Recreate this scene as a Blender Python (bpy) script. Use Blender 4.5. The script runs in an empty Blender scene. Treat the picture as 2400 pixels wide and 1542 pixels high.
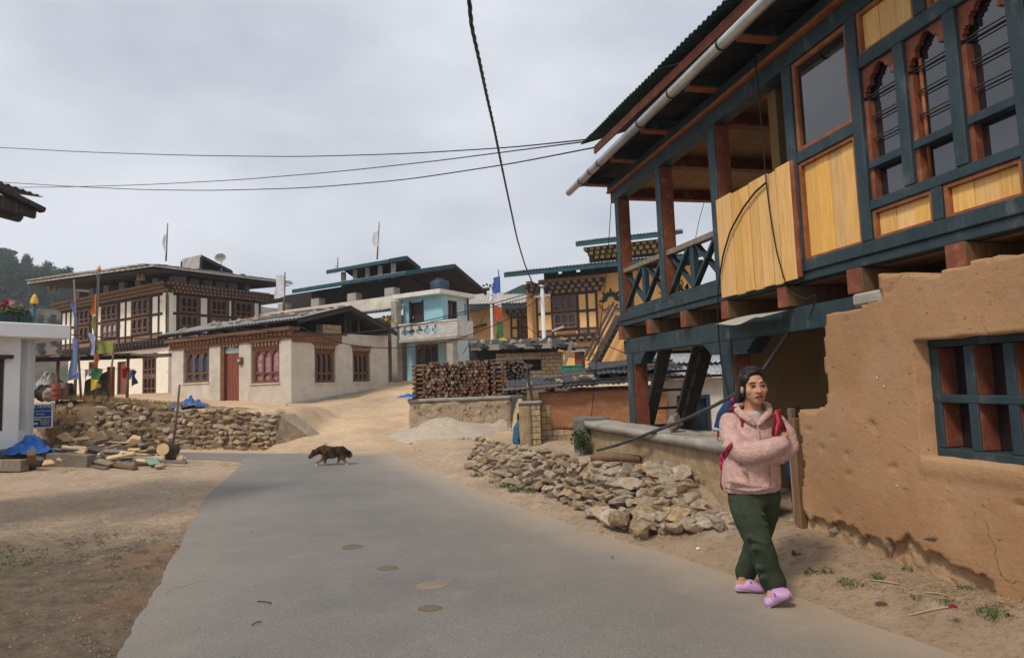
import bpy, bmesh, math, random
from mathutils import Vector, Matrix, Euler, noise
random.seed(7)
scene = bpy.context.scene
# ---------------------------------------------------------------- camera
F = 1500.0; CX, CY = 1200.0, 771.0; TH = math.atan(127/1500); RO = 0.036; CAMH = 1.5
ct, st = math.cos(TH), math.sin(TH); cr, sr = math.cos(RO), math.sin(RO)
FW = Vector((0, ct, st)); R0 = Vector((1, 0, 0)); U0 = Vector((0, -st, ct))
RT = cr*R0 - sr*U0; UP = sr*R0 + cr*U0
cam = bpy.data.cameras.new('camera'); camo = bpy.data.objects.new('camera', cam)
scene.collection.objects.link(camo)
m = Matrix.Identity(4)
for i in range(3):
    m[i][0], m[i][1], m[i][2] = RT[i], UP[i], -FW[i]
m[2][3] = CAMH
camo.matrix_world = m
cam.sensor_width = 36; cam.lens = 36*F/2400; cam.clip_end = 3000; cam.clip_start = 0.05
scene.camera = camo
# ---------------------------------------------------------------- world: overcast sky
SUN_EL, SUN_AZ = math.radians(52), math.radians(222)   # azimuth clockwise from +Y: light comes from behind left
w = bpy.data.worlds.new('World'); scene.world = w; w.use_nodes = True
nt = w.node_tree; nt.nodes.clear()
N = nt.nodes.new; Lk = nt.links.new
out = N('ShaderNodeOutputWorld'); mix = N('ShaderNodeMixShader')
sky = N('ShaderNodeTexSky'); sky.sky_type = 'NISHITA'; sky.sun_disc = False
sky.sun_elevation = SUN_EL; sky.sun_rotation = SUN_AZ
b1 = N('ShaderNodeBackground'); b1.inputs[1].default_value = 0.08; Lk(sky.outputs[0], b1.inputs[0])
tc = N('ShaderNodeTexCoord'); mp = N('ShaderNodeMapping'); mp.inputs['Scale'].default_value = (1.1, 1.1, 2.4)
mp.inputs['Location'].default_value = (0.35, 0.1, 0.2)
Lk(tc.outputs['Generated'], mp.inputs[0])
n1 = N('ShaderNodeTexNoise'); n1.inputs['Scale'].default_value = 1.7; n1.inputs['Detail'].default_value = 5; n1.inputs['Roughness'].default_value = 0.48
Lk(mp.outputs[0], n1.inputs['Vector'])
cr1 = N('ShaderNodeValToRGB'); e = cr1.color_ramp.elements
e[0].position = 0.36; e[0].color = (0.335, 0.364, 0.412, 1)
e[1].position = 0.64; e[1].color = (0.545, 0.555, 0.59, 1)
Lk(n1.outputs['Fac'], cr1.inputs[0])
b2 = N('ShaderNodeBackground'); b2.inputs[1].default_value = 1.0; Lk(cr1.outputs[0], b2.inputs[0])
mix.inputs[0].default_value = 0.93; Lk(b1.outputs[0], mix.inputs[1]); Lk(b2.outputs[0], mix.inputs[2]); Lk(mix.outputs[0], out.inputs[0])
sl = bpy.data.lights.new('sun', 'SUN'); sl.energy = 1.5; sl.angle = math.radians(10); sl.color = (1, 0.91, 0.78)
so = bpy.data.objects.new('sun', sl); scene.collection.objects.link(so)
sd = Vector((math.sin(SUN_AZ)*math.cos(SUN_EL), math.cos(SUN_AZ)*math.cos(SUN_EL), math.sin(SUN_EL)))
so.rotation_euler = sd.to_track_quat('Z', 'Y').to_euler(); so.location = sd*50
scene.view_settings.view_transform = 'Standard'; scene.view_settings.look = 'None'
scene.view_settings.exposure = 0.70; scene.view_settings.gamma = 1.0
scene.render.engine = 'CYCLES'
# ---------------------------------------------------------------- pixel helpers (a pixel gives a direction only)
def V(*a): return Vector(a)
def ray(px, py): return FW + (px-CX)/F*RT - (py-CY)/F*UP
def on_z(px, py, z):
    r = ray(px, py); t = (z-CAMH)/r.z; return V(r.x*t, r.y*t, z)
def on_y(px, py, y):
    r = ray(px, py); t = y/r.y; return V(r.x*t, y, CAMH+r.z*t)
def proj(p):
    d = Vector(p)-V(0, 0, CAMH); wz = d.dot(FW); return (CX+F*d.dot(RT)/wz, CY-F*d.dot(UP)/wz)
class Fac:
    """vertical plane: s along it, z up, d out of it towards the viewer"""
    def __init__(s, p0, dr):
        s.o = V(p0[0], p0[1], 0); s.u = V(dr[0], dr[1], 0).normalized(); n = V(s.u.y, -s.u.x, 0)
        if n.dot(-s.o) < 0: n = -n
        s.n = n
    def px(s, px, py, d=0):
        r = ray(px, py); o = s.o+s.n*d; t = o.dot(s.n)/V(r.x, r.y, 0).dot(s.n)
        return ((V(r.x*t, r.y*t, 0)-s.o).dot(s.u), CAMH+r.z*t)
    def pt(s, a, z, d=0):
        q = s.o+s.u*a+s.n*d; return V(q.x, q.y, z)
# ---------------------------------------------------------------- materials
MATS = {}
def mat(name, c1, c2=None, rough=0.85, scale=6, stretch=(1, 1, 1), bump=0.15, bscale=None, spec=0.3, metal=0, c3=None, s3=1.5, t3=(0.55, 0.7), rnd=0, trans=None, detail=6, bdist=0.02, contrast=(0.35, 0.68)):
    if name in MATS: return MATS[name]
    mt = bpy.data.materials.new(name); mt.use_nodes = True; MATS[name] = mt
    t = mt.node_tree; nn = t.nodes; p = nn['Principled BSDF']; lk = t.links.new
    p.inputs['Roughness'].default_value = rough; p.inputs['Metallic'].default_value = metal
    p.inputs['Specular IOR Level'].default_value = spec
    c2 = c2 or tuple(x*0.75 for x in c1)
    co = nn.new('ShaderNodeTexCoord'); mp = nn.new('ShaderNodeMapping'); mp.inputs['Scale'].default_value = stretch
    lk(co.outputs['Object'], mp.inputs[0])
    vec = mp.outputs[0]
    if rnd:
        oi = nn.new('ShaderNodeObjectInfo'); ad = nn.new('ShaderNodeVectorMath'); ad.operation = 'ADD'
        ml = nn.new('ShaderNodeMath'); ml.operation = 'MULTIPLY'; ml.inputs[1].default_value = 37.0
        lk(oi.outputs['Random'], ml.inputs[0]); lk(vec, ad.inputs[0]); lk(ml.outputs[0], ad.inputs[1]); vec = ad.outputs[0]
    n = nn.new('ShaderNodeTexNoise'); n.inputs['Scale'].default_value = scale; n.inputs['Detail'].default_value = detail; n.inputs['Roughness'].default_value = 0.6
    lk(vec, n.inputs['Vector'])
    r = nn.new('ShaderNodeValToRGB'); r.color_ramp.elements[0].position = contrast[0]; r.color_ramp.elements[1].position = contrast[1]
    r.color_ramp.elements[0].color = (*c2, 1); r.color_ramp.elements[1].color = (*c1, 1)
    lk(n.outputs['Fac'], r.inputs[0]); col = r.outputs[0]
    if c3:
        n3 = nn.new('ShaderNodeTexNoise'); n3.inputs['Scale'].default_value = s3; n3.inputs['Detail'].default_value = 7; n3.inputs['Roughness'].default_value = 0.65
        lk(vec, n3.inputs['Vector'])
        r3 = nn.new('ShaderNodeMapRange'); r3.inputs[1].default_value = t3[0]; r3.inputs[2].default_value = t3[1]
        lk(n3.outputs['Fac'], r3.inputs[0])
        mx = nn.new('ShaderNodeMix'); mx.data_type = 'RGBA'; lk(r3.outputs[0], mx.inputs['Factor']); lk(col, mx.inputs['A']); mx.inputs['B'].default_value = (*c3, 1)
        col = mx.outputs['Result']
    if rnd:
        hs = nn.new('ShaderNodeHueSaturation'); mr = nn.new('ShaderNodeMapRange'); mr.inputs[3].default_value = 1-rnd; mr.inputs[4].default_value = 1+rnd
        lk(oi.outputs['Random'], mr.inputs[0]); lk(mr.outputs[0], hs.inputs['Value']); lk(col, hs.inputs['Color'])
        m2 = nn.new('ShaderNodeMath'); m2.operation = 'FRACT'; m3 = nn.new('ShaderNodeMath'); m3.operation = 'MULTIPLY'; m3.inputs[1].default_value = 7.31
        lk(oi.outputs['Random'], m3.inputs[0]); lk(m3.outputs[0], m2.inputs[0])
        mr2 = nn.new('ShaderNodeMapRange'); mr2.inputs[3].default_value = 1-rnd*1.1; mr2.inputs[4].default_value = 1+rnd*0.7
        lk(m2.outputs[0], mr2.inputs[0]); lk(mr2.outputs[0], hs.inputs['Saturation']); col = hs.outputs[0]
    lk(col, p.inputs['Base Color'])
    if bump:
        nb = nn.new('ShaderNodeTexNoise'); nb.inputs['Scale'].default_value = bscale or scale*3; nb.inputs['Detail'].default_value = 8; nb.inputs['Roughness'].default_value = 0.65
        lk(vec, nb.inputs['Vector'])
        b = nn.new('ShaderNodeBump'); b.inputs['Strength'].default_value = min(1, bump*2); b.inputs['Distance'].default_value = bdist
        lk(nb.outputs['Fac'], b.inputs['Height']); lk(b.outputs[0], p.inputs['Normal'])
    if trans: p.inputs['Transmission Weight'].default_value = trans
    mt['p'] = 1
    return mt
def glass(name, tint=(0.02, 0.03, 0.04), rough=0.06):
    if name in MATS: return MATS[name]
    mt = bpy.data.materials.new(name); mt.use_nodes = True; MATS[name] = mt
    p = mt.node_tree.nodes['Principled BSDF']; p.inputs['Base Color'].default_value = (*tint, 1); p.inputs['Roughness'].default_value = rough
    p.inputs['Specular IOR Level'].default_value = 0.6
    return mt
# ---------------------------------------------------------------- mesh builder
COL = scene.collection
def rootloc(o):
    while o is not None and o.parent is not None: o = o.parent
    return o.location.copy() if o is not None else V(0, 0, 0)
class MB:
    def __init__(s): s.v = []; s.f = []
    def poly(s, pts):
        i = len(s.v); s.v += [Vector(p) for p in pts]; s.f.append(tuple(range(i, i+len(pts)))); return s
    def hexa(s, a):            # 8 points: bottom ring 4, top ring 4
        i = len(s.v); s.v += [Vector(p) for p in a]
        for q in ((0, 3, 2, 1), (4, 5, 6, 7), (0, 1, 5, 4), (1, 2, 6, 5), (2, 3, 7, 6), (3, 0, 4, 7)): s.f.append(tuple(i+k for k in q))
        return s
    def box(s, x0, x1, y0, y1, z0, z1):
        return s.hexa([(x0, y0, z0), (x1, y0, z0), (x1, y1, z0), (x0, y1, z0), (x0, y0, z1), (x1, y0, z1), (x1, y1, z1), (x0, y1, z1)])
    def fb(s, Fc, s0, s1, z0, z1, d0, d1):
        P = Fc.pt; return s.hexa([P(s0, z0, d0), P(s1, z0, d0), P(s1, z0, d1), P(s0, z0, d1), P(s0, z1, d0), P(s1, z1, d0), P(s1, z1, d1), P(s0, z1, d1)])
    def bar(s, p, q, wd, ht, up=(0, 0, 1)):
        p, q = Vector(p), Vector(q); a = (q-p).normalized(); up = Vector(up); sd_ = a.cross(up)
        if sd_.length < 1e-4: sd_ = a.cross(V(0, 1, 0))
        sd_.normalize(); u = sd_.cross(a); x = sd_*wd/2; y = u*ht/2
        return s.hexa([p-x-y, p+x-y, q+x-y, q-x-y, p-x+y, p+x+y, q+x+y, q-x+y])
    def prism(s, pts, vec):
        pts = [Vector(p) for p in pts]; vec = Vector(vec); i = len(s.v); n = len(pts)
        s.v += pts+[p+vec for p in pts]; s.f.append(tuple(range(i+n-1, i-1, -1))); s.f.append(tuple(range(i+n, i+2*n)))
        for k in range(n): s.f.append((i+k, i+(k+1) % n, i+n+(k+1) % n, i+n+k))
        return s
    def loft(s, rings, cap=True):
        i = len(s.v); n = len(rings[0])
        for r in rings: s.v += [Vector(p) for p in r]
        for a in range(len(rings)-1):
            for k in range(n): s.f.append((i+a*n+k, i+a*n+(k+1) % n, i+(a+1)*n+(k+1) % n, i+(a+1)*n+k))
        if cap:
            s.f.append(tuple(range(i+n-1, i-1, -1))); b = i+(len(rings)-1)*n; s.f.append(tuple(range(b, b+n)))
        return s
    def tube(s, path, r, n=8):
        path = [Vector(p) for p in path]; rings = []; prev = None
        for k, p in enumerate(path):
            a = (path[min(k+1, len(path)-1)]-path[max(k-1, 0)]).normalized()
            x = a.cross(V(0, 0, 1)) if prev is None else prev-a*prev.dot(a)
            if x.length < 1e-3: x = a.cross(V(1, 0, 0))
            x.normalize(); prev = x; y = a.cross(x); rr = r[k] if isinstance(r, (list, tuple)) else r
            rings.append([p+(x*math.cos(t*2*math.pi/n)+y*math.sin(t*2*math.pi/n))*rr for t in range(n)])
        return s.loft(rings)
    def ell(s, path, n=16):      # path: (centre, rx vector, ry vector)
        return s.loft([[Vector(c)+Vector(a)*math.cos(t*2*math.pi/n)+Vector(b)*math.sin(t*2*math.pi/n) for t in range(n)] for c, a, b in path])
    def ball(s, c, rx, ry=None, rz=None, n=10, rot=None):
        ry = ry or rx; rz = rz or rx; c = Vector(c); rings = []
        for i in range(1, n):
            ph = math.pi*i/n
            ring = [V(rx*math.sin(ph)*math.cos(2*math.pi*k/(2*n)), ry*math.sin(ph)*math.sin(2*math.pi*k/(2*n)), -rz*math.cos(ph)) for k in range(2*n)]
            if rot: ring = [rot @ q for q in ring]
            rings.append([c+q for q in ring])
        return s.loft(rings)
    def build(s, name, mt, parent=None, smooth=False, bevel=0):
        off = rootloc(parent); me = bpy.data.meshes.new(name)
        me.from_pydata([tuple(p-off) for p in s.v], [], s.f); me.update()
        if s.f and len(s.f) < 60000:
            bm = bmesh.new(); bm.from_mesh(me); bmesh.ops.recalc_face_normals(bm, faces=bm.faces); bm.to_mesh(me); bm.free()
        if smooth: me.polygons.foreach_set('use_smooth', [True]*len(me.polygons))
        if mt: me.materials.append(mt)
        o = bpy.data.objects.new(name, me); COL.objects.link(o)
        if parent is not None: o.parent = parent
        if bevel:
            b = o.modifiers.new('bevel', 'BEVEL'); b.width = bevel; b.segments = 1; b.limit_method = 'ANGLE'
        return o
def tag(o, label=None, cat=None, group=None, kind=None):
    if label: o['label'] = label
    if cat: o['category'] = cat
    if group: o['group'] = group
    if kind: o['kind'] = kind
    return o
def thing(name, loc, label, cat, group=None):
    o = bpy.data.objects.new(name, None); COL.objects.link(o); o.location = loc; o.empty_display_size = 0.2
    return tag(o, label, cat, group)
def inst(name, me, loc, rot=(0, 0, 0), sc=(1, 1, 1), parent=None):
    o = bpy.data.objects.new(name, me); COL.objects.link(o)
    o.location = Vector(loc)-rootloc(parent) if parent is not None else loc
    o.rotation_euler = rot; o.scale = sc if hasattr(sc, '__len__') else (sc, sc, sc)
    if parent is not None: o.parent = parent
    return o
def remesh(mb, name, mt, parent, voxel, smooth=4, jitter=0, fac=0.5):
    """union of closed shapes as one continuous surface"""
    o = mb.build(name+'_raw', None, None)
    md = o.modifiers.new('r', 'REMESH'); md.mode = 'VOXEL'; md.voxel_size = voxel; md.use_smooth_shade = True
    if smooth:
        sm = o.modifiers.new('s', 'SMOOTH'); sm.iterations = smooth; sm.factor = fac
    dg = bpy.context.evaluated_depsgraph_get(); dg.update(); me = bpy.data.meshes.new_from_object(o.evaluated_get(dg))
    bpy.data.objects.remove(o)
    me.name = name; off = rootloc(parent)
    for v in me.vertices:
        if jitter: v.co += noise.noise_vector(v.co*14)*jitter
        v.co -= off
    me.polygons.foreach_set('use_smooth', [True]*len(me.polygons)); me.materials.clear(); me.materials.append(mt)
    ob = bpy.data.objects.new(name, me); COL.objects.link(ob)
    if parent is not None: ob.parent = parent
    return ob
def lerp(a, b, t): return a+(b-a)*t
def plerp(pts, t):            # piecewise linear through equally spaced points
    t = max(0, min(0.99999, t))*(len(pts)-1); i = int(t); return Vector(pts[i]).lerp(Vector(pts[i+1]), t-i)
def rock_mesh(name, seed, mt, n=13, flat=1.0, rough=0.045):
    rg = random.Random(seed); bm = bmesh.new()
    for i in range(n):
        d = V(rg.gauss(0, 1), rg.gauss(0, 1), rg.gauss(0, 1)).normalized()
        bm.verts.new((d.x*rg.uniform(.8, 1.05)*.5, d.y*rg.uniform(.8, 1.05)*.5, d.z*rg.uniform(.8, 1.05)*.5*flat))
    bmesh.ops.convex_hull(bm, input=bm.verts)
    lo = [v for v in bm.verts if not v.link_faces]; bmesh.ops.delete(bm, geom=lo, context='VERTS')
    bmesh.ops.bevel(bm, geom=list(bm.edges), offset=0.018, segments=1, affect='EDGES', profile=0.6)
    bmesh.ops.triangulate(bm, faces=bm.faces); bmesh.ops.subdivide_edges(bm, edges=bm.edges, cuts=1)
    for v in bm.verts: v.co += noise.noise_vector(v.co*5+V(seed, 0, 0))*rough
    me = bpy.data.meshes.new(name); bm.to_mesh(me); bm.free(); me.materials.append(mt)
    return me
# ================================================================ setting: ground, road, hill
E1 = V(-0.8495, 0.5276, 0); E2 = V(0.5276, 0.8495, 0)      # the two wall directions shared by the far houses
a_ = on_z(1885, 1252, .15); r_ = ray(877, 910); HD = V(r_.x, r_.y, 0).normalized()
H = Fac(a_, HD)                                             # street front of the near timber house, s grows away from the viewer
HB = H.u*-1
road_px_left = [(240, 1600), (275, 1542), (310, 1480), (350, 1410), (385, 1345), (428, 1270), (448, 1230), (470, 1185), (500, 1150), (535, 1118), (558, 1097), (572, 1086), (545, 1080), (500, 1077), (440, 1075), (380, 1074)]
road_px_right = [(330, 1060), (430, 1061), (520, 1062), (640, 1063), (760, 1063), (860, 1063), (925, 1064), (945, 1080), (990, 1100), (1040, 1120), (1100, 1143), (1160, 1168), (1240, 1199), (1330, 1229), (1420, 1259), (1500, 1284), (1590, 1309), (1680, 1338), (1780, 1375), (1880, 1408), (1980, 1445), (2080, 1480), (2180, 1515), (2260, 1545), (2420, 1600)]
RL = [on_z(*p, 0) for p in road_px_left]; RR = [on_z(*p, 0) for p in road_px_right]
l0, l1 = RL[0], RL[1]; RL[0] = l1+(l1-RL[2]).normalized()*6; RR[-1] = RR[-2]+(RR[-2]-RR[-3]).normalized()*7
dl = (RL[-1]-RL[-2]).normalized()
RL.append(RL[-1]+V(-25, 4, 0)); RR.insert(0, RR[0]+V(-24, 5.5, 0))
ROAD = RL+RR
def seg_d(p, a, b):
    ab = b-a; t = max(0, min(1, (p-a).dot(ab)/max(1e-9, ab.length_squared))); return (p-(a+ab*t)).length
def inside(p, poly):
    c = False; n = len(poly); x, y = p.x, p.y
    for i in range(n):
        a, b = poly[i], poly[i-1]
        if (a.y > y) != (b.y > y) and x < (b.x-a.x)*(y-a.y)/(b.y-a.y)+a.x: c = not c
    return c
def road_d(x, y):              # signed distance to the road edge, negative on the asphalt
    p = V(x, y, 0); n = len(ROAD); d = min(seg_d(p, ROAD[i], ROAD[i-1]) for i in range(n))
    return -d if inside(p, ROAD) else d
def sst(a, b, x):
    t = max(0, min(1, (x-a)/(b-a))); return t*t*(3-2*t)
# line of the left retaining wall (foot) and the terrace behind it
RW = [on_z(95, 1052, 0), on_z(250, 1054, 0), on_z(400, 1055, 0), on_z(520, 1056, 0), on_z(640, 1056, 0)]
def wall_y(x):
    if x <= RW[0].x: return RW[0].y+(RW[0].x-x)*0.25
    for a, b in zip(RW, RW[1:]):
        if a.x <= x <= b.x: return lerp(a.y, b.y, (x-a.x)/(b.x-a.x))
    return RW[-1].y
# heap side of the rubble wall: foot curve and the courtyard wall line behind it
ST_FOOT = [on_z(1092, 1098, .03), on_z(1180, 1130, .03), on_z(1280, 1162, .04), on_z(1370, 1195, .04), on_z(1440, 1232, .05), on_z(1560, 1246, .06), on_z(1660, 1232, .10)]
ST_BACK = [H.pt(5.6, 0, .35), H.pt(4.9, 0, .3), H.pt(4.3, 0, .3), H.pt(3.4, 0, .3), H.pt(2.5, 0, .3), H.pt(1.6, 0, .35), H.pt(1.0, 0, .5)]
def ground_h(x, y, rd=None):
    p = V(x, y, 0); z = 0.0
    # ramp between the grey house and the wood stack
    rx0 = -6.0-(y-15.5)*0.12
    z_r = 1.45*max(0, min(1.25, (y-15.6)/10.5))
    z_t = 1.0+0.035*max(0, -6.2-x)                         # terrace behind the retaining wall
    z_t = min(z_t, 1.35)
    if y > 14.8:
        wy = wall_y(x)
        k = sst(wy+.1, wy+.35, y) if x < -6.3 else 0
        if x >= -6.3: k = sst(-5.5, -6.3, x)*sst(16.9, 17.8, y)
        # soft side of the ramp
        zz = lerp(z_r, max(z_t, z_r*0.9), k)
        if x < -6.3 and y < wy+.35: zz = lerp(0, zz, k)
        # wood terrace and the yards to its right
        if x > -3.4:
            kk = sst(17.75, 18.1, y)*sst(-3.1, -2.7, x)
            zz = lerp(zz, 1.05 + min(.4, max(0, (y-19))*0.03), kk)
            if x > -2.6 and y < 17.8:
                zz = lerp(zz, 0.12+0.28*sst(0.8, -2.4, x)*sst(15.5, 17.6, y), sst(-2.9, -2.3, x))
            if x > 0.2: zz = lerp(zz, 0.15, sst(0.2, 0.5, x)*sst(19.5, 18.6, y))
        z = zz
    # bank on the right of the road up to the house wall
    q = p-H.o; s = q.dot(H.u); d = q.dot(H.n)
    rd = road_d(x, y) if rd is None and y < 20 else (rd if rd is not None else 9)
    if y < 15.5 and x > -1.5 and rd > 0:
        if s < 1.0:
            t = max(0, min(1, rd/(rd+max(d, 0)+1e-6))); z = max(z, 0.17*sst(0.0, 0.95, t)+0.10*sst(-1.2, -2.6, s)*sst(0.2, 1, t))
        else: z = max(z, 0.10*sst(0.1, 1.2, rd))
        # rubble bank
        for i in range(0):
            pass
        if s > 0.7 and s < 6.2:
            fd = fdist(p)
            if fd > 0:
                tot = fd+max(d-.25, 0)
                z = max(z, lerp(z, lerp(.42, .34, sst(3.5, 5.5, s)), sst(0, .75, fd/max(tot, .35))))*1.0
            if d < .25: z = lerp(z, 0.15, sst(.25, -.1, d))
        elif d < .05: z = lerp(z, .15, sst(.05, -.3, d))
    # roughness
    k = sst(0.0, 0.5, rd) if y < 20 else 1
    z += k*(noise.noise(V(x*.5, y*.5, 3))*.035+noise.noise(V(x*1.7, y*1.7, 1))*.018+noise.noise(V(x*5, y*5, 5))*.008)
    z += 0.012*sst(0.02, .25, rd) if y < 20 else 0
    if rd < 0.05 and y < 20: z = min(z, -0.006-0.012*sst(.05, -.12, rd))
    far = max(0, y-60, abs(x)-60)
    return z - min(far*0.02, 6)
FPX = [f.copy() for f in ST_FOOT]
for f in FPX: f.z = 0
def fdist(p):                 # distance behind the foot curve (towards the yard), negative in front of it
    best = 9; sgn = 1
    for a, b in zip(FPX, FPX[1:]):
        d = seg_d(p, a, b)
        if d < best:
            best = d; ab = b-a; c = ab.x*(p.y-a.y)-ab.y*(p.x-a.x); sgn = 1 if c > 0 else -1
    return best*sgn
def axis(lo, hi, step, far, g=1.35):
    a = [lo]
    while a[-1] < hi: a.append(a[-1]+step)
    d = step; l, r = lo, a[-1]; left = []; right = []
    while l > -far: d *= g; l -= d; left.append(l)
    d = step
    while r < far: d *= g; r += d; right.append(r)
    return left[::-1]+a+right
xs = axis(-13.5, 5.5, 0.10, 900); ys = axis(2.2, 20.0, 0.10, 900)
ys = [y for y in ys if y > -60]
gv = []; gf = []; nx = len(xs)
for y in ys:
    for x in xs: gv.append((x, y, ground_h(x, y)))
for j in range(len(ys)-1):
    for i in range(nx-1): gf.append((j*nx+i, j*nx+i+1, (j+1)*nx+i+1, (j+1)*nx+i))
me = bpy.data.meshes.new('ground'); me.from_pydata(gv, [], gf); me.polygons.foreach_set('use_smooth', [True]*len(gf))
ground = bpy.data.objects.new('ground', me); COL.objects.link(ground); tag(ground, kind='structure')
def ground_mat():
    mt = bpy.data.materials.new('dry_earth'); mt.use_nodes = True; t = mt.node_tree; nn = t.nodes; lk = t.links.new; p = nn['Principled BSDF']
    p.inputs['Roughness'].default_value = .95; p.inputs['Specular IOR Level'].default_value = .15
    co = nn.new('ShaderNodeTexCoord').outputs['Object']
    def nz(sc, det=6, ro=.6, vec=co):
        n = nn.new('ShaderNodeTexNoise'); n.inputs['Scale'].default_value = sc; n.inputs['Detail'].default_value = det; n.inputs['Roughness'].default_value = ro; lk(vec, n.inputs['Vector']); return n.outputs['Fac']
    def ramp(f, a, b, ca, cb):
        r = nn.new('ShaderNodeValToRGB'); r.color_ramp.elements[0].position = a; r.color_ramp.elements[1].position = b; r.color_ramp.elements[0].color = (*ca, 1); r.color_ramp.elements[1].color = (*cb, 1); lk(f, r.inputs[0]); return r.outputs[0]
    def mixc(f, a, b):
        m_ = nn.new('ShaderNodeMix'); m_.data_type = 'RGBA'; lk(f, m_.inputs['Factor']); lk(a, m_.inputs['A'])
        if isinstance(b, tuple): m_.inputs['B'].default_value = (*b, 1)
        else: lk(b, m_.inputs['B'])
        return m_.outputs['Result']
    def math_(op, a, b=None):
        m_ = nn.new('ShaderNodeMath'); m_.operation = op; m_.use_clamp = False
        for i, q in enumerate((a, b)):
            if q is None: continue
            if isinstance(q, (int, float)): m_.inputs[i].default_value = q
            else: lk(q, m_.inputs[i])
        return m_.outputs[0]
    def mr(f, a, b):
        m_ = nn.new('ShaderNodeMapRange'); m_.inputs[1].default_value = a; m_.inputs[2].default_value = b; lk(f, m_.inputs[0]); return m_.outputs[0]
    base = ramp(nz(.9, 8), .3, .7, (.40, .285, .19), (.55, .42, .30))
    base = mixc(mr(nz(14, 5), .52, .72), base, (.28, .19, .12))
    base = mixc(mr(nz(3.2, 8), .55, .75), base, (.60, .485, .36))
    # brown yard corner: building shade painted into darker soil mixed with bark and litter, lower left
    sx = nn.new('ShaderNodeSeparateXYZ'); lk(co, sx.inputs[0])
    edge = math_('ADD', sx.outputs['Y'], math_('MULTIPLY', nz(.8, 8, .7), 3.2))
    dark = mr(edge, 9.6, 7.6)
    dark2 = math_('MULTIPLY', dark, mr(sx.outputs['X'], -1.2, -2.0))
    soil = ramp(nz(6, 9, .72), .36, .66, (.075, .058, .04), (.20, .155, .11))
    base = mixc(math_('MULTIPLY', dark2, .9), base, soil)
    bank = math_('MULTIPLY', mr(math_('ADD', sx.outputs['X'], math_('MULTIPLY', nz(1.1, 7, .7), 1.2)), 1.0, 2.2), mr(sx.outputs['Y'], 9.5, 7))
    base = mixc(math_('MULTIPLY', bank, .35), base, ramp(nz(5, 9, .7), .35, .65, (.21, .135, .08), (.34, .235, .145)))
    warm = math_('MULTIPLY', mr(nz(.55, 5), .5, .62), math_('MULTIPLY', mr(sx.outputs['X'], -2.2, -3), mr(sx.outputs['Y'], 12, 10)))
    base = mixc(math_('MULTIPLY', warm, .45), base, (.37, .19, .10))
    specks = mr(nz(30, 5, .65), .58, .68)
    base = mixc(math_('MULTIPLY', specks, .55), base, (.09, .07, .05))
    pale = mr(nz(55, 2, .5), .70, .74)
    base = mixc(math_('MULTIPLY', pale, .5), base, (.62, .55, .46))
    # heap of pale ramp dust
    ramp_ = math_('MULTIPLY', mr(sx.outputs['Y'], 14.6, 17.2), mr(nz(.7, 6), .30, .6))
    base = mixc(math_('MULTIPLY', ramp_, .55), base, (.86, .60, .36))
    lk(base, p.inputs['Base Color'])
    h = math_('ADD', math_('MULTIPLY', nz(9, 9, .7), 1.0), math_('MULTIPLY', nz(45, 5, .7), .45))
    b = nn.new('ShaderNodeBump'); b.inputs['Strength'].default_value = .9; b.inputs['Distance'].default_value = .05; lk(h, b.inputs['Height']); lk(b.outputs[0], p.inputs['Normal'])
    return mt
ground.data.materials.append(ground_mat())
# ---- road
def smooth_line(pts, n=5, jit=.03, seed=0):
    o = []
    for i in range(len(pts)-1):
        a = pts[max(i-1, 0)]; b = pts[i]; c = pts[i+1]; d = pts[min(i+2, len(pts)-1)]
        for k in range(n):
            t = k/n; q = .5*((2*b)+(c-a)*t+(2*a-5*b+4*c-d)*t*t+(3*b-a-3*c+d)*t**3)
            q = q+noise.noise_vector(V(q.x*2.2, q.y*2.2, seed))*jit+noise.noise_vector(V(q.x*9, q.y*9, seed))*jit*.6; q.z = 0; o.append(q)
    o.append(pts[-1]); return o
poly = smooth_line(RL[1:-1], 10)+smooth_line(RR, 10, seed=4)
poly = [RL[0]]+smooth_line(RL[1:-1], 10)+[RL[-1]]+[RR[0]]+smooth_line(RR[1:], 10, seed=4)
from mathutils.geometry import delaunay_2d_cdt
gp = [Vector((x*.3, y*.3)) for x in range(-60, 30) for y in range(5, 60)]
gp = [q for q in gp if road_d(q.x, q.y) < -.08]
cdt = delaunay_2d_cdt([p.xy for p in poly]+gp, [], [list(range(len(poly)))], 1, 1e-5)
nv = len(cdt[0]); rv = [(p.x, p.y, .012) for p in cdt[0]]; rf_ = [tuple(f) for f in cdt[2]]
rf_ = [f if (cdt[0][f[1]]-cdt[0][f[0]]).cross(cdt[0][f[2]]-cdt[0][f[0]]) > 0 else f[::-1] for f in rf_]
from collections import Counter
ec = Counter(); 
for f in rf_:
    for i in range(3): ec[(f[i], f[(i+1) % 3])] += 1
rv += [(x, y, -.03) for x, y, _ in rv]
rf_ += [(a, a+nv, b+nv, b) for (a, b) in list(ec) if (b, a) not in ec]
me = bpy.data.meshes.new('asphalt_road'); me.from_pydata(rv, [], rf_)
at_ = me.attributes.new('edge', 'FLOAT', 'POINT'); at_.data.foreach_set('value', [max(0, -road_d(q[0], q[1])) for q in rv])
road = bpy.data.objects.new('asphalt_road', me); COL.objects.link(road); tag(road, kind='structure')
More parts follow.
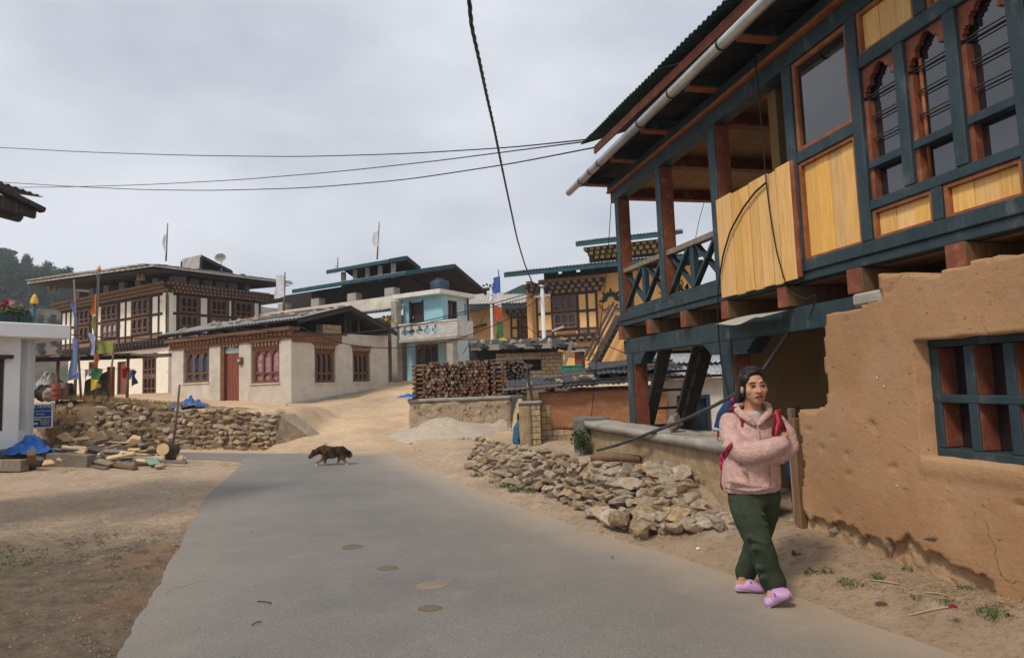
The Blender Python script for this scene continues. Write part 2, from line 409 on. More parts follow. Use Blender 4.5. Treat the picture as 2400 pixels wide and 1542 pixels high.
def road_mat():
    mt = bpy.data.materials.new('worn_asphalt'); mt.use_nodes = True; t = mt.node_tree; nn = t.nodes; lk = t.links.new; p = nn['Principled BSDF']
    p.inputs['Roughness'].default_value = .8; p.inputs['Specular IOR Level'].default_value = .3
    co = nn.new('ShaderNodeTexCoord').outputs['Object']
    def nz(sc, det=6, ro=.6):
        n = nn.new('ShaderNodeTexNoise'); n.inputs['Scale'].default_value = sc; n.inputs['Detail'].default_value = det; n.inputs['Roughness'].default_value = ro; lk(co, n.inputs['Vector']); return n.outputs['Fac']
    def mr(f, a, b, c=0, d=1):
        m_ = nn.new('ShaderNodeMapRange'); m_.inputs[1].default_value = a; m_.inputs[2].default_value = b; m_.inputs[3].default_value = c; m_.inputs[4].default_value = d; lk(f, m_.inputs[0]); return m_.outputs[0]
    def mixc(f, a, b):
        m_ = nn.new('ShaderNodeMix'); m_.data_type = 'RGBA'; lk(f, m_.inputs['Factor'])
        for k, q in (('A', a), ('B', b)):
            if isinstance(q, tuple): m_.inputs[k].default_value = (*q, 1)
            else: lk(q, m_.inputs[k])
        return m_.outputs['Result']
    c = mixc(mr(nz(.45, 6, .6), .35, .65), (.150, .142, .133), (.215, .20, .18))
    c = mixc(mr(nz(2.6, 7, .7), .52, .75, 0, .5), c, (.29, .25, .205))
    c = mixc(mr(nz(70, 3, .6), .54, .72, 0, .6), c, (.36, .335, .305))
    c = mixc(mr(nz(60, 3, .6), .42, .30, 0, .6), c, (.06, .057, .054))
    vo = nn.new('ShaderNodeTexVoronoi'); vo.feature = 'DISTANCE_TO_EDGE'; vo.inputs['Scale'].default_value = .42; dv = nn.new('ShaderNodeVectorMath'); dv.operation = 'ADD'; nvx = nn.new('ShaderNodeTexNoise'); nvx.inputs['Scale'].default_value = 1.4; nvx.inputs['Detail'].default_value = 6; lk(co, nvx.inputs['Vector']); lk(co, dv.inputs[0]); lk(nvx.outputs['Color'], dv.inputs[1]); lk(dv.outputs[0], vo.inputs['Vector'])
    crk = nn.new('ShaderNodeMath'); crk.operation = 'MULTIPLY'; lk(mr(vo.outputs['Distance'], .008, .002), crk.inputs[0]); lk(mr(nz(.5, 4), .60, .68), crk.inputs[1])
    c = mixc(crk.outputs[0], c, (.05, .046, .042))
    c = mixc(mr(nz(1.3, 8, .75), .62, .70, 0, .35), c, (.07, .07, .072))
    at = nn.new('ShaderNodeAttribute'); at.attribute_name = 'edge'
    ad = nn.new('ShaderNodeMath'); ad.operation = 'MULTIPLY_ADD'; ad.inputs[1].default_value = -.9; lk(nz(1.9, 9, .72), ad.inputs[0]); lk(at.outputs['Fac'], ad.inputs[2])
    sxr = nn.new('ShaderNodeSeparateXYZ'); lk(co, sxr.inputs[0]); sxx = nn.new('ShaderNodeMath'); sxx.operation = 'MULTIPLY_ADD'; sxx.inputs[1].default_value = .35; lk(sxr.outputs['Y'], sxx.inputs[0]); lk(sxr.outputs['X'], sxx.inputs[2]); rgt = mr(sxx.outputs[0], .2, 1.6, .12, 1)
    def mul(a_, b_):
        m_ = nn.new('ShaderNodeMath'); m_.operation = 'MULTIPLY'; lk(a_, m_.inputs[0]); lk(b_, m_.inputs[1]); return m_.outputs[0]
    c = mixc(mul(mr(ad.outputs[0], .12, -.42, 0, .92), rgt), c, (.46, .355, .25))
    ad2 = nn.new('ShaderNodeMath'); ad2.operation = 'MULTIPLY_ADD'; ad2.inputs[1].default_value = -1.6; lk(nz(.8, 8, .7), ad2.inputs[0]); lk(at.outputs['Fac'], ad2.inputs[2])
    c = mixc(mul(mr(ad2.outputs[0], .9, -.6, 0, .55), rgt), c, (.30, .255, .205))
    lk(c, p.inputs['Base Color'])
    b = nn.new('ShaderNodeBump'); b.inputs['Strength'].default_value = .6; b.inputs['Distance'].default_value = .008; lk(nz(120, 3, .6), b.inputs['Height']); lk(b.outputs[0], p.inputs['Normal'])
    return mt
road.data.materials.append(road_mat())
# ================================================================ near timber house on the right
TEAL = mat('teal_paint', (.038, .064, .076), (.021, .040, .049), rough=.55, scale=9, stretch=(1, 1, .4), bump=.12, bscale=60, bdist=.004, c3=(.13, .14, .132), s3=6, t3=(.57, .74))
RUST = mat('rust_paint', (.27, .085, .042), (.17, .052, .028), rough=.65, scale=8, bump=.12, bscale=50, bdist=.004, c3=(.36, .18, .09), s3=8, t3=(.56, .74))
ORNG = mat('orange_trim', (.36, .135, .05), (.22, .075, .03), rough=.6, scale=10, bump=.1, bscale=50, bdist=.004)
def wood_mat(name, c1, c2, c3, along='z', sc=5):
    s = {'z': (9, 9, .7), 'x': (.7, 9, 9), 'y': (9, .7, 9)}[along]
    return mat(name, c1, c2, rough=.7, scale=sc, stretch=s, bump=.12, bscale=sc*3, bdist=.004, c3=c3, s3=1.2, t3=(.60, .74), rnd=.10)
YELW = wood_mat('yellow_board', (.84, .50, .165), (.68, .375, .11), (.42, .21, .06))
BROWN = wood_mat('brown_timber', (.22, .125, .06), (.13, .075, .04), (.09, .05, .03))
DARKW = wood_mat('weathered_dark_timber', (.075, .065, .056), (.032, .028, .025), (.16, .14, .12))
OLDW = wood_mat('weathered_grey_timber', (.30, .24, .18), (.18, .14, .10), (.36, .31, .26))
CEIL = wood_mat('ceiling_board', (.42, .24, .09), (.28, .15, .055), (.16, .09, .04), 'x')
GREENMETAL = mat('green_roof_metal', (.045, .095, .10), (.03, .062, .068), rough=.5, scale=3, bump=0, c3=(.10, .12, .11), s3=4)
DARKMETAL = mat('old_dark_roof_metal', (.045, .045, .048), (.02, .02, .022), rough=.7, scale=3, bump=0)
def mud_mat():
    mt = bpy.data.materials.new('brown_mud_plaster'); mt.use_nodes = True; t = mt.node_tree; nn = t.nodes; lk = t.links.new; p = nn['Principled BSDF']; p.inputs['Roughness'].default_value = .97; p.inputs['Specular IOR Level'].default_value = .08
    co = nn.new('ShaderNodeTexCoord').outputs['Object']
    def mp(sc):
        m_ = nn.new('ShaderNodeMapping'); m_.inputs['Scale'].default_value = sc; lk(co, m_.inputs[0]); return m_.outputs[0]
    def nz(sc, det=6, ro=.6, v=co):
        n = nn.new('ShaderNodeTexNoise'); n.inputs['Scale'].default_value = sc; n.inputs['Detail'].default_value = det; n.inputs['Roughness'].default_value = ro; lk(v, n.inputs['Vector']); return n.outputs['Fac']
    def mr(f, a, b, c=0, d=1):
        m_ = nn.new('ShaderNodeMapRange'); m_.inputs[1].default_value = a; m_.inputs[2].default_value = b; m_.inputs[3].default_value = c; m_.inputs[4].default_value = d; lk(f, m_.inputs[0]); return m_.outputs[0]
    def op(o_, a, b):
        m_ = nn.new('ShaderNodeMath'); m_.operation = o_
        for i, q in enumerate((a, b)):
            if isinstance(q, (int, float)): m_.inputs[i].default_value = q
            else: lk(q, m_.inputs[i])
        return m_.outputs[0]
    def mx(f, a, b):
        m_ = nn.new('ShaderNodeMix'); m_.data_type = 'RGBA'; lk(f, m_.inputs['Factor'])
        for k, q in (('A', a), ('B', b)):
            if isinstance(q, tuple): m_.inputs[k].default_value = (*q, 1)
            else: lk(q, m_.inputs[k])
        return m_.outputs['Result']
    c = mx(mr(nz(.9, 9, .6), .34, .66), (.33, .182, .09), (.455, .27, .148))
    c = mx(mr(nz(2.3, 9, .7), .52, .72, 0, .6), c, (.44, .285, .175))          # dusty patches
    c = mx(mr(nz(1.6, 8, .7, mp((1, 1, .25))), .56, .72, 0, .5), c, (.27, .145, .075))   # run-down stains
    c = mx(mr(nz(26, 6, .7), .58, .74, 0, .55), c, (.30, .165, .085)); c = mx(mr(nz(60, 4, .6, mp((1, 1, 2.2))), .66, .74, 0, .6), c, (.62, .44, .26))   # grit and straw
    vo = nn.new('ShaderNodeTexVoronoi'); vo.feature = 'DISTANCE_TO_EDGE'; vo.inputs['Scale'].default_value = 1.5
    ad = nn.new('ShaderNodeVectorMath'); ad.operation = 'ADD'; nv = nn.new('ShaderNodeTexNoise'); nv.inputs['Scale'].default_value = 3.5; nv.inputs['Detail'].default_value = 7; lk(co, nv.inputs['Vector']); sc = nn.new('ShaderNodeVectorMath'); sc.operation = 'SCALE'; sc.inputs['Scale'].default_value = .55; lk(nv.outputs['Color'], sc.inputs[0]); lk(co, ad.inputs[0]); lk(sc.outputs[0], ad.inputs[1]); lk(ad.outputs[0], vo.inputs['Vector'])
    crack = op('MULTIPLY', mr(vo.outputs['Distance'], .006, .001), mr(nz(1.4, 5), .56, .66))
    pits = mr(nz(13, 5, .6, mp((1, 1, 1.9))), .665, .71)
    c = mx(op('MULTIPLY', crack, .6), c, (.16, .09, .05)); c = mx(op('MULTIPLY', pits, .6), c, (.20, .105, .055))
    lk(c, p.inputs['Base Color'])
    h = op('ADD', op('MULTIPLY', nz(7, 9, .62), .8), op('MULTIPLY', nz(45, 6, .7), .35)); h = op('SUBTRACT', h, op('MULTIPLY', crack, .9)); h = op('SUBTRACT', h, op('MULTIPLY', pits, .5))
    b_ = nn.new('ShaderNodeBump'); b_.inputs['Strength'].default_value = .75; b_.inputs['Distance'].default_value = .022; lk(h, b_.inputs['Height']); lk(b_.outputs[0], p.inputs['Normal']); return mt
MUD = mud_mat()
MUDP = mat('pale_mud', (.44, .33, .20), (.31, .22, .125), rough=.95, scale=4, bump=.45, bscale=16, spec=.1, c3=(.24, .165, .10), s3=6, t3=(.56, .75), bdist=.03)
OCHRE = mat('ochre_wall', (.20, .122, .045), (.15, .09, .034), rough=.9, scale=2, bump=.1)  # albedo lowered to carry the shade under the gallery
CONC = mat('grey_concrete', (.40, .365, .315), (.30, .27, .23), rough=.92, scale=3, bump=.3, bscale=25, c3=(.22, .20, .175), s3=1.8, t3=(.55, .75))
PANE = glass('dark_pane', (.010, .013, .018), .03); PANE.node_tree.nodes['Principled BSDF'].inputs['IOR'].default_value = 1.9
BLACK = mat('black_rubber', (.02, .02, .021), (.012, .012, .013), rough=.5, bump=0)
STEEL = mat('galvanised_steel', (.62, .62, .60), (.45, .45, .44), rough=.38, metal=.75, scale=4, bump=.03)
def corr(F_, s0, s1, e0, e1, pitch=.085, amp=.013, seg=6, rows=3, jit=0):
    """corrugated sheet: e0,e1 are functions s->(d,z) for its two edges"""
    n = max(2, int((s1-s0)/pitch*seg)); mb = MB(); ph = random.random()*6
    for i in range(n+1):
        s_ = lerp(s0, s1, i/n); (da, za), (db, zb) = e0(s_), e1(s_)
        w_ = amp*math.sin(s_/pitch*2*math.pi)
        for k in range(rows):
            t = k/(rows-1); j = jit*noise.noise(V(s_*2, t*3, ph)); mb.v.append(F_.pt(s_, lerp(za, zb, t)+w_+j, lerp(da, db, t)))
    for i in range(n):
        for k in range(rows-1):
            a = i*rows+k; mb.f.append((a, a+1, a+rows+1, a+rows))
    return mb
def scallop(t, lobes=3):       # opening height profile of a Bhutanese arch, t in 0..1 across, 1 at top
    x = abs(2*t-1)
    if x < .30: return 1-.10*(x/.30)**2*1.2
    if x < .62: return .80-.12*((x-.30)/.32)**2+.04*math.sin((x-.30)/.32*math.pi)
    if x < .90: return .60-.14*((x-.62)/.28)**2+.03*math.sin((x-.62)/.28*math.pi)
    return .38
def arch_head(mb, F_, s0, s1, z0, z1, d0, d1, n=24):
    """board with a scalloped cut-out along its lower edge: from z0 (springing) to z1 (top)"""
    for i in range(n):
        ta, tb = i/n, (i+1)/n; za = lerp(z0, z1-.04*(z1-z0), scallop(ta)) if 0 < i else z0; zb = lerp(z0, z1-.04*(z1-z0), scallop(tb)) if i < n-1 else z0
        zm = lerp(z0, z1-.04*(z1-z0), scallop((ta+tb)/2))
        mb.fb(F_, lerp(s0, s1, ta), lerp(s0, s1, tb), zm, z1, d0, d1)
house = thing('timber_house', H.pt(0, 0, -2), 'large timber house with teal beams, yellow boards and brown mud wall beside the road', 'house')
def hb(name, m_, s0, s1, z0, z1, d0, d1, par=None, bev=.006): return MB().fb(H, s0, s1, z0, z1, d0, d1).build(name, m_, par or house, bevel=bev)
SN = -4.6                      # near end of the house, beside the viewer
# --- floor beams, joists
hb('floor_beam', TEAL, SN, 3.93, 2.335, 2.43, -.16, 0)
hb('floor_beam', TEAL, SN, 3.93, 2.262, 2.333, -.16, -.02)
for px_a, px_b, py in ((1450, 1458, 780), (1515, 1523, 765), (1595, 1607, 750), (1690, 1706, 725), (1822, 1840, 695), (1985, 2012, 660), (2215, 2245, 600)):
    s_a = H.px(px_a, py)[0]; s_b = s_a-.135
    j = hb('floor_joist', BROWN, s_b, s_a, 2.075, 2.258, -2.4, -.012); hb('painted_end', RUST, s_b-.001, s_a+.001, 2.073, 2.259, -.011, .003, j)
for s_a in (-2.4, -3.2, -4.0):
    j = hb('floor_joist', BROWN, s_a-.135, s_a, 2.075, 2.258, -2.4, -.012); hb('painted_end', RUST, s_a-.136, s_a+.001, 2.073, 2.259, -.011, .003, j)
# floor boards seen from below
for k in range(9): hb('floor_board', CEIL, SN, 3.9, 2.262, 2.29, -.43-.28*k, -.17-.28*k, bev=.004)
# --- ground floor beam and posts
hb('lintel_beam', TEAL, -1.0, 3.92, 1.86, 2.065, -.27, -.07)
for s_, zb in ((3.72, .15), (1.15, .15)):
    p_ = hb('ground_post', RUST, s_-.10, s_+.11, .1, 1.858, -.29, -.085); hb('painted_face', TEAL, s_-.10, s_+.112, .1, 1.857, -.084, -.066, p_)
    mb = MB()
    for k in range(10):        # scalloped bracket under the beam
        t0 = k/10; t1 = (k+1)/10; hh = .15*(1-max(0, (t0+.05-.55)/.45)**.8); mb.fb(H, s_-.12-.42*t1, s_-.12-.42*t0, 1.857-hh, 1.857, -.25, -.075)
    mb.build('bracket', TEAL, house)
    if s_ < 2:
        mb = MB()
        for k in range(10):
            t0 = k/10; t1 = (k+1)/10; hh = .13*(1-max(0, (t0+.05-.55)/.45)**.8); mb.fb(H, s_+.113+.38*t0, s_+.113+.38*t1, 1.857-hh, 1.857, -.25, -.075)
        mb.build('bracket', TEAL, house)
# --- ochre room wall behind the opening, on the ground floor
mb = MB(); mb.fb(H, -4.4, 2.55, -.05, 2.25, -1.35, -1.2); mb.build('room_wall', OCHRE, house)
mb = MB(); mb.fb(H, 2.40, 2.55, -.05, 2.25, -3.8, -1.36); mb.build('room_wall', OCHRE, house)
# --- upper posts and plate
for s_ in (3.77, 2.39, 1.08):
    p_ = hb('gallery_post', RUST, s_-.07, s_+.075, 2.432, 4.12, -.18, -.022); hb('painted_face', TEAL, s_-.071, s_+.076, 2.432, 4.119, -.021, -.004, p_)
hb('plate_beam', TEAL, SN, 3.98, 4.125, 4.27, -.16, -.002); hb('trim_strip', ORNG, SN, 4.0, 4.272, 4.305, -.16, .055)
hb('plate_beam', TEAL, SN, 4.05, 4.307, 4.42, -.16, .02)
for s_ in (3.77, 2.39, 1.08, .35):
    hb('cross_beam', RUST, s_-.07, s_+.07, 4.13, 4.26, -2.7, -.165)
hb('plate_beam', TEAL, .3, 3.98, 4.125, 4.27, -2.86, -2.72)
for s_ in (3.77, 2.0): hb('gallery_post', RUST, s_-.07, s_+.07, 2.3, 4.12, -2.85, -2.73)
for k in range(10): hb('ceiling_board', CEIL, -.1, 3.95, 4.275+.002*(k % 2), 4.297, -.43-.27*k, -.165-.27*k, bev=.006)
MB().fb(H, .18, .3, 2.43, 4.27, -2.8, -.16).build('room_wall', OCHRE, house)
MB().fb(H, .3, 3.9, 2.3, 2.78, -2.80, -2.74).build('back_parapet', RUST, house)
MB().fb(H, 1.0, 3.95, 2.292, 2.33, -2.85, -.17).build('gallery_floor', BROWN, house)
# --- railing with crossed braces
P = H.pt
MB().bar(P(3.72, 3.055, -.08), P(1.0, 3.0, -.08), .09, .06).build('hand_rail', OLDW, house)
MB().bar(P(3.72, 2.475, -.09), P(1.0, 2.475, -.09), .09, .07).build('bottom_rail', TEAL, house)
spans = ((3.69, 3.12), (3.02, 2.47), (2.31, 1.78), (1.68, 1.16))
for s_ in (3.07, 1.73): hb('rail_post', TEAL, s_-.045, s_+.045, 2.51, 2.99, -.12, -.05)
for a, b in spans:
    MB().bar(P(a, 2.52, -.065), P(b, 2.99, -.065), .035, .065, H.n).build('brace', TEAL, house); MB().bar(P(a, 2.99, -.105), P(b, 2.52, -.105), .035, .065, H.n).build('brace', TEAL, house)
# --- yellow board screen nailed over the gallery
bx_ = [(1676, 465), (1711, 452), (1730, 441), (1752, 430), (1772, 419), (1797, 405), (1815, 394), (1849, 380)]
for k, (q0, q1) in enumerate(zip(bx_, bx_[1:])):
    sa = H.px(*q0, .03)[0]; sb = H.px(*q1, .03)[0]; zt = 3.305-.012*(k % 3)+random.uniform(-.012, .012)
    mb = MB(); mb.hexa([P(sb+.005, 2.285-.01*(k % 2), .006), P(sa-.005, 2.285-.01*(k % 2), .006), P(sa-.005, 2.285-.01*(k % 2), .03-.004*(k % 2)), P(sb+.005, 2.285-.01*(k % 2), .03),
                        P(sb+.005, zt, .006), P(sa-.005, zt, .006), P(sa-.005, zt, .03-.004*(k % 2)), P(sb+.005, zt, .03)])
    mb.build('screen_board', YELW, house, bevel=.004)
hb('screen_edge', RUST, H.px(1868, 500, .03)[0]+.01, H.px(1849, 380, .03)[0], 2.29, 3.29, .002, .032)
# --- framed bays with windows and yellow board panels
def panel_boards(s0, s1, z0, z1, n, par=None):
    hb('panel_frame', ORNG, s0, s0+.028, z0, z1, -.07, -.018, bev=.003); hb('panel_frame', ORNG, s1-.028, s1, z0, z1, -.07, -.018, bev=.003)
    hb('panel_frame', ORNG, s0+.028, s1-.028, z1-.026, z1, -.07, -.018, bev=.003); hb('panel_frame', ORNG, s0+.028, s1-.028, z0, z0+.02, -.07, -.022, bev=.003)
    w_ = (s1-s0-.056)/n
    for i in range(n): hb('panel_board', YELW, s0+.028+w_*i+.0015, s0+.028+w_*(i+1)-.0015, z0+.02, z1-.026, -.075, -.05-.003*(i % 2), bev=.003)
def stud(s0, s1, z0, z1): return hb('frame_stud', TEAL, s0, s1, z0, z1, -.11, .0)
def railb(s0, s1, z0, z1): return hb('frame_rail', TEAL, s0, s1, z0, z1, -.11, -.004)
stud(-.245, -.13, 2.432, 4.123); stud(-1.00, -.90, 2.432, 4.123)
railb(-.898, -.247, 3.25, 3.345)
panel_boards(-.898, -.247, 2.432, 3.248, 4)
# single big window
wn = hb('window', ORNG, -.898, -.86, 3.347, 4.12, -.09, -.02); hb('frame', ORNG, -.285, -.247, 3.347, 4.12, -.09, -.02, wn); hb('frame', ORNG, -.86, -.285, 3.347, 3.38, -.09, -.022, wn); hb('frame', ORNG, -.86, -.285, 4.08, 4.12, -.09, -.022, wn)
hb('pane', PANE, -.86, -.285, 3.38, 4.08, -.062, -.055, wn, bev=0)
def arched_bay(s1, n, first=True):
    """bay of n scallop-headed lights whose far edge is s1; returns its near edge"""
    lw, mw = .31, .085; s0 = s1-n*lw-(n-1)*mw
    railb(s0-.1, s1, 2.645, 2.715); railb(s0-.1, s1, 3.70, 3.80)
    ctr = (s0+s1)/2
    stud(ctr-.04, ctr+.04, 2.432, 2.643)
    panel_boards(ctr+.04, s1, 2.432, 2.643, 3); panel_boards(s0, ctr-.04, 2.432, 2.643, 3)
    stud(ctr-.045, ctr+.045, 3.802, 4.123); panel_boards(ctr+.045, s1, 3.802, 4.122, 3); panel_boards(s0, ctr-.045, 3.802, 4.122, 3)
    for i in range(n):
        b = s1-i*(lw+mw); a = b-lw
        if i < n-1: stud(a-mw, a, 2.717, 3.698)
        mb = MB(); arch_head(mb, H, a, b, 3.36, 3.698, -.075, -.035); win = mb.build('window', RUST, house)
        hb('jamb', RUST, b-.035, b-.001, 2.717, 3.45, -.1, -.03, win, .003); hb('jamb', RUST, a+.001, a+.02, 2.717, 3.45, -.1, -.03, win, .003)
        hb('pane', PANE, a, b, 2.717, 3.69, -.095, -.088, win, 0)
        hb('transom', TEAL, a+.0, b-.01, 2.945, 3.0, -.085, -.012, win, .004)
        for z in (3.17, 3.33, 3.49):
            MB().tube([P(a+.005, z, -.06), P(b-.005, z, -.06)], .005, 6).build('guard_bar', DARKW, win); MB().tube([P(a+.005, z-.022, -.06), P(b-.005, z-.022, -.06)], .004, 6).build('guard_bar', DARKW, win)
        if i == 1: MB().tube([P(b-.06, 2.72, -.078), P(b-.06, 3.55, -.078)], .012, 8).build('curtain_pole', ORNG, win, True)
    return s0
e_ = arched_bay(-1.002, 3); stud(e_-.10, e_, 2.432, 4.123)
e_ = arched_bay(e_-.102, 3); stud(e_-.10, e_, 2.432, 4.123)
hb('panel_board', YELW, SN, e_-.1, 2.432, 4.12, -.09, -.05)
# dark room behind the glazing
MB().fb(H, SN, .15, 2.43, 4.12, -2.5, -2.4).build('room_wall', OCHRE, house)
# --- eaves
for px_, py_ in ((1607, 228), (1503, 313), (1432, 377), (1372, 425), (1730, 120)):
    s_ = H.px(px_, py_, .34)[0]; r_o = hb('eave_bracket', TEAL, s_-.11, s_, 4.425, 4.53, -.16, .34); hb('trim_strip', ORNG, s_-.112, s_+.002, 4.405, 4.424, .0, .355, r_o); hb('trim_strip', ORNG, s_-.112, s_+.002, 4.425, 4.53, .341, .356, r_o)
for s_ in (-.85, -1.75, -2.65, -3.55): r_o = hb('eave_bracket', TEAL, s_-.11, s_, 4.425, 4.53, -.16, .34); hb('trim_strip', ORNG, s_-.112, s_+.002, 4.405, 4.424, .0, .355, r_o)
gA = H.px(1333, 452, .47); gB = H.px(1790, 8, .47)
gz = lambda s_: gA[1]+(gB[1]-gA[1])*(s_-gA[0])/(gB[0]-gA[0])
fA = H.px(1440, 316, .40); fB = H.px(1580, 184, .40); fz = lambda s_: fA[1]+(fB[1]-fA[1])*(s_-fA[0])/(fB[0]-fA[0])
tA = H.px(1362, 338, .52); tB = H.px(1690, 10, .52); tz = lambda s_: tA[1]+(tB[1]-tA[1])*(s_-tA[0])/(tB[0]-tA[0])
gp = MB().tube([P(gA[0], gz(gA[0]), .47), P((gA[0]+SN)/2, gz((gA[0]+SN)/2), .47), P(SN, gz(SN), .47)], .052, 14).build('gutter_pipe', STEEL, house, True)
for px_, py_ in ((1362, 424), (1385, 400), (1405, 377), (1500, 281), (1572, 210), (1690, 100)):
    s_ = H.px(px_, py_, .47)[0]; MB().tube([P(s_+.012, gz(s_+.012), .47), P(s_-.012, gz(s_-.012), .47)], .0565, 14).build('pipe_clip', BLACK, gp)
fe = tA[0]-.18
mb = MB(); mb.hexa([P(SN, fz(SN), .37), P(fe, fz(fe), .37), P(fe, fz(fe), .4), P(SN, fz(SN), .4), P(SN, fz(SN)+.11, .37), P(fe, fz(fe)+.11, .37), P(fe, fz(fe)+.11, .4), P(SN, fz(SN)+.11, .4)]); mb.build('fascia_board', RUST, house, bevel=.005)
k = 0; s_ = SN
while s_ < tA[0]-.05:
    s2 = min(s_+.72, tA[0]); j = .006*(k % 2)
    corr(H, s_, s2+.02, lambda q: (.52, tz(q)+j), lambda q: (-3.3, tz(q)+1.25+j)).build('roof_sheet', GREENMETAL, house, True); s_ = s2; k += 1
s_ = SN; k = 0
while s_ < gA[0]-.05:
    s2 = min(s_+.72, gA[0]); j = .006*(k % 2)
    corr(H, s_, s2+.02, lambda q: (.445, gz(q)+.062+j), lambda q: (-.3, gz(q)+.24+j)).build('pent_roof_sheet', DARKMETAL, house, True); s_ = s2; k += 1
k = 0; s_ = SN
while s_ < tA[0]-.05:
    s2 = min(s_+1.5, tA[0]); corr(H, s_, s2, lambda q: (-3.25, tz(q)+1.24), lambda q: (-7.0, tz(q)-.1)).build('roof_sheet', GREENMETAL, house, True); s_ = s2
for dd in (-.3, -1.1, -2.0, -3.0):
    zz = lambda q: tz(q)+1.25*(.52-dd)/3.82-.07
    MB().bar(P(SN, zz(SN), dd), P(tA[0]-.1, zz(tA[0]-.1), dd), .06, .09).build('purlin', BROWN, house)
# --- ground floor mud wall with its window
POLY = [(-.06, -.1), (-.09, .5), (-.13, 1.175), (-.30, 1.20), (-.47, 1.225), (-.49, 1.6), (-.555, 1.925), (-.80, 1.945), (-1.085, 1.99), (-1.09, 2.16), (-1.55, 2.085), (-2.0, 2.10), (-3, 2.07), (SN, 2.08), (SN, -.1)]
PV = [V(a, b, 0) for a, b in POLY]
WH = (-2.62, -1.335, .93, 1.685)   # window hole s0,s1,z0,z1
CRK = [H.px(*q, .05) for q in ((1890, 1205), (1935, 1222), (1965, 1222), (2010, 1240), (2048, 1270), (2085, 1262), (2130, 1262), (2180, 1290), (2235, 1318), (2290, 1345), (2330, 1365))]
def crackz(s_):
    j = .05*noise.noise(V(s_*9, 0, 5))+.03*noise.noise(V(s_*23, 0, 2))
    for (a, za), (b, zb_) in zip(CRK, CRK[1:]):
        if b <= s_ <= a: return lerp(za, zb_, (s_-a)/(b-a))+j
    return -9 if s_ < CRK[-1][0] else CRK[0][1]+j
def mud_wall():
    st_ = .022; n_s = int((-.03-SN)/st_)+1; n_z = int(2.32/st_)
    def ok(i, j):
        s_ = -.03-(i+.5)*st_; z_ = -.1+(j+.5)*st_
        if WH[0] < s_ < WH[1] and WH[2] < z_ < WH[3]: return False
        if z_ < crackz(s_): return False
        w_ = noise.noise(V(s_*5, z_*5, 2))*.035+noise.noise(V(s_*14, z_*14, 6))*.02
        return inside(V(s_+w_, z_+w_, 0), PV)
    mask = {(i, j) for i in range(n_s) for j in range(n_z) if ok(i, j)}
    mb = MB(); idx = {}
    def vert(i, j, back):
        key = (i, j, back)
        if key not in idx:
            s_ = -.03-i*st_; z_ = -.1+j*st_; jt = noise.noise_vector(V(s_*9, z_*9, 7))*.008
            if back: d_ = -.30
            else:
                d_ = .05+noise.noise(V(s_*1.1, z_*1.1, 0))*.018+noise.noise(V(s_*4, z_*2.5, 4))*.004
                pit = noise.noise(V(s_*7, z_*13, 8)); d_ -= .018*sst(.52, .62, pit)
                d_ += .05*sst(.12, .0, z_)
                # worn sill lip under the window
                if WH[0]-.1 < s_ < WH[1]+.05: d_ += .012*sst(.80, .86, z_)*sst(.95, .90, z_)
                d_ -= .0*z_
            idx[key] = len(mb.v); mb.v.append(H.pt(s_+jt.x, z_+jt.y, d_))
        return idx[key]
    for (i, j) in mask:
        mb.f.append((vert(i, j, 0), vert(i+1, j, 0), vert(i+1, j+1, 0), vert(i, j+1, 0)))
        for (di, dj, a, b) in ((-1, 0, (i, j+1), (i, j)), (1, 0, (i+1, j), (i+1, j+1)), (0, -1, (i, j), (i+1, j)), (0, 1, (i+1, j+1), (i, j+1))):
            if (i+di, j+dj) not in mask: mb.f.append((vert(*a, 0), vert(*b, 0), vert(*b, 1), vert(*a, 1)))
    return mb
mud_wall().build('mud_wall', MUD, house, True)
hb('coping_stone', CONC, -1.085, -.815, 1.965, 2.062, -.25, .055, bev=.02)
lw_ = hb('window', TEAL, -2.62, -1.30, 1.635, 1.70, -.27, -.06); hb('sill', TEAL, -2.62, -1.30, .93, .985, -.25, -.065, lw_); hb('mid_rail', TEAL, -2.62, -1.30, 1.275, 1.325, -.20, -.062, lw_)
s_ = -1.355; k = 0
while s_ > -2.6:
    f_ = hb('mullion', RUST, s_-.03, s_+.028, .987, 1.634, -.23, -.085, lw_); hb('mullion_face', TEAL, s_-.034, s_+.032, .987, 1.634, -.084, -.066, lw_)
    if k < 5:
        hb('pane', PANE, s_-.225, s_-.03, .987, 1.274, -.215, -.21, lw_, 0); hb('pane', PANE, s_-.225, s_-.03, 1.327, 1.634, -.215, -.21, lw_, 0)
    s_ -= .255; k += 1
MB().fb(H, -2.62, -1.2, .9, 1.75, -1.1, -1.05).build('room_wall', OCHRE, house)
MB().fb(H, SN, SN+.3, .0, 5.2, -6.5, -.32).build('end_wall', MUD, house)
MB().fb(H, SN+.3, 2.4, .0, 4.3, -6.6, -6.4).build('back_wall', OCHRE, house)
# door jamb planks between courtyard wall and mud wall
hb('door_jamb', BROWN, .035, .08, .10, 1.20, -.03, .025); hb('door_jamb', BROWN, -.04, .026, .10, 1.12, -.06, .05)
hb('door_jamb', OLDW, .09, .135, .12, .84, -.04, .0)
hb('threshold', CONC, .1, .75, .10, .155, -.4, -.05)
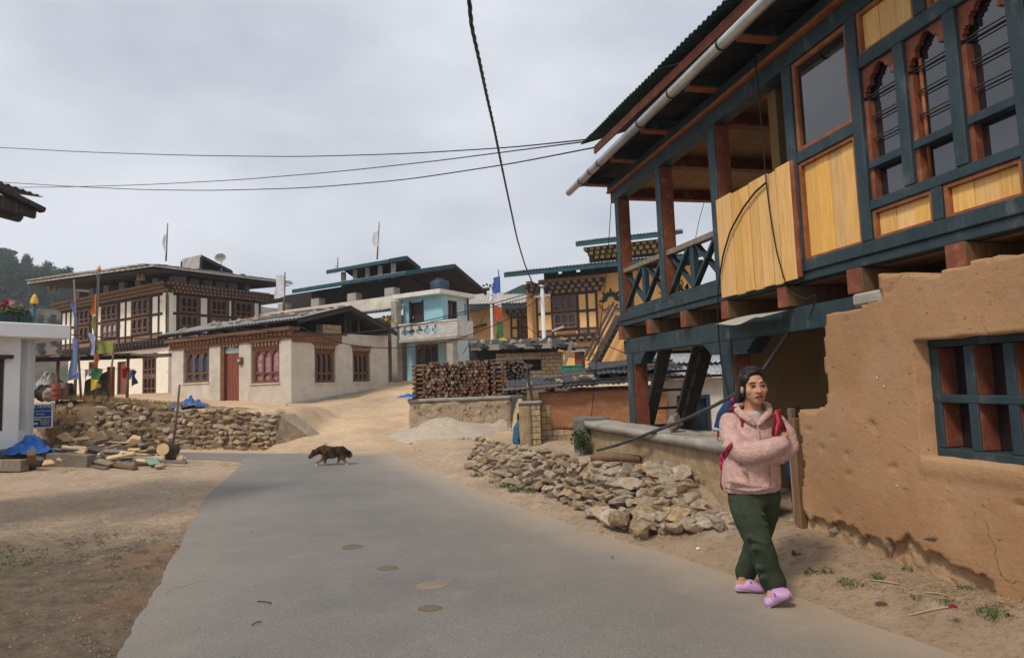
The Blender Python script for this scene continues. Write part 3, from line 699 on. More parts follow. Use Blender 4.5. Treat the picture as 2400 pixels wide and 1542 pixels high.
# stone blocks showing through the broken plaster at the wall foot
ROCKM = mat('field_stone', (.50, .375, .24), (.31, .225, .14), rough=.92, scale=5, bump=.5, bscale=14, rnd=.30, c3=(.50, .44, .36), s3=2.5, t3=(.5, .7), bdist=.03)
ROCKS = [rock_mesh('stone', 100+i, ROCKM, n=12+i % 5) for i in range(14)]
for (px_, py_, sx, sy, sz) in ((2175, 1262, .24, .22, .28), (2240, 1290, .2, .2, .16), (1940, 1245, .16, .16, .12), (2010, 1262, .18, .18, .12), (2075, 1275, .15, .2, .10)):
    s_, z_ = H.px(px_, py_, .06); inst('stone', ROCKS[random.randrange(14)], P(s_, z_, -.02), (random.random()*6, random.random()*6, random.random()*6), (sx, sy, sz), house)
# ---------------------------------------------------------------- steep ladders up to the gallery
def ladder(name, lab, a0, a1, b0, b1, n, wd=.06, ht=.15):
    o = thing(name, (V(*a0)+V(*b0))/2, lab, 'ladder')
    MB().bar(a0, a1, wd, ht, H.n).build('side_rail', DARKW, o, bevel=.006); MB().bar(b0, b1, wd, ht, H.n).build('side_rail', DARKW, o, bevel=.006)
    for i in range(n):
        t = (i+.6)/n; MB().bar(V(*a0).lerp(V(*a1), t), V(*b0).lerp(V(*b1), t), .12, .035, (0, 0, 1)).build('step', DARKW, o, bevel=.004)
    return o
def hq(px_, py_, d_): return P(*H.px(px_, py_, d_), d_)
def down(a, b, z): t = (z-a.z)/(b.z-a.z); return a.lerp(b, t)
la, lb = hq(1522, 980, -.35), hq(1562, 806, -.35); ra_, rb_ = hq(1612, 980, -.95), hq(1660, 806, -.95)
ld = ladder('wooden_ladder', 'dark steep wooden ladder stair behind the left rust post under the gallery', down(la, lb, .15), down(la, lb, 2.2), down(ra_, rb_, .15), down(ra_, rb_, 2.2), 8, .07, .17)
ha, hb_ = hq(1585, 995, -.5), hq(1634, 806, -.5); MB().bar(down(ha, hb_, .15), down(ha, hb_, 2.1), .05, .09, H.n).build('hand_rail', DARKW, ld, bevel=.006)
# ---------------------------------------------------------------- courtyard wall with coping
cw = thing('courtyard_wall', H.pt(2.8, .3, .3), 'low pale mud courtyard wall with a rough grey coping in front of the timber house', 'wall')
def rough_box(F_, s0, s1, z0, z1, d0, d1, amp, st=.06, seed=0, zslope=None):
    """subdivided box with an uneven surface"""
    ns = max(1, int((s1-s0)/st)); nz = max(1, int((z1-z0)/st)); nd = max(1, int(abs(d1-d0)/st)); mb = MB(); ix = {}
    def vt(i, j, k):
        if (i, j, k) not in ix:
            a, b, c = lerp(s0, s1, i/ns), lerp(z0, z1, j/nz), lerp(d0, d1, k/nd)
            if zslope: b += zslope*(a-s0)
            q = noise.noise_vector(V(a*4+seed, b*4, c*4))*amp+noise.noise_vector(V(a*14+seed, b*14, c*14))*amp*.45
            ix[(i, j, k)] = len(mb.v); mb.v.append(F_.pt(a+q.x, b+q.y, c+q.z))
        return ix[(i, j, k)]
    for i in range(ns):
        for j in range(nz):
            for k in (0, nd): mb.f.append((vt(i, j, k), vt(i+1, j, k), vt(i+1, j+1, k), vt(i, j+1, k)))
    for i in range(ns):
        for k in range(nd):
            for j in (0, nz): mb.f.append((vt(i, j, k), vt(i+1, j, k), vt(i+1, j, k+1), vt(i, j, k+1)))
    for j in range(nz):
        for k in range(nd):
            for i in (0, ns): mb.f.append((vt(i, j, k), vt(i, j+1, k), vt(i, j+1, k+1), vt(i, j, k+1)))
    return mb
rough_box(H, -2.6, -.06, -.1, .46, -.2, .0, .028, .035, 12).build('spalled_footing', mat('bare_wall_earth', (.52, .35, .20), (.36, .225, .12), rough=.97, scale=6, bump=.6, bscale=22, bdist=.02, c3=(.20, .13, .08), s3=9, t3=(.55, .7)), house)
for px_, py_, w_ in ((2053, 886, .006), (2069, 905, .006), (2101, 1138, .005)):
    s_, z_ = H.px(px_, py_, .06); MB().ball(P(s_, z_, .052), w_*.7, .006, w_*1.6, n=5).build('lime_speck', mat('lime_white', (.78, .75, .70), bump=0), house)
rough_box(H, .42, 4.42, .05, .79, .02, .32, .018).build('mud_face', MUDP, cw, True)
rough_box(H, .40, 4.5, .79, .885, -.03, .40, .014, seed=3).build('coping', CONC, cw, True)
rough_box(H, 4.50, 4.98, .0, .93, -.02, .42, .01, seed=8).build('end_pillar', mat('dark_grey_render', (.20, .185, .165), (.13, .12, .105), rough=.9, scale=5, bump=.3, bscale=24), cw, True)
rs_ = H.px(1562, 1000, .3); o = inst('stone', ROCKS[4], P(rs_[0], .985, .2), (.4, .9, 1.2), (.24, .17, .27)); o.name = 'loose_stone'; tag(o, 'single angular stone sitting on the courtyard wall coping', 'stone')
# ---------------------------------------------------------------- hose from the rubble up to the house beam
hp = []
for px_, py_, d_ in ((1400, 1055, .55), (1450, 1042, .52), (1530, 1012, .42), (1600, 985, .3), (1660, 958, .2), (1720, 926, .1), (1780, 880, .0), (1815, 830, -.05), (1850, 775, -.1)):
    s_, z_ = H.px(px_, py_, d_); hp.append(P(s_, z_, d_))
sm = []
for i in range(len(hp)*6): sm.append(plerp(hp, i/(len(hp)*6-1)))
for _ in range(6): sm = [sm[0]]+[(sm[i-1]+sm[i]*2+sm[i+1])/4 for i in range(1, len(sm)-1)]+[sm[-1]]
o = MB().tube(sm, .019, 8).build('water_hose', mat('grey_black_hose', (.07, .07, .068), (.04, .04, .04), rough=.6, bump=0), None, True); tag(o, 'thick dark hose running from the rubble across the courtyard wall up to the house', 'hose')
# ---------------------------------------------------------------- cables hanging on the house front
def smoothp(pts, n=8, it=4):
    q = [plerp(pts, i/(len(pts)*n-1)) for i in range(len(pts)*n)]
    for _ in range(it): q = [q[0]]+[(q[i-1]+q[i]*2+q[i+1])/4 for i in range(1, len(q)-1)]+[q[-1]]
    return q
def cable(name, lab, pts, r, m_=BLACK, grp=None):
    o = MB().tube(pts, r, 6).build(name, m_, None, True); tag(o, lab, 'cable', grp); return o
def hpx(lst): return [P(*H.px(a, b, d), d) for a, b, d in lst]
cable('power_cable', 'black cable dropping from the eave down across the yellow board screen', smoothp(hpx([(1768, 110, .1), (1772, 160, .09), (1782, 260, .09), (1790, 350, .08), (1796, 430, .06), (1806, 510, .05), (1820, 590, .05), (1838, 655, .04), (1850, 675, -.02)])), .006)
cable('power_cable', 'bundled black cable curving over the left half of the yellow board screen', smoothp(hpx([(1796, 428, .05), (1770, 450, .055), (1740, 490, .055), (1712, 540, .055), (1694, 600, .055), (1685, 660, .05), (1682, 720, .04), (1684, 780, .0), (1690, 850, .0), (1706, 920, .0), (1712, 960, .0)])), .0095)
cable('power_cable', 'thin black cable loop tied under the floor joists near the mud wall', smoothp(hpx([(1838, 668, .0), (1862, 690, .03), (1890, 702, .03), (1912, 690, .03), (1908, 715, .03), (1900, 740, .0)])), .006)
# loose bent metal flap under the joists
fl = [H.px(1722, 762, .12), H.px(1845, 720, .12), H.px(1838, 735, .3), H.px(1760, 752, .3)]
mb = MB(); n = 12
for i in range(n+1):
    t = i/n
    a = P(lerp(1.02, .02, t), 2.06+.01*math.sin(t*5), -.03); b = P(lerp(.98, .08, t), 1.985+.018*math.sin(t*9), .20+.02*math.sin(t*7)); mb.v += [a, b]
for i in range(n): mb.f.append((2*i, 2*i+1, 2*i+3, 2*i+2))
mb.build('metal_flap', mat('dusty_sheet_metal', (.48, .44, .38), (.36, .33, .28), rough=.7, bump=.05), house, True)
# ================================================================ rubble wall, yard walls, sheds, wood stacks on the right
ORD = ['leftmost', 'second', 'third', 'fourth', 'fifth', 'sixth', 'seventh', 'eighth', 'ninth', 'tenth', 'eleventh', 'twelfth', 'thirteenth', 'fourteenth', 'fifteenth', 'sixteenth', 'seventeenth', 'eighteenth', 'nineteenth', 'twentieth']
def label_row(lst, text_, grp):
    """name look-alikes by their order in the row as seen from the road"""
    lst = [o for _, o in sorted(lst, key=lambda q: q[0])]; n = len(lst)
    for i, o in enumerate(lst):
        j = n-1-i
        w_ = ('leftmost '+text_) if i == 0 else ('rightmost '+text_) if j == 0 else f'{text_}, {ORD[i]} from the left' if i < 20 and i <= j else f'{text_}, {ORD[j]} from the right'
        tag(o, w_, 'stone', grp)
def gz_(p): return ground_h(p.x, p.y)
rw = thing('rubble_wall', on_z(1400, 1180, .1), 'tumbled dry stone wall of field stones along the right road edge', 'stone wall')
rg = random.Random(5)
n_u = 40
for i in range(n_u):
    for r in range(7):
        u = (i+.5*(r % 2)+rg.uniform(-.15, .15))/n_u
        if u > 1: continue
        f = plerp(ST_FOOT, u); b = plerp(ST_BACK, u); dr = V(b.x-f.x, b.y-f.y, 0); L_ = dr.length; dr.normalize()
        near = sst(.45, .75, u); sb = lerp(.26, min(.95, L_), near); hg = lerp(.50, .44, near)*(1-.45*sst(.86, 1, u)); v = (r+.1)/6.2+rg.uniform(-.04, .04)
        if near > .5 and rg.random() < .10: continue
        sz = rg.uniform(.10, .185)*lerp(1.0, 1.25, near)
        if near > .4 and rg.random() < .2: sz *= 1.4
        q = V(f.x, f.y, 0)+dr*(sb*v); z = f.z+hg*v*.95+sz*.2
        z = max(z, gz_(q)+.02)
        inst('stone', ROCKS[rg.randrange(14)], V(q.x, q.y, z), (rg.uniform(-.28, .28), rg.uniform(-.28, .28), rg.uniform(0, 6.3)), (sz*rg.uniform(1.15, 1.9), sz*rg.uniform(.95, 1.4), sz*rg.uniform(.5, .85)), rw)
for px_, py_, z, sx, sy, sz in ((1500, 1110, .40, .42, .3, .2), (1560, 1120, .40, .44, .3, .24), (1620, 1125, .36, .34, .26, .2), (1610, 1165, .30, .40, .3, .2), (1560, 1200, .22, .36, .26, .2), (1660, 1172, .28, .5, .26, .09), (1630, 1195, .17, .3, .26, .2), (1580, 1228, .14, .36, .26, .17), (1500, 1240, .10, .3, .24, .2), (1690, 1160, .30, .3, .3, .28), (1700, 1200, .2, .3, .3, .2), (1520, 1215, .16, .26, .2, .16), (1450, 1215, .14, .34, .2, .2), (1680, 1120, .42, .36, .28, .16), (1600, 1080, .48, .3, .2, .16), (1500, 1072, .5, .34, .2, .14)):
    q = on_z(px_, py_, z); inst('stone', ROCKS[rg.randrange(14)], q, (rg.uniform(-.3, .3), rg.uniform(-.3, .3), rg.uniform(0, 6.3)), (sx, sy, sz), rw)
for k in range(26):
    px_, py_ = rg.uniform(1600, 1725), rg.uniform(1120, 1240); z = lerp(.40, .12, (py_-1120)/120); q = on_z(px_, py_, z); s3 = rg.uniform(.12, .26)
    inst('stone', ROCKS[rg.randrange(14)], V(q.x, q.y, max(z, gz_(q)+.03)), (rg.uniform(-.4, .4), rg.uniform(-.4, .4), rg.uniform(0, 6.3)), (s3*1.5, s3, s3*.6), rw)
q = on_z(1440, 1075, .52); o = MB().tube([q+V(-.28, .1, 0), q+V(0, .02, .025), q+V(.30, -.12, .0)], [.055, .062, .045], 10).build('log', BROWN, None, True); tag(o, 'short brown log lying on top of the rubble wall', 'log')
# --- adobe gate pillar
def brick_grid(par, F_, s0, s1, z0, z1, d0, d1, bw, bh, m_, seed=0, miss=0, gap=.012, name='brick'):
    rg_ = random.Random(seed); nr = max(1, round((z1-z0)/bh)); h_ = (z1-z0)/nr; n = 0
    me_cache = {}
    for r in range(nr):
        a = s0-(bw/2 if r % 2 else 0)
        while a < s1-.01:
            x0, x1 = max(a, s0), min(a+bw*rg_.uniform(.92, 1.08), s1)
            if x1-x0 > .04 and rg_.random() >= miss:
                MB().fb(F_, x0+gap/2, x1-gap/2, z0+h_*r+gap/2, z0+h_*(r+1)-gap/2, d0, d1+rg_.uniform(-.012, .012)).build(name, m_, par, bevel=.008); n += 1
            a = x1 if a+bw > x1 or True else a+bw
    return n
ADOBE = mat('adobe_brick', (.47, .355, .215), (.36, .26, .15), rough=.95, scale=7, bump=.4, bscale=20, rnd=.12, bdist=.02)
FO = Fac(V(.58, 14.6, 0), V(1, 0.02, 0))
gp_ = thing('gate_pillar', FO.pt(-.25, .05, .4), 'square adobe gate pillar with stained cap at the yard entrance', 'pillar')
sA, _ = FO.px(1218, 1000, .35); sB, _ = FO.px(1268, 1000, .35); sM = lerp(sA, sB, .56)
rough_box(FO, sA, sM, .0, 1.03, -.1, .40, .012, .07).build('plaster_face', MUDP, gp_, True)
MB().fb(FO, sM, sB-.01, .0, 1.02, -.1, .36).build('core', MUDP, gp_)
brick_grid(gp_, FO, sM, sB, .0, 1.03, .30, .39, .2, .125, ADOBE, 3)
rough_box(FO, sA-.03, sB+.03, 1.03, 1.09, -.12, .43, .012, .07).build('cap', CONC, gp_, True)
# --- red mud yard wall
ow = thing('yard_wall', FO.pt(1.2, .05, 0), 'reddish rammed mud wall with pale adobe footing between gate pillar and timber house', 'wall')
REDMUD = mat('red_rammed_mud', (.50, .235, .115), (.38, .17, .08), rough=.95, scale=3, stretch=(1, 1, 3), bump=.5, bscale=14, c3=(.48, .30, .17), s3=3, t3=(.52, .70), bdist=.04)
rough_box(FO, -.0, 2.9, .42, 1.27, -.4, 0, .03, .08, 2).build('rammed_face', REDMUD, ow, True)
rough_box(FO, -.0, 2.9, -.05, .42, -.4, -.03, .02, .1, 5).build('footing_core', MUDP, ow, True)
brick_grid(ow, FO, 0.0, 1.25, .0, .42, -.06, .0, .24, .14, ADOBE, 8)
brick_grid(ow, FO, 0.0, .22, .42, 1.0, -.06, .035, .22, .145, ADOBE, 9)
# --- lean-to roof behind that wall: dark sheets held down by planks and stones
sh = thing('shed_roof', FO.pt(1.2, 1.3, -1.2), 'low lean-to roof of dark overlapping sheets and planks behind the red mud wall', 'shed')
BLK = mat('black_sheet', (.035, .036, .038), (.018, .018, .019), rough=.55, scale=5, bump=.1, c3=(.12, .115, .105), s3=4, t3=(.6, .75))
corr(FO, -.75, 1.3, lambda q: (.25, 1.33+.035*q), lambda q: (-1.6, 1.62+.05*q), pitch=.12, amp=.015, jit=.04).build('roof_sheet', BLK, sh, True)
corr(FO, .6, 2.9, lambda q: (.18, 1.36+.035*q), lambda q: (-1.7, 1.72+.06*q), pitch=.12, amp=.015, jit=.04).build('roof_sheet', BLK, sh, True)
corr(FO, 1.4, 3.4, lambda q: (-.3, 1.58+.04*q), lambda q: (-2.2, 1.88+.05*q), pitch=.12, amp=.015, jit=.04).build('roof_sheet', BLK, sh, True)
for k, (a, za, b, zb, d_) in enumerate(((-.85, 1.36, .5, 1.43, .2), (-.6, 1.40, 1.9, 1.50, -.3), (.4, 1.45, 3.0, 1.60, .05), (.2, 1.60, 3.2, 1.86, -1.2), (.9, 1.42, 2.9, 1.47, .2), (1.2, 1.72, 3.3, 1.92, -.9))):
    MB().bar(FO.pt(a, za, d_), FO.pt(b, zb, d_), .14, .045).build('roof_plank', (OLDW, DARKW, BLK)[k % 3], sh, bevel=.006)
MB().fb(FO, -.2, 3.0, .9, 1.33, -2.2, -1.9).build('back_wall', MUDP, sh)
for k, q_ in enumerate((.3, 1.0, 1.7, 2.4)): MB().tube([FO.pt(q_, 1.29, -1.9), FO.pt(q_, 1.31, .12)], .045, 8).build('rafter_pole', DARKW, sh, True)
lab_a = []
for k, (px_, py_, d_, s3) in enumerate(((1375, 885, -.3, .34), (1352, 893, -.4, .26), (1395, 893, -.2, .2), (1310, 893, -.2, .22), (1240, 903, .0, .2), (1440, 880, -.6, .24), (1455, 893, .0, .18), (1415, 872, -1, .2))):
    s_, z_ = FO.px(px_, py_, d_); o = inst('roof_stone', ROCKS[(k*5) % 14], FO.pt(s_, z_, d_), (k, k*2, k*3), (s3*1.3, s3, s3*.7))
    lab_a.append((proj(o.location)[0], o))
label_row(lab_a, 'weight stone on the low lean-to roof', 'stones weighing down the lean-to roof')
s_, z_ = FO.px(1252, 900, .3); mb = MB().bar(FO.pt(s_-.02, .9, .3), FO.pt(s_-.14, 1.68, .3), .06, .06, (0, 1, 0)); o = mb.build('stake', DARKW); tag(o, 'dark wooden stake leaning beside the gate pillar', 'stake')
# --- masonry terrace wall under the firewood
TW = Fac(on_y(968, 935, 17.75), V(1, .03, 0)); tA_, zt_ = TW.px(966, 935); tB_ = TW.px(1196, 932)[0]
tw = thing('terrace_wall', TW.pt(1.3, .1, 0), 'rough plastered stone terrace wall under the firewood stack', 'wall')
RUBM = mat('mortared_rubble', (.50, .39, .265), (.36, .27, .175), rough=.95, scale=6, bump=.6, bscale=9, c3=(.60, .53, .44), s3=7, t3=(.60, .72), bdist=.06)
rough_box(TW, tA_-.1, tB_, -.1, zt_-.10, -.5, 0, .04, .09, 4).build('masonry_face', RUBM, tw, True)
rough_box(TW, tA_-.12, tB_+.02, zt_-.10, zt_+.0, -.55, .03, .012, .09, 6).build('concrete_band', CONC, tw, True)
TS = Fac(TW.pt(tB_, 0, 0), V(.62, .78, 0)); rough_box(TS, 0.03, 2.2, -.1, zt_-.0, -.4, .0, .02, .1, 7).build('side_wall', mat('dark_grey_render', (.2, .185, .165)), tw, True)
for k in range(46):
    s_ = rg.uniform(tA_, tB_-.1); z_ = rg.uniform(.25, zt_-.16); q = rg.uniform(.09, .2)
    inst('stone', ROCKS[k % 14], TW.pt(s_, z_, -.02), (rg.random()*6, rg.random()*6, rg.random()*6), (q, q, q*.8), tw)
# --- firewood stack
BARK = mat('split_firewood', (.30, .165, .085), (.15, .082, .045), rough=.85, scale=7, bump=.35, bscale=20, rnd=.42, c3=(.075, .055, .043), s3=5, t3=(.52, .62), bdist=.02)
def log_mesh(name, seed, L_=.5, r=.055, m_=BARK):
    rg_ = random.Random(seed); n = rg_.choice((4, 5, 5, 6, 7)); a0 = rg_.random()*6
    pr = [(math.cos(a0+2*math.pi*k/n+rg_.uniform(-.3, .3))*r*rg_.uniform(.75, 1.15), math.sin(a0+2*math.pi*k/n+rg_.uniform(-.2, .2))*r*rg_.uniform(.7, 1.1)) for k in range(n)]
    rings = []
    for j in range(3):
        y = (j/2-.5)*L_; sc = rg_.uniform(.92, 1.08); dx, dz = rg_.uniform(-.006, .006), rg_.uniform(-.006, .006); rings.append([V(x*sc+dx, y, z*sc+dz) for x, z in pr])
    mb = MB().loft(rings); me_ = bpy.data.meshes.new(name); me_.from_pydata([tuple(v) for v in mb.v], [], mb.f); me_.materials.append(m_)
    bm_ = bmesh.new(); bm_.from_mesh(me_); bmesh.ops.recalc_face_normals(bm_, faces=bm_.faces); bm_.to_mesh(me_); bm_.free(); return me_
LOGS = [log_mesh('firewood_log', 40+i) for i in range(12)]
zt = zt_+.005
_dk = mat('stack_shadow_core', (.035, .025, .018), bump=0)  # near-black backing box, shade between the logs put into its colour
fs = thing('firewood_stack', TW.pt(1.1, zt, -.1), 'long neat stack of split firewood on the terrace wall', 'firewood')
x0_, x1_ = TW.px(1000, 900)[0], TW.px(1152, 900)[0]; topz = TW.px(1080, 848)[1]
MB().fb(TW, x0_-.3, x1_+.3, zt, topz-.08, -.5, -.2).build('log_gap_shade', _dk, fs)
nx_, nr_ = int((x1_-x0_)/.103), int((topz-zt)/.092)+1
for r in range(nr_):
    for i in range(nx_):
        if r == nr_-1 and rg.random() < .45: continue
        s_ = x0_+(i+.5*(r % 2)+rg.uniform(-.15, .15))*.103; z_ = zt+.05+r*.091+rg.uniform(-.012, .012)
        inst('log', LOGS[rg.randrange(12)], TW.pt(s_, z_, -.28+rg.uniform(-.05, .05)), (0, rg.random()*6, rg.uniform(-.08, .08)), rg.uniform(.88, 1.12), fs)
for (a, b) in ((TW.px(966, 900)[0], x0_), (x1_, TW.px(1186, 900)[0])):
    c_ = (a+b)/2; w_ = b-a
    for r in range(int((topz-zt)/.062)):
        if r % 2 == 0:
            for k in range(2): inst('log', LOGS[rg.randrange(12)], TW.pt(c_, zt+.035+r*.062, -.09-.3*k), (0, rg.random()*6, math.pi/2+rg.uniform(-.06, .06)), (.8, w_/.5*1.05, .72), fs)
        else:
            for k in range(2): inst('log', LOGS[rg.randrange(12)], TW.pt(a+w_*(.2+.6*k), zt+.035+r*.062, -.25), (0, rg.random()*6, rg.uniform(-.06, .06)), (.8, 1, .65), fs)
bs = thing('branch_stack', TS.pt(.9, zt, -.3), 'stack of thin grey branches at the right end of the firewood', 'firewood')
GREYB = mat('grey_branch', (.20, .16, .125), (.10, .078, .06), rough=.9, scale=8, bump=.3, rnd=.35)
BR = [log_mesh('branch', 80+i, .7, .045, GREYB) for i in range(6)]
ang = math.atan2(TS.u.y, TS.u.x)
bx0, bx1 = TW.px(1190, 900, -.5)[0], TW.px(1243, 900, -.5)[0]
MB().fb(TW, bx0, bx1, zt-1.0, zt+.86, -1.1, -.72).build('branch_gap_shade', _dk, bs)
for r in range(17):
    for i in range(int((bx1-bx0)/.066)+1):
        s_ = bx0+i*.066+rg.uniform(-.02, .02); z_ = zt+.03+r*.056+rg.uniform(-.012, .012)-.25*max(0, (s_-bx0)/(bx1-bx0)-.6)*(r/17)
        inst('branch', BR[rg.randrange(6)], TW.pt(s_, z_, -.75+rg.uniform(-.08, .1)), (rg.uniform(-.12, .12), rg.random()*6, rg.uniform(-.35, .15)), (.8, .9, .8), bs)
for k in range(5): MB().bar(TW.pt(tB_-.5+.12*k, topz+.02+.02*k, -.1-.1*k), TW.pt(tB_+.35+.1*k, topz+.05+.02*k, -.7-.1*k), .16, .02).build('bark_slab', OLDW, bs)
q = on_z(962, 918, 1.3); tarp = None
# --- heap of pale gravel at the foot of the ramp
def heap(name, lab, cat, c, rx, ry, h_, m_, seed=0, n=40, rr=14, kind=None):
    mb = MB(); mb.v.append(V(c[0], c[1], c[2]+h_))
    for j in range(1, rr+1):
        t = j/rr
        for k in range(n):
            a = 2*math.pi*k/n; w_ = 1+.22*noise.noise(V(math.cos(a)*1.5, math.sin(a)*1.5, seed)); x = c[0]+rx*t*w_*math.cos(a); y = c[1]+ry*t*w_*math.sin(a)
            hz = h_*(1-t)**1.25*(1+.3*noise.noise(V(x*3, y*3, seed)))+.03*noise.noise(V(x*9, y*9, seed))*(1-t)
            mb.v.append(V(x, y, ground_h(x, y)+hz-.03*(t == 1)+.004))
    for k in range(n): mb.f.append((0, 1+k, 1+(k+1) % n))
    for j in range(rr-1):
        for k in range(n): a = 1+j*n+k; b = 1+j*n+(k+1) % n; mb.f.append((a, a+n, b+n, b))
    o_ = mb.build(name, m_, None, True); tag(o_, lab, cat, None, kind); return o_
GRAV = mat('pale_gravel', (.58, .49, .385), (.44, .36, .275), rough=.95, scale=9, bump=.6, bscale=38, bdist=.03, c3=(.36, .31, .25), s3=30, t3=(.60, .68))
c = on_z(1040, 1032, .12); heap('gravel_heap', 'heap of pale grey gravel at the foot of the dirt ramp', 'gravel heap', (c.x, c.y+.9, gz_(V(c.x, c.y+.9, 0))), 1.55, 1.3, .27, GRAV, 2)
# --- small adobe hut with stone-weighted roof behind
FH = Fac(on_y(1170, 880, 21.5), V(1, .12, 0)); hut = thing('adobe_hut', FH.pt(1, 1, -.5), 'small adobe brick hut with dark sagging roof behind the silver pole', 'hut')
hA = FH.px(1165, 860)[0]; hB = FH.px(1322, 860)[0]; hz0 = FH.px(1240, 905)[1]; hz1 = FH.px(1240, 826)[1]
wl, wr = FH.px(1228, 860)[0], FH.px(1270, 860)[0]; wz0, wz1 = FH.px(1250, 868)[1], FH.px(1250, 842)[1]
for a, b, z0, z1 in ((hA, wl, hz0, hz1), (wl, wr, hz0, wz0), (wl, wr, wz1, hz1), (wr, hB, hz0, hz1)): brick_grid(hut, FH, a, b, z0, z1, -.2, 0, .26, .13, ADOBE, 4)
MB().fb(FH, hA, wl, hz0-.6, hz1, -.3, -.205).build('core_wall', MUDP, hut); MB().fb(FH, wr, hB, hz0-.6, hz1, -.3, -.205).build('core_wall', MUDP, hut); MB().fb(FH, wl, wr, hz0-.6, wz0-.01, -.3, -.205).build('core_wall', MUDP, hut)
hw = MB().fb(FH, wl, wr, wz0, wz1, -.5, -.28).build('window', BLK, hut); MB().fb(FH, wl, wr, lerp(wz0, wz1, .45), lerp(wz0, wz1, .52), -.2, -.12).build('bar', DARKW, hw); MB().fb(FH, lerp(wl, wr, .55), lerp(wl, wr, .6), wz0, wz1, -.2, -.14).build('bar', DARKW, hw)
MB().fb(FH, hA-.8, hB+.2, hz0-.6, hz1+.25, -2.2, -2.0).build('rear_wall', BLK, hut)
ra, rb = FH.px(1106, 830)[0], FH.px(1345, 830)[0]
corr(FH, ra, rb, lambda q: (.5, hz1+.12-.12*abs((q-hA)/3)), lambda q: (-2.2, hz1+.62), pitch=.14, amp=.02, jit=.06).build('roof_sheet', BLK, hut, True)
for k in range(12): s_ = lerp(ra, rb, (k+.5)/12); MB().fb(FH, s_-.18, s_+.16, hz1+.10+.05*(k % 2), hz1+.17+.05*(k % 3), .1, .5).build('roof_slate', (OLDW, BLK, CONC)[k % 3], hut)
lab_b = []
for k in range(10):
    s_ = lerp(ra, rb, (k+.3)/10); o = inst('roof_stone', ROCKS[k], FH.pt(s_, hz1+.42+.03*(k % 2), -.6-.3*(k % 3)), (k, k, k), (.34, .26, .2)); lab_b.append((proj(o.location)[0], o))
label_row(lab_b, 'weight stone on the adobe hut roof', 'stones weighing down the hut roof')
mb = MB().bar(FH.pt(FH.px(1311, 868)[0], FH.px(1311, 868)[1], .6), FH.pt(FH.px(1333, 803)[0], FH.px(1333, 803)[1], .5), .11, .05, (0, 1, 0)); o = mb.build('plank', OLDW); tag(o, 'pale plank leaning against the right corner of the adobe hut', 'plank')
GRN = mat('green_plastic', (.03, .27, .17), (.02, .2, .12), rough=.5, bump=0)
s_, z_ = FH.px(1340, 868, 1.2); cb = thing('green_crate', FH.pt(s_, z_, 1.2), 'bright green plastic tub behind the lean-to roof', 'tub')
mb = MB(); mb.fb(FH, s_-.28, s_+.28, z_-.35, z_+.12, .95, 1.0); mb.fb(FH, s_-.28, s_+.28, z_-.35, z_+.12, 1.35, 1.4); mb.fb(FH, s_-.28, s_-.24, z_-.35, z_+.12, 1.0, 1.35); mb.fb(FH, s_+.24, s_+.28, z_-.35, z_+.12, 1.0, 1.35); mb.build('tub_wall', GRN, cb, bevel=.02)
MB().fb(FH, s_-.31, s_+.31, z_+.121, z_+.16, .93, 1.42).build('rim', GRN, cb, bevel=.01)
# --- whitewashed hut seen through the ladders
FWH = Fac(on_y(1545, 1000, 16.2), V(1, -.05, 0)); wh = thing('white_hut', FWH.pt(.9, .1, -1), 'low whitewashed hut with blue door seen through the ladders', 'hut')
WHITE = mat('whitewash', (.74, .70, .64), (.60, .56, .50), rough=.9, scale=2.5, bump=.15, c3=(.50, .44, .36), s3=2, t3=(.62, .78))
BLUED = mat('dark_blue_paint', (.025, .05, .08), (.018, .035, .055), rough=.6, bump=.05)
wA, wzt = FWH.px(1542, 890); wB = FWH.px(1735, 890)[0]; dA, dB = FWH.px(1588, 950)[0], FWH.px(1664, 950)[0]; dz = FWH.px(1620, 926)[1]
def wall_holes(F_, s0, s1, z0, z1, d0, d1, holes, m_, par, name='wall'):
    ss = sorted({s0, s1, *[h[0] for h in holes], *[h[1] for h in holes]}); zs = sorted({z0, z1, *[h[2] for h in holes], *[h[3] for h in holes]}); mb = MB()
    ss = [q for q in ss if s0 <= q <= s1]; zs = [q for q in zs if z0 <= q <= z1]
    def hole(i, j): 
        cs, cz = (ss[i]+ss[i+1])/2, (zs[j]+zs[j+1])/2; return any(h[0] < cs < h[1] and h[2] < cz < h[3] for h in holes)
    for i in range(len(ss)-1):
        for j in range(len(zs)-1):
            if hole(i, j): continue
            a, b, c_, e_ = ss[i], ss[i+1], zs[j], zs[j+1]; Q = F_.pt
            mb.poly([Q(a, c_, d1), Q(b, c_, d1), Q(b, e_, d1), Q(a, e_, d1)]); mb.poly([Q(a, c_, d0), Q(a, e_, d0), Q(b, e_, d0), Q(b, c_, d0)])
            if i == 0 or hole(i-1, j): mb.poly([Q(a, c_, d0), Q(a, c_, d1), Q(a, e_, d1), Q(a, e_, d0)])
            if i == len(ss)-2 or hole(i+1, j): mb.poly([Q(b, c_, d1), Q(b, c_, d0), Q(b, e_, d0), Q(b, e_, d1)])
            if j == 0 or hole(i, j-1): mb.poly([Q(a, c_, d0), Q(b, c_, d0), Q(b, c_, d1), Q(a, c_, d1)])
            if j == len(zs)-2 or hole(i, j+1): mb.poly([Q(a, e_, d1), Q(b, e_, d1), Q(b, e_, d0), Q(a, e_, d0)])
    return mb.build(name, m_, par)
wall_holes(FWH, wA, wB, -.1, wzt, -.25, 0, [(dA, dB, -.1, dz)], WHITE, wh)
MB().fb(FWH, wA+.05, wA+.38, -.1, wzt+.03, .002, .08).build('pilaster', WHITE, wh)
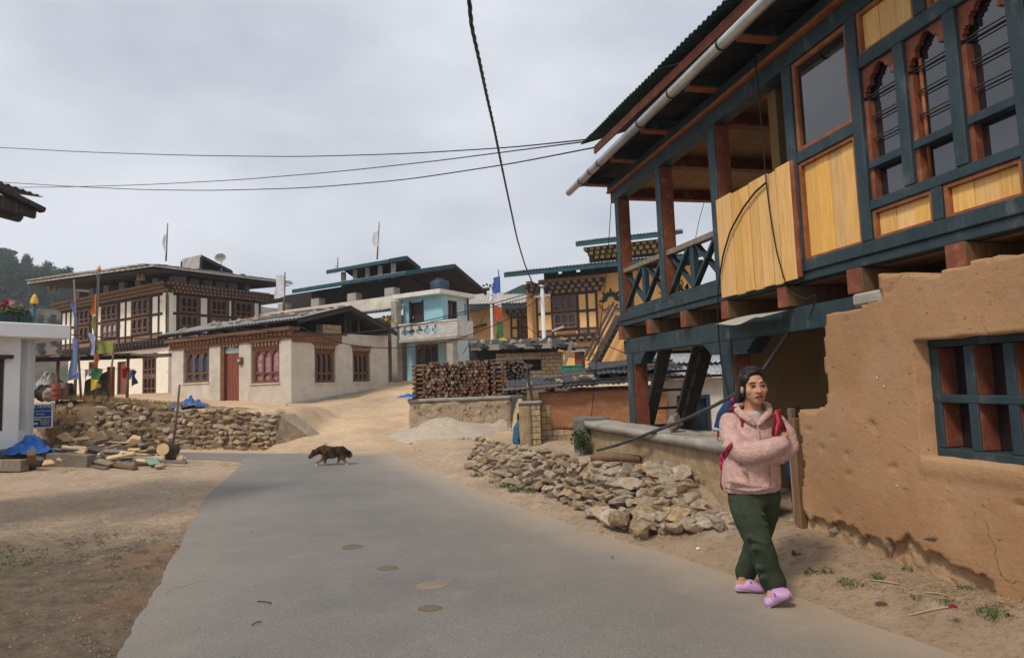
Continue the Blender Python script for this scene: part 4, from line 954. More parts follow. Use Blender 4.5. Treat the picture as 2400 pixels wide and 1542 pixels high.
dw = MB().fb(FWH, dA, dB, -.1, dz, -.15, -.1).build('door', BLUED, wh); MB().fb(FWH, dA, dA+.09, -.1, dz, -.09, .03).build('frame', BLUED, dw); MB().fb(FWH, dB-.09, dB, -.1, dz, -.09, .03).build('frame', BLUED, dw); MB().fb(FWH, dA+.09, dB-.09, dz-.08, dz, -.09, .03).build('frame', BLUED, dw)
ZINC = mat('weathered_zinc', (.42, .43, .44), (.27, .275, .28), rough=.55, metal=.3, scale=2.5, bump=0, c3=(.16, .15, .14), s3=3.5, t3=(.55, .72))
for k, (dd0, zz0, dd1, zz1) in enumerate(((.35, .10, -.9, .42), (-.5, .42, -1.7, .8), (-1.4, .86, -2.6, 1.2))):
    corr(FWH, wA-.45+.1*k, wB+.3, lambda q: (dd0, wzt+zz0), lambda q: (dd1, wzt+zz1), pitch=.13, amp=.022).build('roof_sheet', ZINC, wh, True)
MB().fb(FWH, wA-.3, wB+.2, wzt+.02, wzt+.09, .0, .3).build('eave_beam', DARKW, wh)
MB().fb(FWH, wA, wB, wzt, wzt+1.1, -2.9, -2.7).build('rear_wall', MUDP, wh)
# ================================================================ the houses up the slope
BLKW = mat('black_painted_timber', (.045, .042, .040), (.025, .024, .023), rough=.75, scale=8, bump=.1, c3=(.16, .10, .07), s3=9, t3=(.64, .75))
BRNW = mat('carved_brown_timber', (.215, .105, .055), (.12, .058, .033), rough=.8, scale=9, bump=.25, c3=(.07, .045, .03), s3=11, t3=(.55, .66))
TANB = mat('tan_cornice_block', (.36, .22, .13), (.22, .13, .08), rough=.85, scale=9, bump=.1)
CREAM = mat('cream_plaster', (.90, .83, .71), (.82, .74, .61), rough=.9, scale=2, bump=.15, c3=(.42, .29, .17), s3=2.2, t3=(.62, .72))
PANEY = glass('shaded_pane', (.012, .013, .015), .15)
PALEP = glass('pale_reflecting_pane', (.35, .38, .42), .25)
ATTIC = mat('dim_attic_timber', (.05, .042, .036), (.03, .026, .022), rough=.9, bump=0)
ROOFT = mat('pale_weathered_roof', (.47, .44, .40), (.33, .31, .285), rough=.8, scale=2.5, stretch=(1, 1, 1), bump=.1, c3=(.22, .20, .18), s3=4)
TEALF = mat('teal_fascia', (.018, .09, .105), (.012, .06, .072), rough=.6, scale=3, bump=.05)
YELP = mat('ochre_yellow_plaster', (.86, .51, .20), (.78, .45, .17), rough=.9, scale=1.2, bump=.1, c3=(.80, .53, .28), s3=1.1, t3=(.55, .75))
ORNP = mat('orange_carved_panel', (.46, .19, .09), (.25, .11, .06), rough=.85, scale=14, bump=.2, c3=(.09, .06, .045), s3=16, t3=(.55, .62))
def window_b(par, F_, s0, s1, z0, z1, nl, d=.0, wood=BRNW, pane=PANEY, low=.30, head=True, deep=.10, name='window', dent=False):
    """carved window: nl scallop-headed lights over a row of lozenge panels"""
    fr = .10*(z1-z0) if False else min(.09, .1*(s1-s0)); P_ = F_.pt
    w_ = MB(); w_.fb(F_, s0, s0+fr, z0, z1, d-.06, d+.05); w_.fb(F_, s1-fr, s1, z0, z1, d-.06, d+.05); w_.fb(F_, s0+fr, s1-fr, z1-fr, z1, d-.06, d+.05); w_.fb(F_, s0+fr, s1-fr, z0, z0+fr, d-.06, d+.05)
    wo = w_.build(name, wood, par)
    a, b = s0+fr, s1-fr; lw = (b-a)/nl; zl = lerp(z0+fr, z1-fr, low)
    for i in range(nl):
        x0, x1 = a+lw*i+lw*.09, a+lw*(i+1)-lw*.09
        mb = MB(); arch_head(mb, F_, x0, x1, lerp(zl, z1-fr, .62), z1-fr, d-.02, d+.02, 12)
        mb.fb(F_, a+lw*i, x0, z0+fr, z1-fr, d-.04, d+.03); mb.fb(F_, x1, a+lw*(i+1), z0+fr, z1-fr, d-.04, d+.03)
        if low > .05:
            mb.fb(F_, x0, x1, zl-.04, zl+.03, d-.04, d+.035)
            zc = (z0+fr+zl)/2; h_ = (zl-.04-z0-fr)/2; c_ = (x0+x1)/2      # panel with lozenge hole
            for sx in (0, 1):
                for sz in (0, 1):
                    cx_ = x0 if sx == 0 else x1; cz_ = zc-h_ if sz == 0 else zc+h_
                    mb.prism([P_(cx_, cz_, d-.02), P_(lerp(cx_, c_, .62), cz_, d-.02), P_(cx_, lerp(cz_, zc, .62), d-.02)], F_.n*.035)
        mb.build('light', wood, wo)
        MB().fb(F_, x0, x1, z0+fr, z1-fr, d-.055, d-.045).build('pane', pane, wo)
    if dent:
        mb = MB(); n = max(4, int((s1-s0)/.16)); mb.fb(F_, s0-.12, s1+.12, z1+.14, z1+.19, d, d+.22)
        for i in range(n): q = lerp(s0-.06, s1+.06, i/(n-1)); mb.fb(F_, q-.035, q+.035, z1+.02, z1+.14, d, d+.16+.04*(i % 2))
        mb.build('head_blocks', TANB if wood is BRNW else WHITE, wo)
    return wo
def dentils(par, F_, s0, s1, z, rows, m_a, m_b, d=.0, bw=.16, bh=.17, out=.11, name='cornice_blocks'):
    mb = MB(); bk = MB()
    for r in range(rows):
        dd = d+out*(r+1); zz = z+bh*r; n = int((s1-s0+2*dd*0)/(bw*1.75))
        bk.fb(F_, s0-dd*.8, s1+dd*.8, zz, zz+bh*.96, d-.1, dd-.07)
        for i in range(n+1):
            q = lerp(s0-dd*.6, s1+dd*.6, min(1, (i+.5*(r % 2))/(n+.5))); mb.fb(F_, q-bw/2, q+bw/2, zz+bh*.12, zz+bh*.92, dd-.10, dd+.03)
    o = mb.build(name, m_a, par); tag(o, kind='stuff'); bk.build('cornice_board', m_b, par); return o
def flat_roof_slab(par, pts, th, m_, name='roof'):
    mb = MB(); mb.prism(pts, V(0, 0, th)); return mb.build(name, m_, par)
# ---------------------------------------------------------------- grey cement house
Cg = on_z(683, 948, 1.02); GL = Fac(Cg, E1); GR = Fac(Cg, E2)
gh = thing('cement_house', V(Cg.x, Cg.y, 1.0), 'single storey grey cement house with red door and stone-weighted tin roof', 'house')
CEM = mat('patchy_cement', (.67, .605, .515), (.52, .465, .39), rough=.92, scale=1.2, bump=.25, bscale=22, c3=(.46, .41, .345), s3=1.3, t3=(.5, .7), detail=9)
WARMW = mat('varnished_frame', (.24, .10, .04), (.12, .05, .022), rough=.6, scale=8, bump=.1)
lenL = GL.px(402, 870)[0]; lenR = GR.px(910, 850)[0]
zg = lambda F_, x, y: F_.px(x, y)[1]
wtop = zg(GL, 684, 793); w1 = GL.px(430, 812)+GL.px(490, 895); w2 = GL.px(588, 803)+GL.px(655, 896); dr_ = GL.px(516, 806)+GL.px(560, 924)
def rect(t): return (min(t[0], t[2]), max(t[0], t[2]), min(t[1], t[3]), max(t[1], t[3]))
W1, W2, D1 = rect(w1), rect(w2), rect(dr_)
wall_holes(GL, .0, lenL, .6, wtop, -.25, 0, [W1, W2, (D1[0], D1[1], .9, D1[3])], CEM, gh)
V1, V2 = rect(GR.px(737, 806)+GR.px(787, 896)), rect(GR.px(826, 812)+GR.px(869, 894))
wall_holes(GR, .253, lenR, .6, wtop-.12, -.25, 0, [V1, V2], CEM, gh)
sH = GR.px(800, 800)[0]; wall_holes(GR, sH, lenR, wtop-.12, zg(GR, 905, 788), -.25, -.001, [], CEM, gh)
GB = Fac(GR.pt(lenR, 0, 0), E1); MB().hexa([GR.pt(lenR, .6, -.3), GR.pt(lenR, .6, -6), GR.pt(lenR-.25, .6, -6), GR.pt(lenR-.25, .6, -.3), GR.pt(lenR, wtop, -.3), GR.pt(lenR, wtop, -6), GR.pt(lenR-.25, wtop, -6), GR.pt(lenR-.25, wtop, -.3)]).build('rear_wall', CEM, gh)
MB().fb(GL, -.06, lenL, .6, 1.08, .0, .10).build('plinth', CONC, gh); 
mb = MB(); Q = GR.pt; mb.hexa([Q(-.1, .6, 0), Q(lenR, .6, 0), Q(lenR, .6, .12), Q(-.1, .6, .12), Q(-.1, 1.06, 0), Q(lenR, zg(GR, 905, 905), 0), Q(lenR, zg(GR, 905, 905), .10), Q(-.1, 1.06, .10)]); mb.build('plinth', CONC, gh)
def plain_window(par, F_, R, curtain, wood, dent=True):
    s0, s1, z0, z1 = R; h_ = z1-z0; o = window_b(par, F_, s0+.04, s1-.03, z0, z1-.16*h_, 3, d=-.13, wood=wood, pane=curtain, low=.26)
    mb = MB(); mb.fb(F_, s0, s1, z1-.15*h_, z1-.1, -.2, -.03); mb.build('head_board', wood, o)
    mb = MB(); n = 8
    for i in range(n): q = lerp(s0, s1, (i+.5)/n); mb.fb(F_, q-.045, q+.045, z1-.17, z1-.03, -.06, .05)
    mb.build('head_blocks', TANB, o); MB().fb(F_, s0-.08, s1+.05, z1-.028, z1+.03, -.1, .09).build('lintel', BRNW, o); MB().fb(F_, s0-.05, s1+.05, z0-.05, z0-.003, -.2, .05).build('sill', CEM, o)
    return o
CUR_B = glass('blue_curtain_pane', (.025, .06, .10), .2); CUR_P = mat('pink_curtain_pane', (.52, .33, .37), (.24, .07, .11), rough=.25, scale=9, bump=0)
plain_window(gh, GL, W1, CUR_B, WARMW); plain_window(gh, GL, W2, CUR_P, WARMW)
plain_window(gh, GR, V1, PANEY, BRNW); plain_window(gh, GR, V2, PANEY, BRNW)
REDD = mat('worn_red_door', (.30, .085, .045), (.19, .055, .035), rough=.7, scale=3, stretch=(8, 8, .6), bump=.15, c3=(.06, .05, .045), s3=2, t3=(.60, .72))
do = MB().fb(GL, D1[0]+.05, D1[1]-.22, 1.12, D1[3]-.42, -.2, -.16).build('door', REDD, gh); n = 5
for i in range(n): a = lerp(D1[0]+.06, D1[1]-.23, i/n); MB().fb(GL, a, a+(D1[1]-D1[0]-.29)/n-.012, 1.13, D1[3]-.43, -.159, -.145).build('board', REDD, do)
MB().fb(GL, D1[1]-.21, D1[1], .95, D1[3]-.05, -.22, -.02).build('frame', WARMW, do); MB().fb(GL, D1[0], D1[0]+.05, .95, D1[3]-.05, -.22, -.02).build('frame', WARMW, do); MB().fb(GL, D1[0]+.05, D1[1]-.21, D1[3]-.40, D1[3]-.2, -.22, -.1).build('fanlight', PALEP, do)
mb = MB()
for i in range(6): q = lerp(D1[0], D1[1], (i+.5)/6); mb.fb(GL, q-.045, q+.045, D1[3]-.16, D1[3]-.03, -.06, .05)
mb.build('head_blocks', TANB, do); MB().fb(GL, D1[0]-.08, D1[1]+.08, D1[3]-.028, D1[3]+.03, -.1, .09).build('lintel', BRNW, do)
MB().fb(GL, D1[0]-.15, D1[1]+.25, .95, 1.10, .101, .5).build('door_step', CONC, gh); MB().fb(GL, D1[0]-.0, D1[1]+.5, .8, .98, .501, .85).build('door_step', CONC, gh)
s_, z_ = GL.px(566, 846); em = MB().fb(GL, s_-.12, s_+.12, z_-.14, z_+.14, .002, .09).build('meter_box', BRNW, gh, bevel=.01); MB().tube([GL.pt(s_, z_, .09), GL.pt(s_, z_, .14)], .07, 12).build('dial', PALEP, em, True)
# frieze
dentils(gh, GL, .05, lenL, wtop+.10, 1, mat('orange_frieze_block', (.38, .17, .055), (.22, .10, .038), rough=.8), BRNW, d=-.05, bw=.14, bh=.19, out=.14, name='frieze_blocks')
MB().fb(GL, -.1, lenL+.1, wtop+.002, wtop+.10, -.2, .06).build('frieze_board', WARMW, gh); MB().fb(GL, -.25, lenL+.1, wtop+.295, wtop+.42, -.2, .28).build('frieze_board', BRNW, gh)
MB().fb(GR, .065, sH-.02, wtop-.118, wtop+.20, -.2, .06).build('frieze_board', WARMW, gh); MB().fb(GR, .29, sH+.3, wtop+.205, wtop+.27, -.2, .02).build('frieze_board', BRNW, gh)
# gable roof, ridge along E1
def gable_roof(par, F_, e_px, a_px, b_px, d, x_end, m_top, m_under, fascia=None, th=.07, pitch=.2, amp=.022, rows=2):
    """F_ is the gable-end wall plane, pixels give front eave, apex and rear eave of its overhanging end; the roof runs back along -n to pixel column x_end"""
    pe, pa, pb = [F_.pt(*F_.px(*q, d), d) for q in (e_px, a_px, b_px)]; dr = -F_.n
    L_ = 1.0
    while proj(pe+dr*L_)[0] > x_end and L_ < 40: L_ += .1
    ob = []
    for (p0, p1) in ((pe, pa), (pb, pa)):
        n = int(L_/1.1); 
        for k in range(n):
            mb = MB(); q0, q1 = L_*k/n, L_*(k+1)/n+.03; ns = int((q1-q0)/pitch*5)
            for i in range(ns+1):
                t = lerp(q0, q1, i/ns); w_ = amp*math.sin(t/pitch*2*math.pi)+.008*(k % 2)
                for r in range(rows): mb.v.append(p0.lerp(p1, r/(rows-1))+dr*t+V(0, 0, w_))
            for i in range(ns):
                for r in range(rows-1): a = i*rows+r; mb.f.append((a, a+1, a+rows+1, a+rows))
            ob.append(mb.build('roof_sheet', m_top, par, True))
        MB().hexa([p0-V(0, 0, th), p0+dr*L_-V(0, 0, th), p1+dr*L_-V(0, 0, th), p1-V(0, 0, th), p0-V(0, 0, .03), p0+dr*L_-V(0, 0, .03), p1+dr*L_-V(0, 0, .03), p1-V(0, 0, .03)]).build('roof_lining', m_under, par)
        for k in range(int(L_/1.6)+1):
            q = dr*(L_*k/max(1, int(L_/1.6))); MB().bar(p0+q-V(0, 0, th+.07), p1+q-V(0, 0, th+.07), .08, .12).build('rafter', m_under, par)
    if fascia:
        MB().bar(pe-V(0, 0, .09)-F_.u*.02, pe+dr*L_-V(0, 0, .09)-F_.u*.02, .04, .17).build('fascia_board', fascia, par); MB().bar(pe-V(0, 0, .07)+F_.n*.03, pa-V(0, 0, .07)+F_.n*.03, .04, .2).build('barge_board', fascia, par); MB().bar(pa-V(0, 0, .07)+F_.n*.03, pb-V(0, 0, .07)+F_.n*.03, .04, .2).build('barge_board', ATTIC, par)
    return pe, pa, pb, dr, L_
TIN = mat('grey_tin_roof', (.33, .34, .35), (.21, .215, .22), rough=.6, metal=.2, scale=2, bump=0, c3=(.20, .17, .14), s3=2.5, t3=(.5, .68))
pe, pa, pb, dr, L_ = gable_roof(gh, GR, (700, 745), (822, 716), (930, 776), .55, 372, TIN, ATTIC)
for t in (.25, .65, .95):
    p_ = pb.lerp(pa, t*.9)-GR.n*.7; MB().bar(V(p_.x, p_.y, wtop-.1), p_-V(0, 0, .1), .09, .09, (0, 1, 0)).build('roof_strut', DARKW, gh)
s_ = GR.px(793, 760)[0]; brick_grid(gh, GR, s_-.75, s_+.2, wtop-.1, wtop+.62, -.45, -.05, .4, .2, ADOBE, 6)
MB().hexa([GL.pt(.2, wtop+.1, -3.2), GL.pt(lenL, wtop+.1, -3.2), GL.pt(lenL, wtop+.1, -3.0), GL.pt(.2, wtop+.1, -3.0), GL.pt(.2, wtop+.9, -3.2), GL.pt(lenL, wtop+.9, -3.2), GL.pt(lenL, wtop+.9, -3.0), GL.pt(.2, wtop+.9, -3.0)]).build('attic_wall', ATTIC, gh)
rg = random.Random(11)
lab_st = []
for k in range(34):
    t = rg.uniform(.12, .97); q = rg.uniform(.1, L_-.5); b_ = .5+.5*rg.random(); t = max(t, .1)
    p_ = pe.lerp(pa, t)+dr*q; w_ = rg.uniform(.16, .34)
    o = inst('roof_stone', ROCKS[k % 14], p_+V(0, 0, .05), (rg.uniform(-.3, .3), rg.uniform(-.3, .3), rg.random()*6), (w_*1.3, w_, w_*.6)); lab_st.append((proj(o.location)[0], o))
label_row(lab_st, 'weight stone on the cement house tin roof', 'stones weighing down the cement house roof')
for k, (t0, q0, t1, q1) in enumerate(((.3, 1.0, .35, 4.0), (.75, .3, .7, 2.6), (.55, 2.2, .5, 5.2), (.9, 1.5, .88, 4.5))):
    o = MB().bar(pe.lerp(pa, t0)+dr*q0+V(0, 0, .07), pe.lerp(pa, t1)+dr*q1+V(0, 0, .07), .16, .03).build('roof_plank', OLDW); tag(o, ('weathered plank low on the middle of the cement house roof', 'plank near the right gable edge of the cement house roof', 'plank across the middle of the cement house roof', 'plank just below the ridge of the cement house roof')[k], 'plank', 'planks on the cement house roof')
# ---------------------------------------------------------------- big traditional house, upper left
Ct = on_y(388, 940, 33.0); TL = Fac(Ct, E1); TR = Fac(Ct, E2)
th_ = thing('traditional_house', V(Ct.x, Ct.y, 1.2), 'two storey whitewashed farmhouse with black framed carved windows and wide roof, upper left', 'house')
z = lambda y: TL.px(388, y)[1]
TLl = TL.px(142, 760)[0]; TRl = TR.px(612, 760)[0]; zc0, zc1, zb0, zb1 = z(685), z(663), z(795), z(812)
TLg = Fac(Ct-E2*-.30+E1*.3*0, E1)   # ground floor is set back a little
sx = lambda x, y=745: TL.px(x, y)[0]
gw = rect(TL.px(322, 836)+TL.px(352, 926)); gw2 = rect(TL.px(196, 848)+TL.px(216, 880)); gd = rect(TL.px(263, 848)+TL.px(281, 925))
wall_holes(TL, .3, TLl-.4, .3, zb1+.05, -.7, -.3, [gw, gw2, gd], CREAM, th_)
wall_holes(TR, .703, TRl-.3, .3, zb1+.05, -.7, -.3, [], CREAM, th_)
MB().fb(TL, .29, TLl-.35, .3, z(925), -.31, -.24).build('plinth', CONC, th_)
window_b(th_, TL, gw[0], gw[1], lerp(gw[2], gw[3], .02), lerp(gw[2], gw[3], .47), 3, d=-.33); window_b(th_, TL, gw[0], gw[1], lerp(gw[2], gw[3], .5), lerp(gw[2], gw[3], .98), 3, d=-.33, dent=True)
window_b(th_, TL, gw2[0], gw2[1], gw2[2], gw2[3], 3, d=-.33)
dd_ = MB().fb(TL, gd[0], gd[1], gd[2], gd[3], -.45, -.4).build('door', REDD, th_); MB().fb(TL, gd[0], gd[0]+.1, gd[2], gd[3], -.39, -.28).build('frame', BRNW, dd_); MB().fb(TL, gd[1]-.1, gd[1], gd[2], gd[3], -.39, -.28).build('frame', BRNW, dd_)
def timber_bay(par, F_, s0, s1, z0, z1, wins, panel, zrow, d=0, ext=.35):
    """framed bay: wins is a list of (s0,s1); the rest is filled with pairs of plaster panels"""
    MB().fb(F_, s0, s1, z0, z1, d-ext, d-.06).build('bay_wall', panel, par)
    zz0 = lerp(z0, z1, .17); zt_ = z1-.12; zm = (zz0+zt_)/2
    fr = MB()
    for (za, zb_) in ((zt_, z1), (zm-.07, zm+.07), (zz0-.1, zz0), (z0, z0+.1)): 
        last = s0
        fr.fb(F_, s0, s1, za, zb_, d-.05, d-.01)
    for i, (a, b) in enumerate(wins):
        window_b(par, F_, a, b, zz0+.02, zm-.05, 3, d=d+.03, pane=PALEP if i % 2 else PANEY); window_b(par, F_, a, b, zm+.05, zt_+.0, 3, d=d+.03, low=.32)
    edges = [s0]+[q for w_ in wins for q in w_]+[s1]
    for a, b in zip(edges[0::2], edges[1::2]):
        if b-a < .25: continue
        n = max(1, round((b-a)/.72)); 
        for i in range(n+1): q = lerp(a+.07, b-.07, i/n); fr.fb(F_, q-.065, q+.065, z0+.1, zt_, d-.055, d)
        for i in range(n):
            u0, u1 = lerp(a+.07, b-.07, i/n)+.09, lerp(a+.07, b-.07, (i+1)/n)-.09
            MB().fb(F_, u0, u1, z0+.13, zz0-.13, d-.055, d-.03).build('carved_panel', ORNP, par)
            for (za, zb_) in ((zz0, zm-.07), (zm+.07, zt_)): MB().fb(F_, u0-.03, u1+.03, za, zb_, d-.058, d-.04).build('plaster_panel', panel, par)
    for a, b in wins: MB().fb(F_, a+.1, b-.1, z0+.13, zz0-.13, d-.055, d-.03).build('carved_panel', ORNP, par)
    o = fr.build('bay_frame', BLKW, par); return o
timber_bay(th_, TL, 0, TLl, zb0, zc0, [(sx(352), sx(310)), (sx(277), sx(239)), (sx(212), sx(177))], CREAM, 0)
tr = lambda x, y=735: TR.px(x, y)[0]
timber_bay(th_, TR, 0.0, TRl, zb0, zc0, [(tr(420), tr(465)), (tr(492), tr(532)), (tr(548), tr(592))], CREAM, 0)
dentils(th_, TL, -.1, TLl, zc0, 3, TANB, BLKW, d=0, bw=.12, bh=(zc1-zc0)/3, out=.15); dentils(th_, TR, .1, TRl, zc0, 3, TANB, BLKW, d=0, bw=.12, bh=(zc1-zc0)/3, out=.15)
dentils(th_, TL, .3, TLl-.3, zb1+.0, 2, BLKW, BRNW, d=-.3, bw=.2, bh=(zb0-zb1)/2, out=.15, name='bay_brackets')
MB().prism([TL.pt(.3, zc1-.02, -.2), TL.pt(TLl-.2, zc1-.02, -.2), TL.pt(TLl-.2, zc1-.02, -9), TL.pt(.3, zc1-.02, -9)], V(0, 0, .1)).build('attic_floor', ATTIC, th_)
zr = TL.px(390, 612, 1.6)[1]
for k in range(7): MB().fb(TL, lerp(.2, TLl-.9, k/6), lerp(.2, TLl-.9, k/6)+.55, zc1, zr+.2, -1.2, -.6).build('attic_pier', CONC, th_)
for k in range(6): MB().fb(TR, lerp(.8, TRl-.9, k/5), lerp(.8, TRl-.9, k/5)+.55, zc1, zr+.2, -1.2, -.6).build('attic_pier', CONC, th_)
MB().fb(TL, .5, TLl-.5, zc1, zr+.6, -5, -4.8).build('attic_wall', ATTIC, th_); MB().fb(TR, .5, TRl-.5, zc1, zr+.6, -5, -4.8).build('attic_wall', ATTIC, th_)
# wide hipped roof
def eave(F_, px_, d_): return F_.px(px_, 0, d_)[0]
a0 = Ct+TL.n*1.55+TR.n*1.55; a0.z = 0
ll = TLl+1.3; lr = TRl+1.3
la = 1.0
while proj(V(a0.x, a0.y, zr)+E1*la)[0] > 66 and la < 40: la += .1
lb = 1.0
while proj(V(a0.x, a0.y, zr)+E2*lb)[0] < 684 and lb < 60: lb += .1
A = V(a0.x, a0.y, zr); B = A+E1*la; D_ = A+E2*lb
B.z = on_y(68, 661, B.y).z; D_.z = on_y(684, 662, D_.y).z; Cc = B+D_-A
mb = MB(); up = V(0, 0, 1.25); Rg1 = A+E1*la*.5+E2*lb*.35+up; Rg2 = A+E1*la*.5+E2*lb*.65+up
for tri in ((A, B, Rg1), (B, Cc, Rg2, Rg1), (Cc, D_, Rg2), (D_, A, Rg1, Rg2)): mb.poly(tri)
rf = mb.build('roof', ROOFT, th_); md = rf.modifiers.new('t', 'SOLIDIFY'); md.thickness = .05; md.offset = -1
mb = MB(); lo = V(0, 0, -.19)
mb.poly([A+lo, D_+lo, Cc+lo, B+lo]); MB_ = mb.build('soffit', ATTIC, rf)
for p0, p1 in ((A, B), (A, D_)): MB().bar(p0+V(0, 0, -.06), p1+V(0, 0, -.06), .06, .1).build('eave_board', ROOFT, rf)
for k in range(26):   # roofing boards that give the eave its ragged edge
    t = (k+.5)/26; p_ = A.lerp(B, t); MB().bar(p_+V(0, 0, .03+.02*(k % 2))-TL.n*-.05, p_.lerp(Rg1, .35)+V(0, 0, .05+.02*(k % 2)), la/26*.95, .03).build('roof_board', ROOFT, rf)
    p_ = A.lerp(D_, t); MB().bar(p_+V(0, 0, .03+.02*(k % 2)), p_.lerp(Rg2, .3)+V(0, 0, .05+.02*(k % 2)), lb/26*.95, .03).build('roof_board', ROOFT, rf)
F2 = Fac(Ct+E1*1.5+E2*5.0, E2)
pe2, pa2, pb2, dr2, L2 = gable_roof(th_, F2, (470, 628), (472, 597), (545, 634), .3, 425, ROOFT, ATTIC)
MB().hexa([pe2-V(0, 0, .9), pe2+dr2*L2-V(0, 0, .9), pb2+dr2*L2-V(0, 0, .9), pb2-V(0, 0, .9), pe2-V(0, 0, .05), pe2+dr2*L2-V(0, 0, .05), pb2+dr2*L2-V(0, 0, .05), pb2-V(0, 0, .05)]).build('lantern_wall', ATTIC, th_)
for x_, y_ in ((326, 645), (335, 645), (118, 672), (130, 674)):
    s_, z_ = TL.px(x_, y_, 1.0); bo = MB().tube([TL.pt(s_, z_-.25, 1), TL.pt(s_, z_-.2, 1), TL.pt(s_, z_, 1), TL.pt(s_, z_+.1, 1)], [.13, .12, .08, .03], 10).build('hanging_bell', TANB, th_, True)
# ---------------------------------------------------------------- concrete and blue house
Cb = on_y(1042, 880, 29.0); BF = Fac(Cb, E1); BR_ = Fac(Cb, E2)
bh = thing('blue_house', V(Cb.x, Cb.y, 1.3), 'half blue concrete house with pierced white balcony and two teal-edged roofs', 'house')
BLUE = mat('sky_blue_plaster', (.33, .58, .66), (.25, .49, .57), rough=.9, scale=2, bump=.1, c3=(.42, .56, .60), s3=1.6, t3=(.55, .72))
LBLUE = mat('faded_blue_plaster', (.46, .56, .60), (.36, .46, .50), rough=.9, scale=2, bump=.1, c3=(.56, .62, .63), s3=1.4)
DKD = mat('dark_maroon_timber', (.055, .028, .024), (.035, .02, .018), rough=.6, bump=.05)
bz = lambda y: BF.px(1040, y)[1]; bs_ = lambda x, y=740: BF.px(x, y)[0]; br_ = lambda x, y=730: BR_.px(x, y)[0]
sl = bs_(945); dR = rect(BF.px(962, 710)+BF.px(992, 775)); wG = rect(BF.px(966, 808)+BF.px(1022, 868))
wall_holes(BF, 0, sl, bz(790), bz(690), -.25, 0, [dR], BLUE, bh); wall_holes(BF, 0.2, sl, .8, bz(798), -.45, -.2, [wG], BLUE, bh)
wR1 = rect(BR_.px(1049, 703)+BR_.px(1073, 757)); wR2 = rect(BR_.px(1088, 712)+BR_.px(1093, 740))
wall_holes(BR_, .253, br_(1100), .6, BR_.px(1042, 690)[1], -.25, 0, [wR1, wR2], LBLUE, bh)
window_b(bh, BR_, *wR1, 3, d=-.1, wood=DKD); MB().fb(BR_, *wR2, -.2, -.1).build('window', PANEY, bh)
d_o = MB().fb(BF, *dR, -.15, -.1).build('door', DKD, bh); MB().fb(BF, dR[0]-.06, dR[0]+.03, dR[2], dR[3]+.06, -.09, .05).build('frame', DKD, d_o); MB().fb(BF, dR[1]-.03, dR[1]+.06, dR[2], dR[3]+.06, -.09, .05).build('frame', DKD, d_o)
s_, z_ = BF.px(967, 745); MB().ball(BF.pt(s_, z_, -.05), .05, n=6).build('handle', STEEL, d_o)
window_b(bh, BF, *wG, 3, d=-.3, wood=WARMW, low=0, pane=CUR_B)
_q = br_(1100)+.15; MB().prism([BF.pt(-.25, bz(690), .5), BF.pt(sl+.2, bz(690), .5), BF.pt(sl+.2, bz(690), -_q), BF.pt(-.25, bz(690), -_q)], V(0, 0, .2)).build('roof_slab', WHITE, bh)
# balcony with brick crosses
BO = 1.15; bl0, bl1 = BF.px(1072, 775, BO)[0], BF.px(936, 775, BO)[0]; bzb, bzt = BF.px(1000, 792, BO)[1], BF.px(1000, 757, BO)[1]
MB().fb(BF, bl0, bl1, bzb-.12, bzb, -.2, BO+.05).build('balcony_slab', CONC, bh)
WBR = mat('whitewashed_brick', (.66, .64, .60), (.50, .48, .44), rough=.9, scale=6, bump=.35, rnd=.12)
nr = 8; hh = (bzt-bzb)/nr; bwid = .30
crosses = [lerp(bl0, bl1, t) for t in (.36, .50, .64, .78, .90)]
for r in range(nr):
    a = bl0-(bwid/2 if r % 2 else 0)
    while a < bl1:
        x0, x1 = max(a, bl0), min(a+bwid, bl1); a += bwid; segs = [(x0, x1)]
        for c_ in crosses:
            hw_ = .19 if r in (3, 4) else (.08 if r in (2, 5) else 0)
            if r == 6: hw_ = .06
            if hw_:
                ns = []
                for (p_, q_) in segs:
                    if q_ <= c_-hw_ or p_ >= c_+hw_: ns.append((p_, q_))
                    else:
                        if p_ < c_-hw_: ns.append((p_, c_-hw_))
                        if q_ > c_+hw_: ns.append((c_+hw_, q_))
                segs = ns
        for p_, q_ in segs:
            if q_-p_ > .03: MB().fb(BF, p_+.006, q_-.006, bzb+hh*r+.006, bzb+hh*(r+1)-.006, BO-.16, BO+.0).build('balcony_brick', WBR, bh)
MB().fb(BF, bl0, bl0+.15, bzb, bzt, -.0, BO-.165).build('balcony_side', WBR, bh); MB().fb(BF, bl0-.03, bl1+.03, bzt, bzt+.05, BO-.2, BO+.04).build('balcony_cap', WHITE, bh)
for x_ in (1058, 928):
    s_ = BF.px(x_, 840, BO-.2)[0]; MB().fb(BF, s_-.16, s_+.16, .6, bzb-.12 if x_ > 1000 else bz(700), BO-.45, BO-.1).build('column', CONC, bh)
# grey wing to the left with deep veranda
sw = bs_(690, 690); zw = bz(675)
wall_holes(BF, sl+.3, sw+3, bz(712), bz(676), -.3, -.05, [], CEM, bh); wall_holes(BF, sl+.05, sw+3, .6, bz(712), -2.2, -2.0, [], CONC, bh)
MB().fb(BF, sl+.1, sw+3, bz(786), bz(780), -2.2, BO-.1).build('veranda_floor', CONC, bh)
corr(BF, sl-.1, sw+3, lambda q: (1.5, bz(712)-.18), lambda q: (-.05, bz(712)+.12), pitch=.2, amp=.02).build('veranda_roof', TIN, bh, True)
for t in (.25, .55, .9): s_ = lerp(sl, sw, t); MB().fb(BF, s_-.08, s_+.08, bz(780), bz(715), .9, 1.06).build('veranda_post', BRNW, bh)
for t in (.12, .45, .8, 1.15): s_ = lerp(sl, sw, t); MB().fb(BF, s_-.3, s_+.3, bz(676), bz(655), -.5, -.06).build('attic_pier', CONC, bh)
